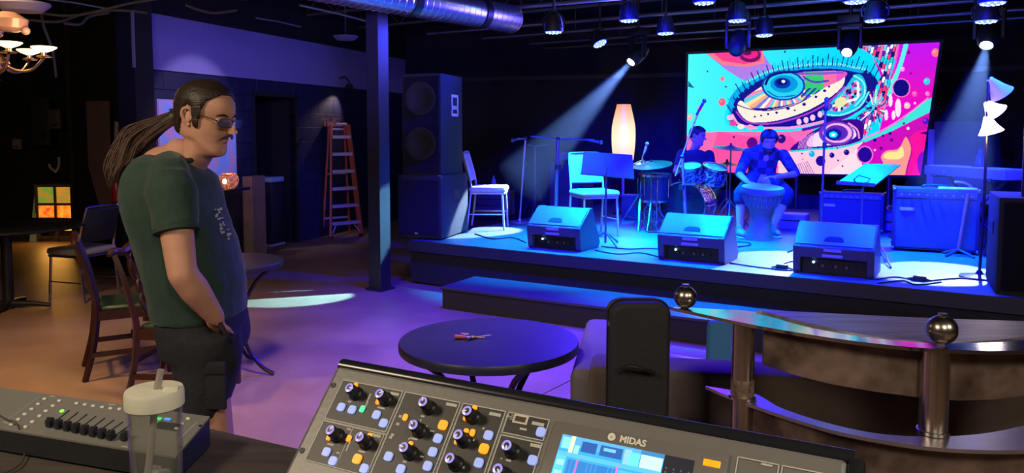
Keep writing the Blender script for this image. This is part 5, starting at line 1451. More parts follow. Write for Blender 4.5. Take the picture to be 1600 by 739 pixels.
# ---- desk
deskw = mat('dark stained desk wood', (.045, .036, .030), .5, col2=(.080, .065, .055), scale=5, stretch=(1, 9, 1), bump=.08)
A = Z(460, 699, TZ); B = Z(330, 669, TZ); dU = (A - B).normalized(); dV = Vector((-dU.y, dU.x, 0))
dk = thing('mixing_desk_table', 'dark wooden table holding the mixer, light controller and cup', 'table', Vector((A.x, A.y, 0)))
Cn = Z(215, 664, TZ); E1 = Z(-40, 640, TZ)
poly = [B - dU * .12, B + dU * 1.75, B + dU * 1.75 - dV * .9, B - dU * 1.0 - dV * .9, E1 + Vector((-.5, 0, 0)), E1]
b2 = B - dU * .12
MB().prism([(p.x, p.y) for p in poly], TZ - .045, TZ).build('tabletop', deskw, dk, smooth=False, bevel=.003)
for p in (B + dU * 1.68 - dV * .08, B + dU * 1.68 - dV * .82, B - dU * .05 - dV * .10, B - dU * .9 - dV * .82, E1 + Vector((-.3, -.1, 0))):
    MB().box((p.x, p.y, (TZ - .045) / 2), (.06, .06, TZ - .045)).build('leg', deskw, dk)

# ---- mixing console
al = math.radians(47.4)
hv = Vector((.882, -.471, 0)).normalized(); hb_ = Vector((.471, .882, 0)).normalized()
dn_ = -(hb_ * math.cos(al) + UP * math.sin(al))        # down the slope
nn = hv.cross(-dn_).normalized()
if nn.y > 0: nn = -nn
TL = D(527, 568, .93)
Wc = .6246 * .93; Hc = .30
def pn(px, py, h=0.0):
    r = ray(px, py); o_ = Vector((0, 0, CAMZ)); P0_ = TL + nn * h
    t = (P0_ - o_).dot(nn) / r.dot(nn); q = o_ + r * t - P0_
    return q.dot(hv), q.dot(dn_)
MC = Matrix((hv, -dn_, nn)).transposed().to_4x4(); MC.translation = TL      # local x right, y up-slope, z out
con = thing('mixing_console', 'grey digital mixing console with lit buttons and a blue screen on the desk', 'mixer', Vector((TL.x, TL.y, TZ)))
conm = mat('console grey paint', (.135, .130, .118), .38, var=.03, bump=.03, bscale=200)
conb = mat('console black edge', (.012, .012, .016), .22)
# side profile: rear slope then lower fader deck
def lc(s, t, n=0): return TL + hv * s + dn_ * t + nn * n
fd = -(hb_ * math.cos(.12) + UP * math.sin(.12))
front0 = lc(0, Hc)
front1 = front0 + fd * .20
minz = front1.z - .05
prof = [lc(0, 0), lc(0, Hc), front1, Vector((front1.x, front1.y, TZ + .012)), Vector((TL.x, TL.y, TZ + .012)) + hb_ * .02, lc(0, 0) + hb_ * .028 - UP * .03]
if front1.z < TZ + .03: front1.z = TZ + .05
n = len(prof)
m = MB(); m.raw(prof + [p + hv * Wc for p in prof], [tuple(range(n)), tuple(range(2 * n - 1, n - 1, -1))] + [(i, n + i, n + (i + 1) % n, (i + 1) % n) for i in range(n)])
m.build('chassis', conm, con, smooth=False, bevel=.006)
# rounded black rear edge
m = MB(); m.tube([lc(.002, -.001, -.009), lc(Wc + .004, -.001, -.009)], .0095, 12); m.build('rear_edge', conb, con)
m = MB()
for sx in (Wc + .006,): 
    m.T = MC; m.box((sx, -Hc / 2, -.02), (.014, Hc, .05), bevel=.004)
m.build('side_cheek', conb, con)
# printed frames
lab = mat('printed legend', (.42, .41, .36), .6)
m = MB(); m.T = MC
def rect(m, s0, t0, s1, t1, th=.0011, h=.0008):
    m.box(((s0 + s1) / 2, -t0, h), (s1 - s0, th, .0008)); m.box(((s0 + s1) / 2, -t1, h), (s1 - s0, th, .0008))
    m.box((s0, -(t0 + t1) / 2, h), (th, t1 - t0, .0008)); m.box((s1, -(t0 + t1) / 2, h), (th, t1 - t0, .0008))
def ins(TLp, BRp): a, b = pn(*TLp), pn(*BRp); return a[0], a[1], b[0], b[1]
B1 = ins((537, 594), (605, 676)); B2 = ins((506, 659), (577, 745)); B3 = ins((634, 613), (700, 900)); B4 = ins((724, 630), (760, 800)); B5 = ins((796, 644), (856, 690)); B6 = ins((780, 680), (830, 800))
s1_ = pn(630, 612)[0]; 
B1 = (B1[0], B1[1], s1_, B1[3]); B2 = (B1[0], B1[3] + .003, s1_, B2[3]); B3 = (s1_ + .004, B1[1], pn(719, 631)[0], Hc - .02); B4 = (B3[2] + .004, B1[1], pn(790, 645)[0], Hc - .02)
B5 = (B4[2] + .004, B1[1], pn(858, 660)[0], pn(786, 676)[1]); B6 = (B5[0], B5[3] + .003, B5[2], Hc - .02)
for q in (B1, B2, B3, B4, B5, B6): rect(m, *q)
sx = pn(541, 702)[0] + .012; m.box(((B2[0] + B2[2]) / 2, -(B2[1] + B2[3]) / 2, .0006), (.0009, B2[3] - B2[1], .0008))
RBx = pn(1153, 717); rect(m, RBx[0], B1[1], RBx[0] + .036, B1[1] + .15); rect(m, RBx[0] + .039, B1[1], Wc - .014, B1[1] + .15)
m.build('printed_frames', lab, con, kind='stuff')
panel = mat('console inset panel', (.022, .021, .020), .45)
for q in (B1, B2, B3, B4, B5, B6):
    m = MB(); m.T = MC; m.box(((q[0] + q[2]) / 2, -(q[1] + q[3]) / 2, .0003), (q[2] - q[0], q[3] - q[1], .0008)); m.build('section_panel', panel, con)
def mark(px, py, w_, h_, m): s, t = pn(px, py); m.box((s, -t, .0008), (w_, h_, .0006))
m = MB(); m.T = MC
for (x, y, w_, h_) in ((617, 616, .012, .0035), (706, 633, .014, .0035), (774, 648, .014, .0035), (841, 663, .014, .0035), (838, 697, .013, .0035), (588, 681, .013, .0035), (546, 671, .006, .002), (547, 628, .005, .002), (596, 638, .010, .002), (517, 695, .009, .002), (529, 708, .004, .002), (566, 706, .009, .002), (577, 622, .002, .010), (572, 635, .002, .012), (545, 697, .002, .012), (626, 651, .004, .003), (622, 663, .004, .003), (614, 680, .004, .003), (611, 684, .004, .003), (647, 686, .010, .002), (661, 651, .005, .002), (676, 674, .006, .0018), (660, 714, .005, .002), (633, 722, .005, .002), (658, 657, .002, .002), (667, 667, .002, .002), (640, 686, .002, .002), (784, 717, .002, .002), (795, 720, .006, .002), (818, 671, .008, .0022), (1134 + 64, 727, .010, .002), (756, 670, .002, .0025), (741, 688, .002, .0025), (725, 731, .002, .0025)):
    mark(x, y, w_, h_, m)
m.build('printed_legends', lab, con, kind='stuff')
# USB symbol and port
m = MB(); m.T = MC; s, t = pn(814, 656)
m.box((s, -t, .001), (.017, .0095, .001)); o = m.build('usb_port', mat('port surround', (.5, .47, .38), .5), con)
m = MB(); m.T = MC; m.box((s, -t, .0016), (.012, .0055, .001)); m.build('port_slot', mat('port slot', (.05, .02, .01), .5), o)
m = MB(); m.T = MC; s, t = pn(799, 652); m.box((s, -t, .001), (.010, .0008, .0008)); m.box((s - .004, -t, .001), (.0028, .0028, .0008)); m.box((s + .002, -t + .0022, .001), (.004, .0008, .0008)); m.box((s + .0045, -t + .0022, .001), (.002, .002, .0008)); m.cyl((s + .005, -t - .0, .0006), (s + .0068, -t, .0006), .0018, .0001, 6); m.box((s + .001, -t - .0022, .001), (.004, .0008, .0008)); m.build('usb_symbol', lab, con)
# screws
for (px, py) in ((521, 602), (472, 704)):
    m = MB(); m.T = MC; s, t = pn(px, py); m.cyl((s, -t, -.001), (s, -t, .0008), .0035, seg=12); m.build('screw', black, con)
# knobs
def mesh_knob():
    m = MB(); m.lathe([(.0085, 0), (.0085, .003), (.0068, .005), (.0062, .016), (.0052, .0175), (0, .0175)], seg=18)
    o = m.build('knob', mat('black knob', (.012, .012, .014), .35), None); return o
kmesh = None
capm = mat('knob cap', (.55, .52, .75), .25); ringm = mat('knob pointer', (.85, .85, .85), .4)
kproto = mesh_knob(); kme = kproto.data; bpy.data.objects.remove(kproto)
m = MB(); m.lathe([(.0052, .0172), (.0054, .0180), (.0030, .0184), (.0030, .0174), (.0052, .0172)], seg=18); cpo = m.build('c', mat('violet reflection ring', (.35, .32, .85), .2, em=(.30, .28, 1), es=.35), None); cme = cpo.data; bpy.data.objects.remove(cpo)  # violet glow stands in for blue reflecting off the caps
def put(me, name, s, t, par, rot=0):
    o = bpy.data.objects.new(name, me); COL.objects.link(o); o.parent = par
    W_ = MC @ Matrix.Translation((s, -t, 0)) @ Matrix.Rotation(rot, 4, 'Z')
    Pi = Matrix.Translation(con.location).inverted()
    if par is con: o.matrix_local = Pi @ W_
    else: o.matrix_local = Matrix()
    return o
for i, (px, py) in enumerate(((546, 606), (593, 615), (516, 672), (562, 683), (661, 628), (646, 664), (631, 699), (730, 642), (716, 679), (703, 716), (792, 696), (778, 733))):
    s, t = pn(px, py, .017)
    if i == 4:
        k_ = put(kme, 'knob', s, t, con, .5 * i)
    else:
        k_ = put(kme, 'knob', s, t, con, .5 * i)
    c_ = put(cme, 'cap_ring', s, t, k_)
    mm = MB(); mm.box((.003, 0, .0182), (.005, .0016, .0012)); 
    pm_ = mm.build('pointer', ringm, k_, local=True)
# buttons
def btn_mesh(w_, h_, mt, nm):
    m = MB(); m.prism([(math.copysign(abs(math.cos(a)) ** .55, math.cos(a)) * w_ / 2, math.copysign(abs(math.sin(a)) ** .55, math.sin(a)) * h_ / 2) for a in [2 * PI * (q + .5) / 20 for q in range(20)]], 0, .003); o = m.build(nm, mt, None); me = o.data; bpy.data.objects.remove(o); return me
lit = mat('pale lit button', (.22, .27, .45), .4, em=(.28, .38, .90), es=.68); amb = mat('amber lit button', (.6, .22, .01), .4, em=(1, .27, .0), es=1.15); grn = mat('green lit button', (.1, .9, .4), .4, em=(.0, .75, .30), es=.9)
bl = btn_mesh(.0098, .0098, lit, 'lit_button'); ba = btn_mesh(.0105, .0105, amb, 'amber_button'); bs_ = btn_mesh(.0055, .0075, amb, 'amber_led'); bgm = btn_mesh(.0055, .0080, grn, 'green_led')
for (px, py) in ((533, 636), (550, 640), (588, 648), (599, 661), (510, 706), (520, 720), (569, 732), (607, 713), (626, 733), (684, 685), (676, 706), (668, 728), (763, 680), (748, 723), (845, 675), (832, 719)): put(bl, 'lit_button', *pn(px, py, .002), con)
for (px, py) in ((692, 664), (756, 701), (558, 717)): put(ba, 'amber_button', *pn(px, py, .002), con)
for (px, py) in ((555, 603), (591, 627), (514, 683), (545, 685), (577, 682), (633, 652), (655, 670), (660, 674), (641, 695), (741, 639), (728, 652), (728, 675), (714, 689), (738, 676)): put(bs_, 'amber_led', *pn(px, py, .002), con)
put(bgm, 'green_led', *pn(566, 639, .002), con)
s, t = pn(1113, 726)
m = MB(); m.T = MC; m.box((s, -t, .0012), (.022, .012, .002), bevel=.0008); o = m.build('button_surround', mat('pale surround', (.5, .48, .45), .5), con)
m = MB(); m.T = MC; m.box((s, -t, .0026), (.016, .0065, .002), bevel=.0008); m.build('amber_button', amb, o)
# touchscreen
sA = pn(872, 652); frs0, frt0 = pn(868, 659)[0], B1[1]
frs1 = pn(1141, 712)[0]
m = MB(); m.T = MC; m.box(((frs0 + frs1) / 2, -(frt0 + .065 + .002), .0012), (frs1 - frs0, .135, .0035), bevel=.0012); bez = m.build('screen_bezel', mat('bezel grey', (.13, .12, .11), .4), con)
s0_, t0_ = pn(881, 680); s1s, _ = pn(1041, 710); s2s, _ = pn(1087, 721)
SHt = .085; tz_ = .0034
def screen_grid(name, nx, ny, fn, P00, du, dv, mt, parent, label=None):
    vs = []; fc = []; cols = []
    for j in range(ny + 1):
        for i in range(nx + 1):
            vs.append(P00 + du * (i / nx) + dv * (j / ny))
    for j in range(ny):
        for i in range(nx): a = j * (nx + 1) + i; fc.append((a, a + nx + 1, a + nx + 2, a + 1))
    loc = parent.location if parent.parent is None else parent.location + parent.parent.location
    me = bpy.data.meshes.new(name); me.from_pydata([v - loc for v in vs], [], fc)
    uu, vv_ = np.meshgrid((np.arange(nx) + .5) / nx, (np.arange(ny) + .5) / ny)
    c = fn(uu, vv_)                                        # (ny, nx, 3)
    at = me.color_attributes.new('picture', 'FLOAT_COLOR', 'CORNER')
    full = np.ones((ny * nx, 4, 4), dtype=np.float32); full[:, :, :3] = c.reshape(-1, 1, 3)
    at.data.foreach_set('color', full.ravel())
    me.materials.append(mt); o = bpy.data.objects.new(name, me); COL.objects.link(o); o.parent = parent
    if label: o['label'] = label
    return o
def lcd(u, v):
    c = np.zeros(u.shape + (3,)); c[:] = (.03, .42, .85)
    def R(x0, x1, y0, y1, col): c[(u >= x0) & (u < x1) & (v >= y0) & (v < y1)] = col
    R(0, 1, 0, .05, (.04, .25, .55)); R(0, .78, 0, .13, (.10, .45, .85)); R(.02, .10, .02, .16, (.25, .80, .85)); R(.10, .14, .0, .20, (.85, .95, .55)); R(.15, .2, .1, .2, (.3, .85, .9))
    R(.22, .37, .04, .16, (.01, .10, .40)); R(.40, .62, .04, .16, (.01, .12, .42)); R(.43, .55, .06, .10, (.2, .6, .9)); R(.63, .70, .02, .2, (.3, .65, .95)); R(.68, .78, .05, .22, (.15, .9, .75)); R(.79, .99, .05, .2, (.6, .85, .8))
    R(0, 1, .20, .25, (.10, .55, .90)); R(.12, .6, .27, .62, (.02, .22, .62)); R(.12, .6, .27, .28, (.1, .6, .9))
    for x in np.arange(.12, .6, .04): R(x, x + .005, .27, .62, (.05, .35, .75))
    for y in np.arange(.27, .62, .05): R(.12, .6, y, y + .008, (.05, .35, .75))
    R(.21, .225, .25, .62, (.75, .15, .55)); R(.59, .61, .22, .62, (.8, .2, .6))
    k = (np.abs(v - (.60 - .22 * np.sqrt(np.clip((u - .42) / .17, 0, 1)))) < .015) & (u > .42) & (u < .6); c[k] = (.8, .9, .8)
    R(.0, .10, .25, .75, (.1, .65, .85)); 
    for y in (.3, .42, .55, .66): R(.02, .09, y, y + .06, (.35, .85, .9))
    R(.62, .98, .27, .95, (.08, .55, .80)); rr = (u - .82) ** 2 + ((v - .48) * .62) ** 2; c[rr < .005] = (.6, .9, .9); c[(rr < .0025)] = (.3, .75, .85)
    R(.0, 1, .80, .83, (.02, .2, .5)); 
    for x in np.arange(.02, .9, .12): R(x, x + .1, .84, .97, (.15, .6, .85))
    return c
m0_ = TL + nn * tz_
P00 = m0_ + hv * s0_ + dn_ * t0_
scr = screen_grid('touchscreen', 120, 80, lcd, P00, hv * (s1s - s0_), dn_ * SHt, attr_mat('lcd picture', 1.25), bez, 'blue lit touchscreen')
def mtr(u, v):
    c = np.zeros(u.shape + (3,)); c[:] = (.008, .010, .018)
    k = (np.abs((u * 4) % 1 - .5) < .12) & ((v * 22) % 1 < .35) & (v > .12) & (u > .05) & (u < .95); c[k] = (.10, .12, .14)
    return c
screen_grid('meter_strip', 40, 90, mtr, m0_ + hv * s1s + dn_ * t0_, hv * (s2s - s1s), dn_ * SHt, attr_mat('meter picture', 1.0), bez, 'dark level meter strip')
# maker's lettering above the screen
s, t = pn(985, 690)
text_obj('maker_lettering', 'MIDAS', .0092, .0004, mat('logo print', (.62, .60, .50), .5), MC @ Matrix.Translation((s + .0035, -t - .0035, .0034)), con, bold=.0003)
m = MB(); m.T = MC; m.lathe([(.0012, .0030), (.0040, .0030), (.0040, .0038), (.0012, .0038), (.0012, .003)], (s - .0185, -t - .0003, 0), 18); m.box((s - .0185, -t, .0036), (.004, .001, .0004)); m.build('maker_emblem', MATS['logo print'], con)
# fader deck
fdk = Matrix((hv, -fd, hv.cross(-fd))).transposed().to_4x4(); fdk.translation = front0
for i in range(13):
    x = .03 + i * (Wc - .06) / 12
    m = MB(); m.T = fdk; m.box((x, -.11, .0008), (.003, .11, .001)); o = m.build('fader_slot', black, con)
    m = MB(); m.T = fdk; m.box((x, -.09 - .02 * (i % 3), .009), (.011, .026, .014), bevel=.002); m.build('fader_cap', conb, o)

# ---- lighting controller
lcm = mat('controller grey panel', (.17, .17, .15), .5)
T0, T1 = Z(328, 652, TZ + .055), Z(62, 615, TZ + .055)
wx = (T1 - T0); wx.z = 0; L_w = .50; wx.normalize()
dx = (Z(274, 715, TZ + .042) - T0); 
dep = Vector((dx.x, dx.y, -.013))
lctl = thing('lighting_controller', 'grey lighting controller with a row of black faders behind the cup', 'controller', Vector((T0.x, T0.y, TZ)))
def LC(a, b, h=0): return T0 + wx * a * L_w + dep * b + UP * h        # a: 0 right .. 1 left, b: 0 back .. 1 front
cs = [LC(0, 0), LC(1, 0), LC(1, 1), LC(0, 1)]
bt_ = [Vector((p.x, p.y, TZ + .004)) for p in cs]; 
m = MB(); m.raw(cs + bt_, [(0, 1, 2, 3), (7, 6, 5, 4), (0, 4, 5, 1), (1, 5, 6, 2), (2, 6, 7, 3), (3, 7, 4, 0)]); m.build('case', black, lctl, smooth=False, bevel=.002)
up_ = (LC(0, 1) - LC(0, 0)).cross(LC(1, 0) - LC(0, 0)).normalized(); up_ = up_ if up_.z > 0 else -up_
m = MB(); q = [p + up_ * .0015 for p in cs]; q2 = [p - up_ * .002 for p in cs]; m.raw(q + q2, [(0, 1, 2, 3), (7, 6, 5, 4), (0, 4, 5, 1), (1, 5, 6, 2), (2, 6, 7, 3), (3, 7, 4, 0)]); m.build('top_plate', lcm, lctl, smooth=False)
def lpx(px, py):
    r = ray(px, py); o_ = Vector((0, 0, CAMZ)); t = (T0 - o_).dot(up_) / r.dot(up_); return o_ + r * t
xd = -wx; yd = -(dep.normalized()); yd = (yd - xd * yd.dot(xd) * .0)
def LF(px, py, h=0):
    M_ = Matrix((xd, yd, up_)).transposed().to_4x4(); M_.translation = lpx(px, py) + up_ * (.0015 + h); return M_
wl_m = mat('white rubber button', (.62, .60, .52), .5)
pts = [(x, y) for x, y in ((70, 625), (60, 633), (50, 641), (39, 649), (29, 657), (18, 665), (93, 628), (83, 636), (72, 644), (62, 652), (51, 661), (40, 669))] + [(120, 632), (133, 634), (146, 636), (160, 638), (173, 640), (187, 641), (201, 643), (294, 656), (284, 664), (276, 672)]
for (x, y) in pts:
    m = MB(); m.T = LF(x, y); m.ell((0, 0, .001), (.0048, .0040, .0022), seg=12, rings=6); m.build('button', wl_m, lctl)
for i in range(8):
    x0_, y0_ = 108 + 14.0 * i, 643 + 3.0 * i; x1_, y1_ = 82 + 13.6 * i, 664 + 2.9 * i
    a, b_ = lpx(x0_, y0_) + up_ * .002, lpx(x1_, y1_) + up_ * .002
    m = MB(); m.tube([a, b_], .0011, 4); o = m.build('fader_slot', black, lctl)
    m = MB(); m.T = LF(x1_ - 3, y1_ + 3); m.box((0, 0, .007), (.0115, .016, .013), bevel=.002); m.box((0, 0, .014), (.010, .004, .003)); m.build('fader_cap', black, o)
m = MB(); m.T = LF(196, 688); m.box((0, 0, .007), (.012, .016, .013), bevel=.002); m.build('fader_cap', black, lctl)
m = MB()
a, b_ = lpx(62, 622), lpx(8, 660); m.tube([a + up_ * .0018, b_ + up_ * .0018], .0016, 4)
a, b_ = lpx(308, 661), lpx(278, 690); m.tube([a + up_ * .0018, b_ + up_ * .0018], .0016, 4)
for (x, y, w_) in ((82, 621, .014), (175, 634, .016), (10, 662, .014), (195, 700, .012)):
    m.T = LF(x, y); m.box((0, 0, .0006), (w_, .003, .0006)); m.T = Matrix()
m.build('printed_lines', lab, lctl, kind='stuff')
m = MB(); m.T = LF(97, 644); m.ell((0, 0, .001), (.0045, .0045, .002), seg=12, rings=6); m.build('green_led', mat('green led', (.3, 1, .1), em=(.15, .8, .02), es=1.6), lctl)
m = MB(); m.T = LF(262, 668); m.box((0, 0, .001), (.045, .022, .002)); dsp = m.build('display', mat('dark display', (.01, .012, .012), .15), lctl)
for (x, y, c, w_) in ((246, 657, (0, 1, .1), .017), (262, 658, (.05, .25, .9), .012)):
    m = MB(); m.T = LF(x, y); m.box((0, 0, .0025), (w_, .007, .001)); m.build('digit_reflection', mat('digits %d' % x, c, em=c, es=1.6), dsp)  # glowing bars put in for the green and blue digit reflections
for (px, py) in ((313, 667), (282, 700)):
    m = MB(); m.T = LF(px, py); m.cyl((0, 0, -.001), (0, 0, .0012), .003, seg=10); m.build('screw', black, lctl)
# cable and connector left of it
o = MB().tube([Z(-20, 655, TZ) + UP * .03, lpx(6, 660) + UP * .008, lpx(28, 672) + UP * .01, Z(36, 700, TZ + .012), Z(38, 712, TZ + .006), Z(28, 728, TZ + .005), Z(0, 742, TZ + .004), Z(-30, 750, TZ + .004)], .0014, 6, 6).build('thin_cable', mat('grey cable', (.05, .05, .05), .4), None); setp(o, 'thin grey cable curling over the left front edge of the lighting controller', 'cable')
cq = Z(20, 637, TZ + .02)
cc = thing('cable_plug', 'black cable plug with a silver tip at the left edge of the desk', 'plug', cq)
MB().tube([Z(-25, 644, TZ + .02), Z(-2, 641, TZ + .02)], .006, 8).build('metal_tip', chrome, cc)
MB().tube([Z(-4, 640, TZ + .02), Z(34, 634, TZ + .02)], .011, 10).build('body', black, cc)
MB().tube([Z(34, 634, TZ + .02), Z(48, 632, TZ + .018), Z(72, 638, TZ + .008)], .005, 8, 4).build('cord', black, cc)

# ---- tumbler
cup = Z(243, 739 + 120, TZ)
cpx = D(241, 612, 1.0); cup = Vector((cpx.x, cpx.y, TZ)); ht_ = cpx.z - TZ
tum = thing('tumbler', 'clear plastic tumbler with white lid and straw standing before the lighting controller', 'cup', cup)
clr = bpy.data.materials.new('clear plastic'); clr.use_nodes = True
N_ = clr.node_tree.nodes; Lk = clr.node_tree.links; N_.remove(N_['Principled BSDF'])
fr_ = N_.new('ShaderNodeFresnel'); fr_.inputs[0].default_value = 1.18; tr_ = N_.new('ShaderNodeBsdfTransparent'); tr_.inputs[0].default_value = (.93, .93, .92, 1); gl_ = N_.new('ShaderNodeBsdfGlossy'); gl_.inputs['Roughness'].default_value = .08
mx = N_.new('ShaderNodeMixShader'); mq = N_.new('ShaderNodeMath'); mq.operation = 'MULTIPLY'; mq.inputs[1].default_value = .4; Lk.new(fr_.outputs[0], mq.inputs[0]); Lk.new(mq.outputs[0], mx.inputs[0]); df_ = N_.new('ShaderNodeBsdfDiffuse'); df_.inputs[0].default_value = (.8, .8, .75, 1); m2_ = N_.new('ShaderNodeMixShader'); m2_.inputs[0].default_value = .045; Lk.new(tr_.outputs[0], m2_.inputs[1]); Lk.new(df_.outputs[0], m2_.inputs[2]); Lk.new(m2_.outputs[0], mx.inputs[1]); Lk.new(gl_.outputs[0], mx.inputs[2]); Lk.new(mx.outputs[0], N_['Material Output'].inputs[0])
rr0, rr1 = .0275, .0345
MB().lathe([(0, .001), (rr0, .001), (rr0 + .002, .004), (rr1, ht_ - .018), (rr1 - .0015, ht_ - .018), (rr0 - .001, .006), (0, .005)], cup, 40).build('body', clr, tum)
MB().lathe([(rr1 + .0005, -.024), (.0372, -.022), (.0372, -.004), (.0355, .0), (.030, .0005), (0, .0008)], cup + UP * (ht_ + .004), 40).build('lid', mat('ivory lid', (.62, .60, .47), .45), tum)
MB().box(cup + Vector((.024, -.004, ht_ + .004)), (.020, .012, .008), (0, 0, .3), bevel=.003).build('lid_tab', mat('ivory lid', (.62, .60, .47), .45), tum)
strm = mat('translucent straw', (.42, .38, .32), .25, trans=.3)
MB().tube([cup + Vector((-.018, -.012, .012)), cup + Vector((.004, -.002, ht_)), cup + Vector((.010, .0, ht_ + .030))], .0045, 10).build('straw', strm, tum)
m = MB()
for (x, y, z, s_) in ((.008, .004, .088, .010), (-.010, .008, .092, .011), (.004, -.012, .094, .010)):
    m.box(cup + Vector((x, y, z)), (s_ * 1.6, s_ * 1.5, s_ * 1.3), (x * 40, y * 50, z * 9), bevel=.003)
m.build('ice', mat('ice', (.9, .9, .88), .1, trans=.8, ior=1.3), tum)

# ---- steel sculpture table (two crescent tiers)
steel = mat('polished steel', (.66, .66, .70), .10, 1, var=.04, scale=10)
brushed = mat('brushed steel top', (.34, .31, .36), .42, .75, var=.30, scale=5, stretch=(1, 7, 1), bump=.04)
patina = bpy.data.materials.new('patinated steel apron'); patina.use_nodes = True
N_ = patina.node_tree.nodes; Lk = patina.node_tree.links; bs = N_['Principled BSDF']; bs.inputs['Metallic'].default_value = .55; bs.inputs['Roughness'].default_value = .45
tcn = N_.new('ShaderNodeTexCoord'); n1 = N_.new('ShaderNodeTexNoise'); n1.inputs['Scale'].default_value = 7; n1.inputs['Detail'].default_value = 8; Lk.new(tcn.outputs['Object'], n1.inputs['Vector'])
rp = N_.new('ShaderNodeValToRGB'); rp.color_ramp.elements[0].color = (.07, .045, .04, 1); rp.color_ramp.elements[0].position = .35; rp.color_ramp.elements[1].color = (.30, .21, .17, 1); rp.color_ramp.elements[1].position = .62
Lk.new(n1.outputs[0], rp.inputs[0])
v1 = N_.new('ShaderNodeTexVoronoi'); v1.inputs['Scale'].default_value = 26; Lk.new(tcn.outputs['Object'], v1.inputs['Vector'])
mxx = N_.new('ShaderNodeMixRGB'); mxx.blend_type = 'MULTIPLY'; mxx.inputs[0].default_value = .45; Lk.new(rp.outputs[0], mxx.inputs[1]); Lk.new(v1.outputs['Distance'], mxx.inputs[2]); 
mth = N_.new('ShaderNodeMath'); mth.operation = 'MULTIPLY_ADD'; mth.inputs[1].default_value = .9; mth.inputs[2].default_value = .5; Lk.new(v1.outputs['Distance'], mth.inputs[0]); Lk.new(mth.outputs[0], mxx.inputs[2])
Lk.new(mxx.outputs[0], bs.inputs['Base Color'])
z1t, z2t = 1.04, .80
def crv(pts, z, sub=8): return spline([Z(x, y, z) for x, y in pts], sub)
front_top = crv([(1044, 479), (1090, 489), (1180, 508), (1300, 528), (1400, 540), (1480, 546), (1560, 548), (1680, 545), (1800, 530)], z1t)
back_top = crv([(1044, 479), (1100, 478), (1182, 483), (1250, 500), (1330, 518), (1420, 530), (1510, 532), (1600, 524), (1700, 505), (1780, 488)], z1t)
front_low = crv([(1102, 603), (1150, 623), (1220, 648), (1300, 672), (1380, 688), (1450, 698), (1530, 703), (1620, 702), (1720, 690)], z2t)
back_low = crv([(1102, 603), (1140, 609), (1182, 616), (1220, 637), (1290, 660), (1370, 677), (1450, 682), (1530, 678), (1600, 665), (1700, 640)], z2t)
t0_ = front_top[0]
tab = thing('steel_bar_table', 'two-tier curved steel bar table with patinated aprons and ball finials', 'table', Vector((Z(1461, 600, .9).x, 1.98, 0)))
def band(m, A_, B_, z, th):
    n = 60
    def samp(C_):
        L_ = [0]
        for i in range(1, len(C_)): L_.append(L_[-1] + (C_[i] - C_[i - 1]).length)
        return [Vector([np.interp(k / n * L_[-1], L_, [c[j] for c in C_]) for j in range(3)]) for k in range(n + 1)]
    a, b_ = samp(A_), samp(B_); V_ = []
    for i in range(n + 1): V_ += [Vector((a[i].x, a[i].y, z)), Vector((b_[i].x, b_[i].y, z)), Vector((b_[i].x, b_[i].y, z - th)), Vector((a[i].x, a[i].y, z - th))]
    Fc = []
    for i in range(n):
        for k in range(4): Fc.append((4 * i + k, 4 * i + (k + 1) % 4, 4 * i + 4 + (k + 1) % 4, 4 * i + 4 + k))
    Fc += [(0, 1, 2, 3), (4 * n + 3, 4 * n + 2, 4 * n + 1, 4 * n)]
    m.raw(V_, Fc)
m = MB(); band(m, front_top, back_top, z1t, .010)
for v in m.bm.verts: v.co.z -= .055 * min(.16, max(0, (v.co.y - float(np.interp(v.co.x, [p.x for p in front_top], [p.y for p in front_top])))))      # tilt put into the plate so it mirrors the screen
m.build('upper_crescent', steel, tab, label='polished steel crescent')
m = MB(); band(m, front_low, back_low, z2t, .010); m.build('lower_crescent', mat('satin steel', (.50, .46, .52), .30, .9, var=.12, scale=6), tab)
# infill top, brushed, slightly lower
inner = [p for p in back_top if proj(p)[0] > 1180]
far = [Z(x, y, z1t) for x, y in ((1781, 489), (1700, 506 - 6), (1600, 500), (1500, 497), (1400, 493), (1300, 488), (1200, 483))]
poly = [(p.x, p.y) for p in inner] + [(p.x, p.y) for p in far]
m = MB(); m.prism(poly, z1t - .012, z1t - .003); m.build('tabletop', brushed, tab, smooth=False)
# aprons
def apron(m, C_, off, z0f, z1_, x0, x1):
    pts = [p for p in C_ if x0 <= proj(p)[0] <= x1]; V_ = []; Fc = []
    n = len(pts)
    for i, p in enumerate(pts):
        zb_ = z0f(proj(p)[0])
        p = p + Vector((0, off, 0))
        V_ += [Vector((p.x, p.y, z1_)), Vector((p.x, p.y, zb_)), Vector((p.x, p.y + .012, zb_)), Vector((p.x, p.y + .012, z1_))]
    for i in range(n - 1):
        for k in range(4): Fc.append((4 * i + k, 4 * i + (k + 1) % 4, 4 * i + 4 + (k + 1) % 4, 4 * i + 4 + k))
    Fc += [(0, 1, 2, 3), (4 * n - 1, 4 * n - 2, 4 * n - 3, 4 * n - 4)]
    m.raw(V_, Fc)
lowpts = [(1185, 566), (1240, 585), (1300, 600), (1370, 612), (1440, 621), (1500, 626), (1560, 624), (1620, 616), (1700, 600)]
def zb_top(px):
    y = np.interp(px, [a for a, _ in lowpts], [b for _, b in lowpts]); return y
ap_c = [p + Vector((0, .075, 0)) for p in front_top]
def zfn(px):
    y = zb_top(px); c = [p for p in ap_c]; pxs = [proj(p)[0] for p in c]; dpt = np.interp(px, pxs, [p.y for p in c]); return D(px, y, dpt).z
m = MB(); apron(m, ap_c, 0, zfn, z1t - .012, 1184, 1800); m.build('upper_apron', patina, tab)
ap2 = [p + Vector((0, .05, 0)) for p in front_low]
m = MB(); apron(m, ap2, 0, lambda px: .52 + .0 * px, z2t - .010, 1150, 1800); m.build('lower_apron', patina, tab)
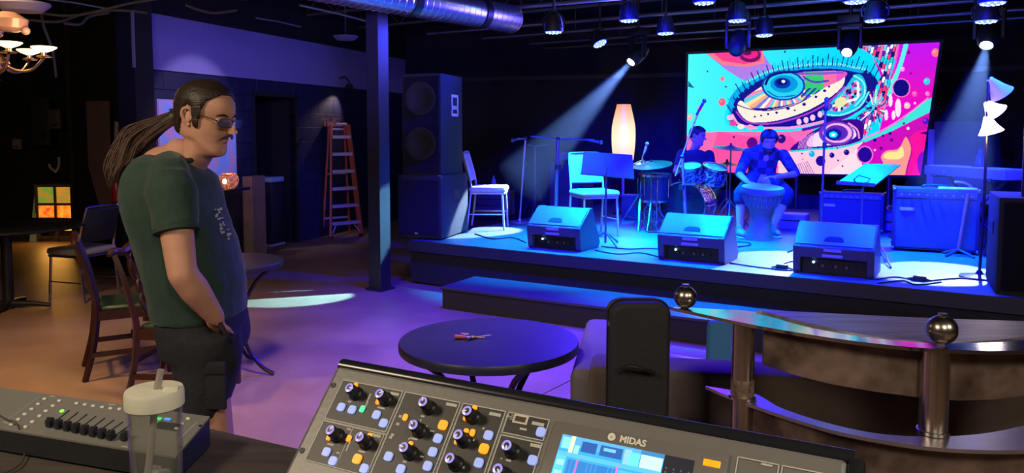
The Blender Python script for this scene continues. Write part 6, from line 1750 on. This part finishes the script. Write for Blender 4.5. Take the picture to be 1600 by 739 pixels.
# columns
def column(px, zt, r, d):
    c = D(px, 560, d)
    m = MB(); m.lathe([(r, 0), (r, zt - .012)], (c.x, c.y, 0), 32); return m, c
colm = mat('brushed steel column', (.58, .52, .46), .22, 1)
m, c_1 = column(1161, z1t, .0335, 2.255); m.build('column', colm, tab)
m, c_2 = column(1462, z1t, .0355, 1.99); m.build('column', colm, tab)
m, c_3 = column(1745, z1t, .0355, 2.1); m.build('column', colm, tab)
for c in (c_1, c_2):
    MB().lathe([(.036, 0), (.040, .002), (.040, .010), (.036, .012)], (c.x, c.y, z2t), 28).build('collar', colm, tab)
MB().lathe([(.0342, 0), (.0345, .02), (.0342, .05)], (c_1.x, c_1.y, z2t + .012), 28).build('rust_band', mat('rust', (.10, .035, .02), .5, .6, col2=(.42, .34, .28), scale=45), tab, label='rusty foot of the column')
for (px, py, d, r, l) in ((1071, 464, 2.42, .0365, ''), (1472, 515, 1.985, .0385, '')):
    c = D(px, py, d)
    m = MB(); m.ell(c, r, seg=28, rings=18); o = m.build('ball_finial', mat('satin ball', (.60, .54, .46), .25, 1), tab)
    MB().cyl(c + UP * (r - .003), c + UP * (r + .005), .012, seg=14).build('finial_cap', colm, o)
    MB().cyl(Vector((c.x, c.y, z1t)), c - UP * r * .6, .012, seg=14).build('finial_neck', colm, o)
# frame connecting
m = MB(); m.tube([Vector((c_1.x, c_1.y, .3)), Vector((c_3.x, c_3.y, .3))], .012, 8); m.build('stretcher', colm, tab)

# ---- sofa with its back to the camera
sofam = mat('grey brown upholstery', (.115, .090, .080), .9, var=.10, scale=12, bump=.3, bscale=150)
sfc = D(1040, 578, 2.75)
sz = sfc.z
FSf = frame(Vector((sfc.x, sfc.y, 0)), Vector((.985, -.17, 0)))
sof = thing('sofa', 'low grey-brown sofa seen from behind, beside the steel bar table', 'sofa', Vector((sfc.x, sfc.y, 0)))
def sb(): m = MB(); m.T = FSf; return m
xl = -.28; xr = 1.55
sb().box(((xl + xr) / 2, .09, sz / 2 + .03), (xr - xl, .20, sz - .06), bevel=.03, seg=3).build('backrest', sofam, sof)
sb().box(((xl + xr) / 2, .50, .24), (xr - xl - .05, .78, .30), bevel=.02).build('seat_base', sofam, sof)
for k in range(2): sb().box((xl + .12 + .45 + k * .82, .52, .43), (.80, .66, .12), bevel=.035, seg=3).build('seat_cushion', mat('black cushion', (.012, .012, .018), .7), sof)
sb().box((xl + .02, .46, .36), (.19, .84, sz - .02 - .03), bevel=.04, seg=3).build('armrest', mat('grey arm upholstery', (.13, .115, .125), .8, bump=.2, bscale=150), sof)
sb().box((xr, .46, .36), (.19, .84, sz - .05), bevel=.04, seg=3).build('armrest', MATS['grey arm upholstery'], sof)
for x in (xl + .05, xr - .05):
    for y in (.05, .8): sb().box((x, y, .03), (.05, .05, .06)).build('foot', black, sof)
bc = D(1132, 552, 3.3)
o = MB(); o.T = frame(Vector((bc.x, bc.y, .50)), Vector((.95, -.3, .0)), Vector((.1, .3, 1))); o.box((0, 0, .12), (.16, .10, .30), bevel=.035, seg=3)
setp(o.build('throw_pillow', mat('cyan-lit pillow', (.03, .14, .32), .8), None), 'cyan-lit cushion on the sofa just left of the steel column', 'cushion')  # cyan of the stage light put into the pillow colour
# ---- gig bag
gd = 2.42
gl0, gr0 = D(953, 560, gd), D(1048, 560, gd); gt = D(1000, 474, gd).z
gbm = mat('black nylon', (.016, .016, .020), .75, bump=.35, bscale=220)
gcx = (gl0.x + gr0.x) / 2; gw = gr0.x - gl0.x
gb_ = thing('instrument_gig_bag', 'upright black padded instrument bag leaning on the back of the sofa', 'bag', Vector((gcx, gd, 0)))
prof = []
rc = .055
for k in range(9): a = PI / 2 * k / 8; prof.append((gw / 2 - rc + rc * math.sin(a) * 1.0, gt - rc * .72 + rc * .72 * math.cos(a)))
pts2 = [(x, z) for x, z in prof] + [(gw / 2, gt * .6), (gw / 2 + .01, gt * .3), (gw / 2 + .05, .12), (gw / 2 + .03, .03), (gw / 2, 0)]
full = pts2 + [(-x, z) for x, z in reversed(pts2)]
m = MB(); n = len(full); dpth = .11
m.raw([(gcx + x, gd - .0 + .02 * (1 - z), z) for x, z in full] + [(gcx + x, gd + dpth + .02 * (1 - z), z) for x, z in full], [tuple(range(n)), tuple(range(2 * n - 1, n - 1, -1))] + [(i, n + i, n + (i + 1) % n, (i + 1) % n) for i in range(n)])
m.build('body', gbm, gb_, bevel=.014)
m = MB(); m.tube([(gcx + x * 1.01, gd + dpth * .5 + .02 * (1 - z), z + (.003 if z > gt * .9 else 0)) for x, z in full[:-1]], .0045, 6, closed=True); m.build('zipper', black, gb_)
m = MB()
ha, hb2 = D(972, 581, gd - .01), D(1022, 583, gd - .01)
m.tube([ha, D(975, 575, gd - .02), D(988, 572, gd - .035), D(1006, 577, gd - .03), hb2], [.008, .006, .0075, .006, .008], 8, 5); m.build('handle', black, gb_)
MB().box(D(952, 505, gd + .02), (.008, .012, .018)).build('zip_pull', chrome, gb_)
# small crumpled thing beside the console
wp_ = Z(482, 655, 0)
# ================================================================== SCREEN
# corners in the picture; solve the depths so the panel is a true parallelogram
TLp, TRp, BRp, BLp = (1075.6, 85), (1468.5, 66), (1438.5, 274), (1072, 268.5)
r1, r2, r3, r4 = (np.array(ray(*p)) for p in (TLp, TRp, BRp, BLp))
# d1 r1 - d2 r2 + d3 r3 - d4 r4 = 0 with d1 = 12.0
Amat = np.stack([-r2, r3, -r4], 1); sol = np.linalg.solve(Amat, -r1 * 1.0)
k_ = 11.3 / max(1, sol[2]) 
dS_ = [11.3, 11.3 * sol[0], 11.3 * sol[1], 11.3 * sol[2]]
PT = [Vector(r * d) + Vector((0, 0, CAMZ)) for r, d in zip((r1, r2, r3, r4), dS_)]
print('SCREEN', PT, [(PT[1] - PT[0]).length, (PT[3] - PT[0]).length, (PT[1] - PT[0]).normalized().dot((PT[3] - PT[0]).normalized())])
su, sv = PT[1] - PT[0], PT[3] - PT[0]
sn_ = su.cross(sv).normalized()
if sn_.y > 0: sn_ = -sn_          # faces the room
scn = thing('led_screen', 'huge bright screen showing a colourful painted eye at the back of the stage', 'screen', Vector((PT[3].x, PT[3].y, SH)))
c4 = [PT[0] - su * .012 - sv * .02, PT[1] + su * .012 - sv * .02, PT[2] + su * .012 + sv * .02, PT[3] - su * .012 + sv * .02]
m = MB(); m.raw([p - sn_ * .006 for p in c4] + [p - sn_ * .09 for p in c4], [(0, 1, 2, 3), (7, 6, 5, 4), (0, 4, 5, 1), (1, 5, 6, 2), (2, 6, 7, 3), (3, 7, 4, 0)]); m.build('housing', black, scn, smooth=False)
for f in (.12, .5, .88):
    p = PT[3] + (PT[2] - PT[3]) * f - sn_ * .06
    MB().cyl((p.x, p.y, SH), p, .03).build('support_leg', black, scn)
def poly_mask(X, Y, pts):
    inside = np.zeros(X.shape, bool); n = len(pts); j = n - 1
    for i in range(n):
        xi, yi = pts[i]; xj, yj = pts[j]
        if yi != yj:
            c = ((yi > Y) != (yj > Y)) & (X < (xj - xi) * (Y - yi) / (yj - yi) + xi); inside ^= c
        j = i
    return inside
def smooth_poly(pts, sub=8):
    return [(p.x, p.y) for p in spline([Vector((x, y, 0)) for x, y in pts], sub, True)]
def paint(u, v):
    P = [PT[0] + su * .0] 
    X = np.zeros(u.shape); Y = np.zeros(u.shape)
    wx_ = PT[0].x + su.x * u + sv.x * v; wy_ = PT[0].y + su.y * u + sv.y * v; wz_ = PT[0].z + su.z * u + sv.z * v - CAMZ
    fy = wy_ * math.cos(PHI) - wz_ * math.sin(PHI); uz = wy_ * math.sin(PHI) + wz_ * math.cos(PHI)
    X = (CX + F * wx_ / fy - 1060) * 3.079; Y = (CY - F * uz / fy - 50) * 3.079
    def L(r, g, b): return tuple((c / 255) ** 2.2 for c in (r, g, b))
    cyan, teal, pink, hot, mag, pur = L(20, 225, 240), L(0, 170, 215), L(255, 95, 150), L(255, 60, 140), L(225, 10, 190), L(170, 20, 225)
    navyc, dblue, cream, coral, lavn, whitec = L(15, 10, 110), L(10, 50, 170), L(250, 225, 200), L(255, 120, 120), L(170, 120, 220), L(240, 240, 255)
    c = np.zeros(u.shape + (3,)); 
    a = np.clip((X - 40) / 700, 0, 1)[..., None]
    c[:] = np.array(L(70, 240, 235)) * (1 - a) + np.array(L(0, 215, 245)) * a
    rs = np.random.RandomState(4)
    def fill(pts, col, sm=True):
        k = poly_mask(X, Y, smooth_poly(pts) if sm else pts); c[k] = col; return k
    def ell(cx, cy, rx, ry, col, ang=0.0):
        ca_, sa_ = math.cos(ang), math.sin(ang); dx_, dy_ = X - cx, Y - cy
        k = ((dx_ * ca_ + dy_ * sa_) / rx) ** 2 + ((-dx_ * sa_ + dy_ * ca_) / ry) ** 2 < 1; c[k] = col; return k
    def line(pts, w_, col, sub=8):
        q = spline([Vector((x, y, 0)) for x, y in pts], sub)
        for i in range(len(q) - 1):
            ax_, ay_, bx_, by_ = q[i].x, q[i].y, q[i + 1].x, q[i + 1].y; L2 = (bx_ - ax_) ** 2 + (by_ - ay_) ** 2 + 1e-6
            t = np.clip(((X - ax_) * (bx_ - ax_) + (Y - ay_) * (by_ - ay_)) / L2, 0, 1)
            c[((X - ax_ - t * (bx_ - ax_)) ** 2 + (Y - ay_ - t * (by_ - ay_)) ** 2) < (w_ / 2) ** 2] = col
    # background zones
    fill([(130, 100), (400, 92), (455, 175), (330, 245), (225, 178)], lavn, False)
    fill([(130, 100), (405, 90), (415, 150), (330, 168), (215, 158)], coral, False)
    fill([(165, 100), (400, 92), (395, 140), (320, 155), (215, 140)], L(255, 60, 130), False)
    ell(345, 112, 52, 34, L(110, 0, 90)); ell(345, 105, 38, 24, L(230, 30, 120)); ell(330, 100, 22, 12, L(90, 0, 80))
    fill([(330, 245), (455, 172), (500, 180), (380, 250), (330, 300)], L(0, 110, 215), False)
    fill([(48, 235), (78, 272), (46, 262)], L(0, 90, 130), False)
    # right purple field
    fill([(900, 40), (1300, 30), (1270, 720), (560, 700), (760, 560), (960, 500), (1010, 300)], mag, False)
    k = poly_mask(X, Y, [(1040, 40), (1300, 30), (1260, 310), (1150, 330), (1040, 290)])
    a2 = np.clip((Y - 50) / 260, 0, 1)[..., None]; c2 = np.array(L(185, 20, 235)) * (1 - a2) + np.array(L(225, 20, 175)) * a2; c[k] = c2[k]
    # confetti columns
    k = poly_mask(X, Y, [(855, 62), (1060, 55), (1020, 300), (960, 420), (900, 500), (820, 480), (900, 330), (985, 200), (930, 110)])
    pal = np.array([L(255, 110, 170), L(250, 240, 250), L(30, 200, 225), L(20, 20, 90), L(240, 60, 110), L(120, 210, 230), L(90, 40, 160)])
    ci = np.floor((X + .25 * Y) / 15).astype(int); ri = np.floor((Y * 1.0 + (ci * 37 % 23)) / 27).astype(int)
    idx = ((ci * 7 + ri * 13 + (ci * ri) % 5) % 7); c[k] = pal[idx][k]
    ed = k & ((((X + .25 * Y) / 15) % 1) < .16); c[ed] = L(40, 10, 90)
    line([(1095, 62), (1070, 150), (1040, 230), (1015, 300)], 22, L(90, 235, 225)); line([(1062, 62), (1045, 150), (1020, 220)], 8, L(230, 70, 200))
    # bottom pink and cream fields
    fill([(30, 500), (130, 482), (260, 478), (420, 480), (640, 468), (720, 520), (560, 590), (480, 700), (20, 700)], L(255, 105, 160), False)
    fill([(190, 480), (330, 500), (540, 500), (600, 560), (540, 640), (300, 700), (120, 700)], L(255, 80, 145), False)
    fill([(520, 575), (700, 560), (880, 520), (905, 560), (850, 620), (760, 700), (480, 700), (480, 610)], L(255, 195, 205), False)
    fill([(860, 560), (980, 640), (960, 700), (700, 700)], L(250, 215, 215), False)
    fill([(900, 520), (1050, 470), (1230, 380), (1230, 700), (900, 690), (860, 560)], L(200, 20, 170), False)
    for i in range(9): line([(555 + i * 12, 680), (548 + i * 9, 640 - i * 2)], 3, L(120, 60, 150))
    # main eye: dark almond, lids
    fill([(228, 400), (262, 320), (330, 255), (430, 200), (560, 168), (700, 152), (830, 158), (930, 200), (965, 270), (930, 350), (850, 410), (700, 455), (520, 476), (330, 470), (245, 440)], L(20, 20, 120))
    line([(240, 420), (262, 320), (335, 250), (450, 195), (600, 168), (760, 165), (880, 185)], 26, L(0, 160, 220))
    line([(330, 240), (450, 185), (600, 160), (760, 155), (900, 180)], 12, L(110, 235, 240))
    for i in range(62):
        t = i / 61; bx_ = 245 + t * 700; by_ = np.interp(bx_, [245, 300, 400, 520, 700, 850, 945], [400, 290, 215, 178, 152, 160, 205])
        ang = -2.3 + t * 1.3; L_ = 26 + 10 * ((i * 7) % 3)
        line([(bx_, by_ + 8), (bx_ + math.cos(ang) * L_, by_ + math.sin(ang) * L_)], 5, L(10, 25, 130) if i % 2 else L(0, 190, 225), 1)
    line([(236, 380), (240, 440), (330, 466), (520, 470), (700, 446), (850, 400), (935, 330), (960, 260)], 16, cyan)
    line([(260, 400), (300, 448), (420, 462), (560, 458), (700, 430)], 12, L(250, 150, 200))
    line([(600, 470), (720, 440), (840, 390), (905, 320)], 14, L(90, 20, 140))
    for q in ((580, 432), (614, 424), (646, 412), (682, 396)): ell(q[0], q[1], 12, 15, L(255, 190, 220))
    for q, col in (((262, 440), hot), ((300, 455), cream), ((345, 458), L(255, 150, 190)), ((250, 412), L(255, 180, 210)), ((395, 462), cyan)): ell(q[0], q[1], 17, 13, col)
    # lower lid cream band with dots
    fill([(285, 372), (300, 330), (360, 370), (450, 372), (560, 345), (660, 290), (740, 235), (795, 200), (790, 260), (700, 335), (580, 395), (450, 430), (340, 430)], L(250, 232, 205))
    line([(280, 385), (330, 432), (450, 440), (590, 405), (710, 345), (800, 265)], 8, L(170, 60, 190)); line([(283, 350), (350, 372), (450, 376), (560, 350), (660, 295), (750, 228)], 5, L(60, 20, 120))
    for q in ((368, 408, 5), (398, 402, 5), (432, 395, 6), (473, 388, 7), (527, 368, 9), (605, 348, 9), (662, 312, 7), (703, 283, 8), (725, 262, 6), (560, 376, 5)): ell(q[0], q[1], q[2], q[2] * .8, navyc)
    # eyeball
    eb = fill([(315, 330), (350, 295), (430, 245), (520, 205), (640, 190), (800, 190), (790, 225), (700, 270), (620, 320), (520, 352), (420, 365), (345, 362)], L(250, 225, 190))
    an = np.arctan2(Y - 245, X - 505); st_ = np.floor((an + PI) * 9.5).astype(int) % 6
    pl2 = np.array([L(255, 215, 150), L(90, 200, 225), L(255, 130, 170), L(250, 240, 200), L(110, 120, 230), L(255, 170, 100)]); c[eb] = pl2[st_][eb]
    kk_ = eb & (X > 610) & (Y < 300); c[kk_ & (X < 715)] = L(60, 195, 90); c[kk_ & (X >= 700)] = L(245, 110, 150); c[kk_ & (X > 760)] = L(230, 80, 180)
    kk2 = eb & (X > 590) & (X < 680) & (Y > 270); c[kk2 & (((X + Y) / 14) % 2 < 1)] = L(30, 60, 170)
    line([(600, 215), (650, 240), (720, 235)], 10, L(80, 60, 180)); line([(560, 200), (660, 200), (790, 195)], 12, L(140, 80, 190))
    ell(505, 258, 105, 72, L(20, 60, 160)); ell(505, 258, 95, 64, L(40, 205, 225)); ell(508, 250, 66, 42, L(0, 150, 205)); ell(500, 246, 40, 26, L(10, 50, 160)); ell(498, 240, 26, 16, L(5, 15, 90)); ell(505, 238, 9, 7, whitec)
    line([(420, 250), (440, 215), (500, 195), (580, 190)], 12, L(10, 20, 110)); line([(430, 285), (480, 312), (560, 305)], 6, L(10, 90, 180))
    # second almond with confetti filling
    fill([(690, 385), (740, 330), (800, 270), (850, 205), (890, 220), (905, 290), (860, 360), (780, 395)], L(30, 190, 215))
    k = poly_mask(X, Y, smooth_poly([(720, 372), (770, 320), (820, 260), (860, 235), (880, 290), (840, 345), (780, 380)]))
    vx, vy = np.floor(X / 13).astype(int), np.floor((Y + X * .3) / 13).astype(int); c[k] = pal[(vx * 5 + vy * 11 + vx * vy) % 7][k]
    ell(780, 338, 30, 24, L(230, 225, 150), -.6); ell(720, 362, 24, 15, L(90, 60, 180), -.5); line([(845, 210), (888, 240), (895, 300), (850, 355)], 7, L(130, 245, 240)); line([(700, 395), (780, 400), (870, 360), (915, 290)], 9, L(110, 240, 240))
    # feathery burst
    for i in range(46):
        ang = rs.uniform(0, 2 * PI); r0 = rs.uniform(10, 35); r1_ = rs.uniform(45, 95)
        line([(945 + r0 * math.cos(ang), 370 + r0 * math.sin(ang)), (945 + r1_ * math.cos(ang) * .8, 370 + r1_ * math.sin(ang))], 5, tuple(pal[rs.randint(7)]), 1)
    # small lower eye
    fill([(540, 568), (600, 510), (660, 470), (760, 430), (860, 420), (890, 450), (880, 520), (800, 545), (680, 560)], L(60, 10, 120))
    fill([(620, 548), (640, 500), (720, 462), (820, 450), (855, 500), (790, 532), (700, 548)], L(235, 215, 245))
    ell(760, 488, 84, 58, L(110, 50, 180)); ell(765, 486, 70, 48, L(240, 170, 210)); ell(760, 486, 56, 38, L(90, 40, 170)); ell(748, 492, 38, 28, L(20, 30, 140)); ell(745, 494, 20, 15, cyan); ell(745, 494, 9, 7, whitec)
    line([(540, 575), (640, 565), (780, 555), (900, 520)], 9, L(40, 215, 200)); line([(820, 440), (860, 470), (870, 510)], 8, L(255, 150, 200))
    for i in range(10): line([(575 + i * 7, 560), (590 + i * 7, 510 - i * 3)], 3, L(230, 140, 220), 1)
    # swooshes
    fill([(880, 520), (980, 480), (1080, 420), (1160, 350), (1235, 305), (1232, 375), (1140, 420), (1020, 480), (900, 530)], L(60, 225, 205), False)
    line([(890, 512), (1000, 462), (1110, 390), (1200, 318)], 7, L(250, 130, 200))
    for q in ((1057, 365, 14, 45), (1020, 330, 10, 30), (1000, 400, 9, 26), (1035, 400, 9, 22)): ell(q[0], q[1], q[2], q[3], L(250, 220, 240))
    # dots
    for (x, y, r, col) in ((1072, 269, 38, navyc), (897, 590, 34, L(40, 10, 120)), (684, 620, 23, L(40, 10, 130)), (738, 593, 12, navyc), (809, 579, 13, navyc), (496, 514, 20, L(50, 10, 100)), (355, 535, 26, L(90, 10, 110)), (642, 586, 14, teal), (1195, 237, 15, L(40, 210, 225)), (1237, 100, 19, coral), (1100, 354, 15, L(255, 190, 190)), (1136, 297, 12, L(255, 90, 170)), (1198, 297, 11, L(255, 110, 200)), (1078, 178, 11, L(255, 150, 230)), (1108, 98, 8, L(120, 0, 110)), (1190, 428, 15, L(90, 20, 190)), (212, 225, 10, coral), (210, 337, 17, L(255, 90, 110)), (102, 370, 12, coral), (55, 410, 13, L(255, 170, 160)), (140, 190, 4, navyc), (228, 263, 4, navyc), (170, 16, 6, coral), (945, 520, 8, navyc), (985, 500, 6, navyc), (1018, 488, 7, navyc), (1025, 520, 8, L(90, 0, 100)), (1105, 463, 7, L(255, 200, 220)), (1138, 342, 6, L(255, 200, 220)), (595, 585, 4, navyc), (598, 612, 3, navyc), (768, 618, 4, navyc), (765, 558, 4, navyc), (790, 645, 4, navyc), (267, 505, 5, navyc), (975, 560, 8, L(110, 0, 100)), (945, 568, 5, L(255, 220, 230)), (512, 95, 5, navyc), (1118, 200, 5, L(110, 0, 110)), (1085, 440, 6, L(110, 0, 110))):
        if r > 30: ell(x, y, r + 6, r + 8, L(255, 110, 190))
        ell(x, y, r, r * 1.08, col); 
        if 10 < r < 22: ell(x - r * .3, y - r * .3, r * .35, r * .3, tuple(min(1, q * 1.6 + .1) for q in col))
    # bottom right blobs
    fill([(1100, 530), (1140, 482), (1190, 470), (1235, 480), (1225, 700), (1090, 700), (1085, 600)], L(240, 25, 140))
    fill([(975, 600), (1000, 572), (1060, 560), (1095, 505), (1120, 560), (1100, 640), (1080, 700), (1000, 700), (985, 630)], L(255, 150, 120))
    fill([(985, 598), (1010, 578), (1050, 575), (1075, 550), (1085, 590), (1060, 612), (1010, 612)], L(250, 225, 120))
    line([(1100, 500), (1122, 560), (1105, 640), (1095, 690)], 6, L(160, 20, 150)); fill([(1150, 620), (1175, 575), (1225, 570), (1215, 690), (1165, 690)], L(120, 20, 190)); fill([(1160, 485), (1235, 470), (1232, 495), (1180, 492)], L(60, 0, 130), False)
    return np.clip(c, 0, 1)
sm_ = attr_mat('screen picture', 1.1); sm_.cycles.emission_sampling = 'FRONT'
screen_grid('picture_panel', 440, 240, paint, PT[0], su, sv, sm_, scn, 'bright painted eye picture')
pcen2 = (PT[0] + PT[2]) / 2
pass

# ================================================================== STAGE LIGHTS
BLUE = (0.0, 0.03, 1.0); CYB = (0.0, 0.36, 1.0)
ledface = mat('blue par face', (.05, .1, 1), em=(.04, .06, 1), es=8)
ledhot = mat('blue led element', (.1, .2, 1), em=(.25, .4, 1), es=5)
def par_can(px, py, d, label, tgt, energy, color=BLUE, spot=1.5, rad=.10, es=None, tilt=None, cast=True):
    p = D(px, py, d); t = thing('stage_light', label, 'stage light', p, None)
    ax = (Vector(tgt) - p).normalized()
    if not tilt: ax = (ax * .12 - UP).normalized(); tgt = p + ax * 2.5
    MB().lathe([(.05, -.17), (.07, -.16), (rad * .9, -.10), (rad, -.03), (rad, .012), (rad - .01, .012), (rad - .012, -.002), (0, -.002)], p, 24, ax).build('can', black, t)
    lf = MB().lathe([(0, .030), (rad * .5, .027), (rad - .016, .016), (rad - .012, .0), (0, -.002)], p, 24, ax).build('lens', ledface, t)
    q_ = ax.to_track_quat('Z', 'Y'); k = 0
    for ring, n in ((0, 1), (rad * .42, 6), (rad * .72, 10)):
        for i in range(n):
            a = 2 * PI * i / n; c = p + q_ @ Vector((ring * math.cos(a), ring * math.sin(a), .026 if ring < rad * .6 else .019))
            MB().lathe([(0, 0.008), (.010, .004), (.011, -.002)], c, 8, ax).build('led', ledhot, lf)
    MB().tube([p + q_ @ Vector((rad + .008, 0, -.03)), p + q_ @ Vector((rad + .01, 0, 0)) + UP * .12, p + UP * .20, p + q_ @ Vector((-rad - .01, 0, 0)) + UP * .12, p + q_ @ Vector((-rad - .008, 0, -.03))], .009, 6, 3).build('yoke', black, t)
    MB().cyl(p + UP * .19, Vector((p.x, p.y, 3.495)), .015).build('clamp', black, t)
    if cast: light('par_light', 'SPOT', p + ax * .03, energy, color, .05, tgt, t, spot=spot, blend=.6)
    return t
FLR = lambda u, v: S(u, v, SH)
pars = [(865, 48, 8.0, 'wide blue stage light under the rails, first from the duct', FLR(1.2, 1.2), 620, CYB), (937, 67, 9.8, 'blue strip stage light tilted sideways above the spotlight beam', FLR(2.2, 2.4), 420, BLUE), (983, 30, 8.0, 'bright blue stage light between the duct and the screen', FLR(2.4, 1.4), 620, CYB),
        (1040, 50, 8.6, 'blue stage light above the left edge of the screen', FLR(2.6, 2.0), 520, CYB), (1100, 2, 6.9, 'bright blue stage light cut by the top of the picture', FLR(3.0, 1.2), 620, CYB), (1152, 30, 7.8, 'small blue stage light above the hanging dark fixture', FLR(3.2, 1.6), 520, BLUE),
        (1194, 53, 8.4, 'small blue stage light just above the middle of the screen', FLR(3.5, 2.0), 520, BLUE), (1337, 0, 6.4, 'blue stage light at the top edge over the right half of the screen', FLR(4.3, .9), 620, BLUE), (1367, 30, 7.3, 'blue stage light over the right half of the screen', FLR(4.2, 1.5), 520, CYB),
        (1551, 2, 5.9, 'blue stage light at the top right corner', FLR(5.2, .8), 620, BLUE), (1541, 31, 6.9, 'flat blue stage light above the right spotlight', FLR(5.0, 1.4), 420, BLUE)]
for i, (px, py, d, l, tg, en, co) in enumerate(pars): par_can(px, py, d, l, tg, en * (6.0 if co == CYB else 2.6), co, spot=1.15 if co == CYB else 1.6, tilt=(i == 1))
# front wash: unseen blue lamps set ahead of the stage for its upright faces
for i, (u, v) in enumerate(((2.6, -.7), (4.0, -.7), (4.9, -.3))):
    light('front_wash', 'SPOT', S(u, v, 3.05), 3600, (0.0, .0, 1.0), .08, S(u - .5, 1.9, .8), spot=1.35, blend=.6)
light('side_fill', 'SPOT', S(3.4, .5, 3.0), 2600, (0, 0, 1), .08, S(.3, .6, 1.4), spot=.55, blend=.5)  # unseen lamp added to turn the tall speaker's side blue
light('rail_fill', 'AREA', S(3.7, 1.2, 2.5), 30, (.10, .30, 1), .5, S(3.7, 1.3, 3.5))  # unseen upward lamp added so the pipe rails show
light('floor_fill', 'SPOT', S(3.0, -.3, 3.0), 2600, (.05, .0, 1), .15, S(3.0, -2.3, 0), spot=1.35, blend=.9)  # unseen lamp added for the blue floor in front of the stage
light('step_fill', 'SPOT', S(1.6, -.9, 3.05), 1500, (.02, .0, 1), .12, S(1.6, -.55, .2), spot=1.5, blend=.8)  # unseen lamp added to bring blue onto the step
light('column_wash', 'SPOT', S(1.0, .9, 2.9), 200, (.02, .05, 1), .1, S(-.6, -.6, 1.5), spot=1.0, blend=.8)
light('ceiling_fill', 'AREA', S(1.6, 1.6, 2.7), 40, (.08, .06, 1), .6, S(0, -1, 3.5))  # unseen lamp added to brighten ceiling and joists
light('band_fill', 'SPOT', S(1.6, -2.0, 2.6), 420, (.16, .13, 1), .2, WL(2.6, 2.6, 0), spot=1.1, blend=.9)  # unseen lamp added to make the wall band blue-violet

haze = bpy.data.materials.new('stage haze'); haze.use_nodes = True
N_ = haze.node_tree.nodes; Lk = haze.node_tree.links; N_.remove(N_['Principled BSDF']); vs_ = N_.new('ShaderNodeVolumeScatter'); vs_.inputs['Density'].default_value = .022; vs_.inputs['Anisotropy'].default_value = .2; vs_.inputs['Color'].default_value = (.35, .5, 1, 1)
Lk.new(vs_.outputs[0], N_['Material Output'].inputs['Volume'])
def moving_head(px, py, d, tgt, energy, spot, label, lit=True, hz=None, color=(.50, .72, 1)):
    p = D(px, py, d); t = thing('moving_head_light', label, 'stage light', Vector((p.x, p.y, p.z)))
    ax = (Vector(tgt) - p).normalized(); c = p - ax * .16
    q_ = ax.to_track_quat('Z', 'Y')
    hd = MB().lathe([(.03, -.16), (.075, -.14), (.095, -.06), (.095, .05), (.08, .13), (.062, .155), (.058, .155), (.056, .140), (0, .140)], c, 24, ax).build('head', black, t)
    MB().ell(c + ax * .142, (.05, .05, .008), q_, 18, 8).build('lens', mat('hot lens', (.8, .9, 1), em=(.75, .9, 1), es=60) if lit else black, hd)
    side = Vector((ax.y, -ax.x, 0)).normalized()
    m = MB()
    for s in (-1, 1): m.box(c + side * s * .115 + UP * .08, (.03, .07, .26), (0, 0, math.atan2(side.y, side.x)), bevel=.01)
    m.box(c + UP * .21, (.27, .08, .04), (0, 0, math.atan2(side.y, side.x)), bevel=.01); m.build('yoke', black, t)
    MB().box(c + UP * .28, (.24, .18, .10), (0, 0, math.atan2(side.y, side.x)), bevel=.012).build('base', black, t)
    MB().cyl(c + UP * .32, Vector((c.x, c.y, 3.495)), .02).build('clamp', black, t)
    if lit:
        light('beam_light', 'SPOT', p + ax * .01, energy, color, .03, tgt, t, spot=spot, blend=.12)
        if hz:
            L_ = hz; h = math.tan(spot / 2) * 1.06
            o = MB().lathe([(.0, .02), (.04 + .02 * h, .02), (.04 + L_ * h, L_), (0, L_)], p, 32, ax).build('haze_beam', haze, None); setp(o, 'pale hazy light beam falling from the ' + label.replace('lit moving head spotlight ', 'spotlight '), 'haze', None, 'stuff')
    return t
moving_head(985, 98, 9.8, st(742, 362), 6500, .30, 'lit moving head spotlight left of the screen', hz=2.2)
moving_head(1323, 83, 8.6, st(1205, 408), 3000, .32, 'lit moving head spotlight hanging in front of the screen')
moving_head(1541, 72, 7.3, st(1462, 424), 2600, .38, 'lit moving head spotlight at the right edge of the stage', hz=1.7)
moving_head(1150, 82, 8.2, D(1140, 140, 7.8), 0, .3, 'dark unlit moving head hanging before the left part of the screen', lit=False)
# cool beam that crosses the room floor beside the column
fs = Z(464, 466, 0)
moving_head(1062, -60, 8.6, fs, 11000, .138, 'moving head light hung above the screen, aimed at the bright floor streak', color=(.30, .85, 1))
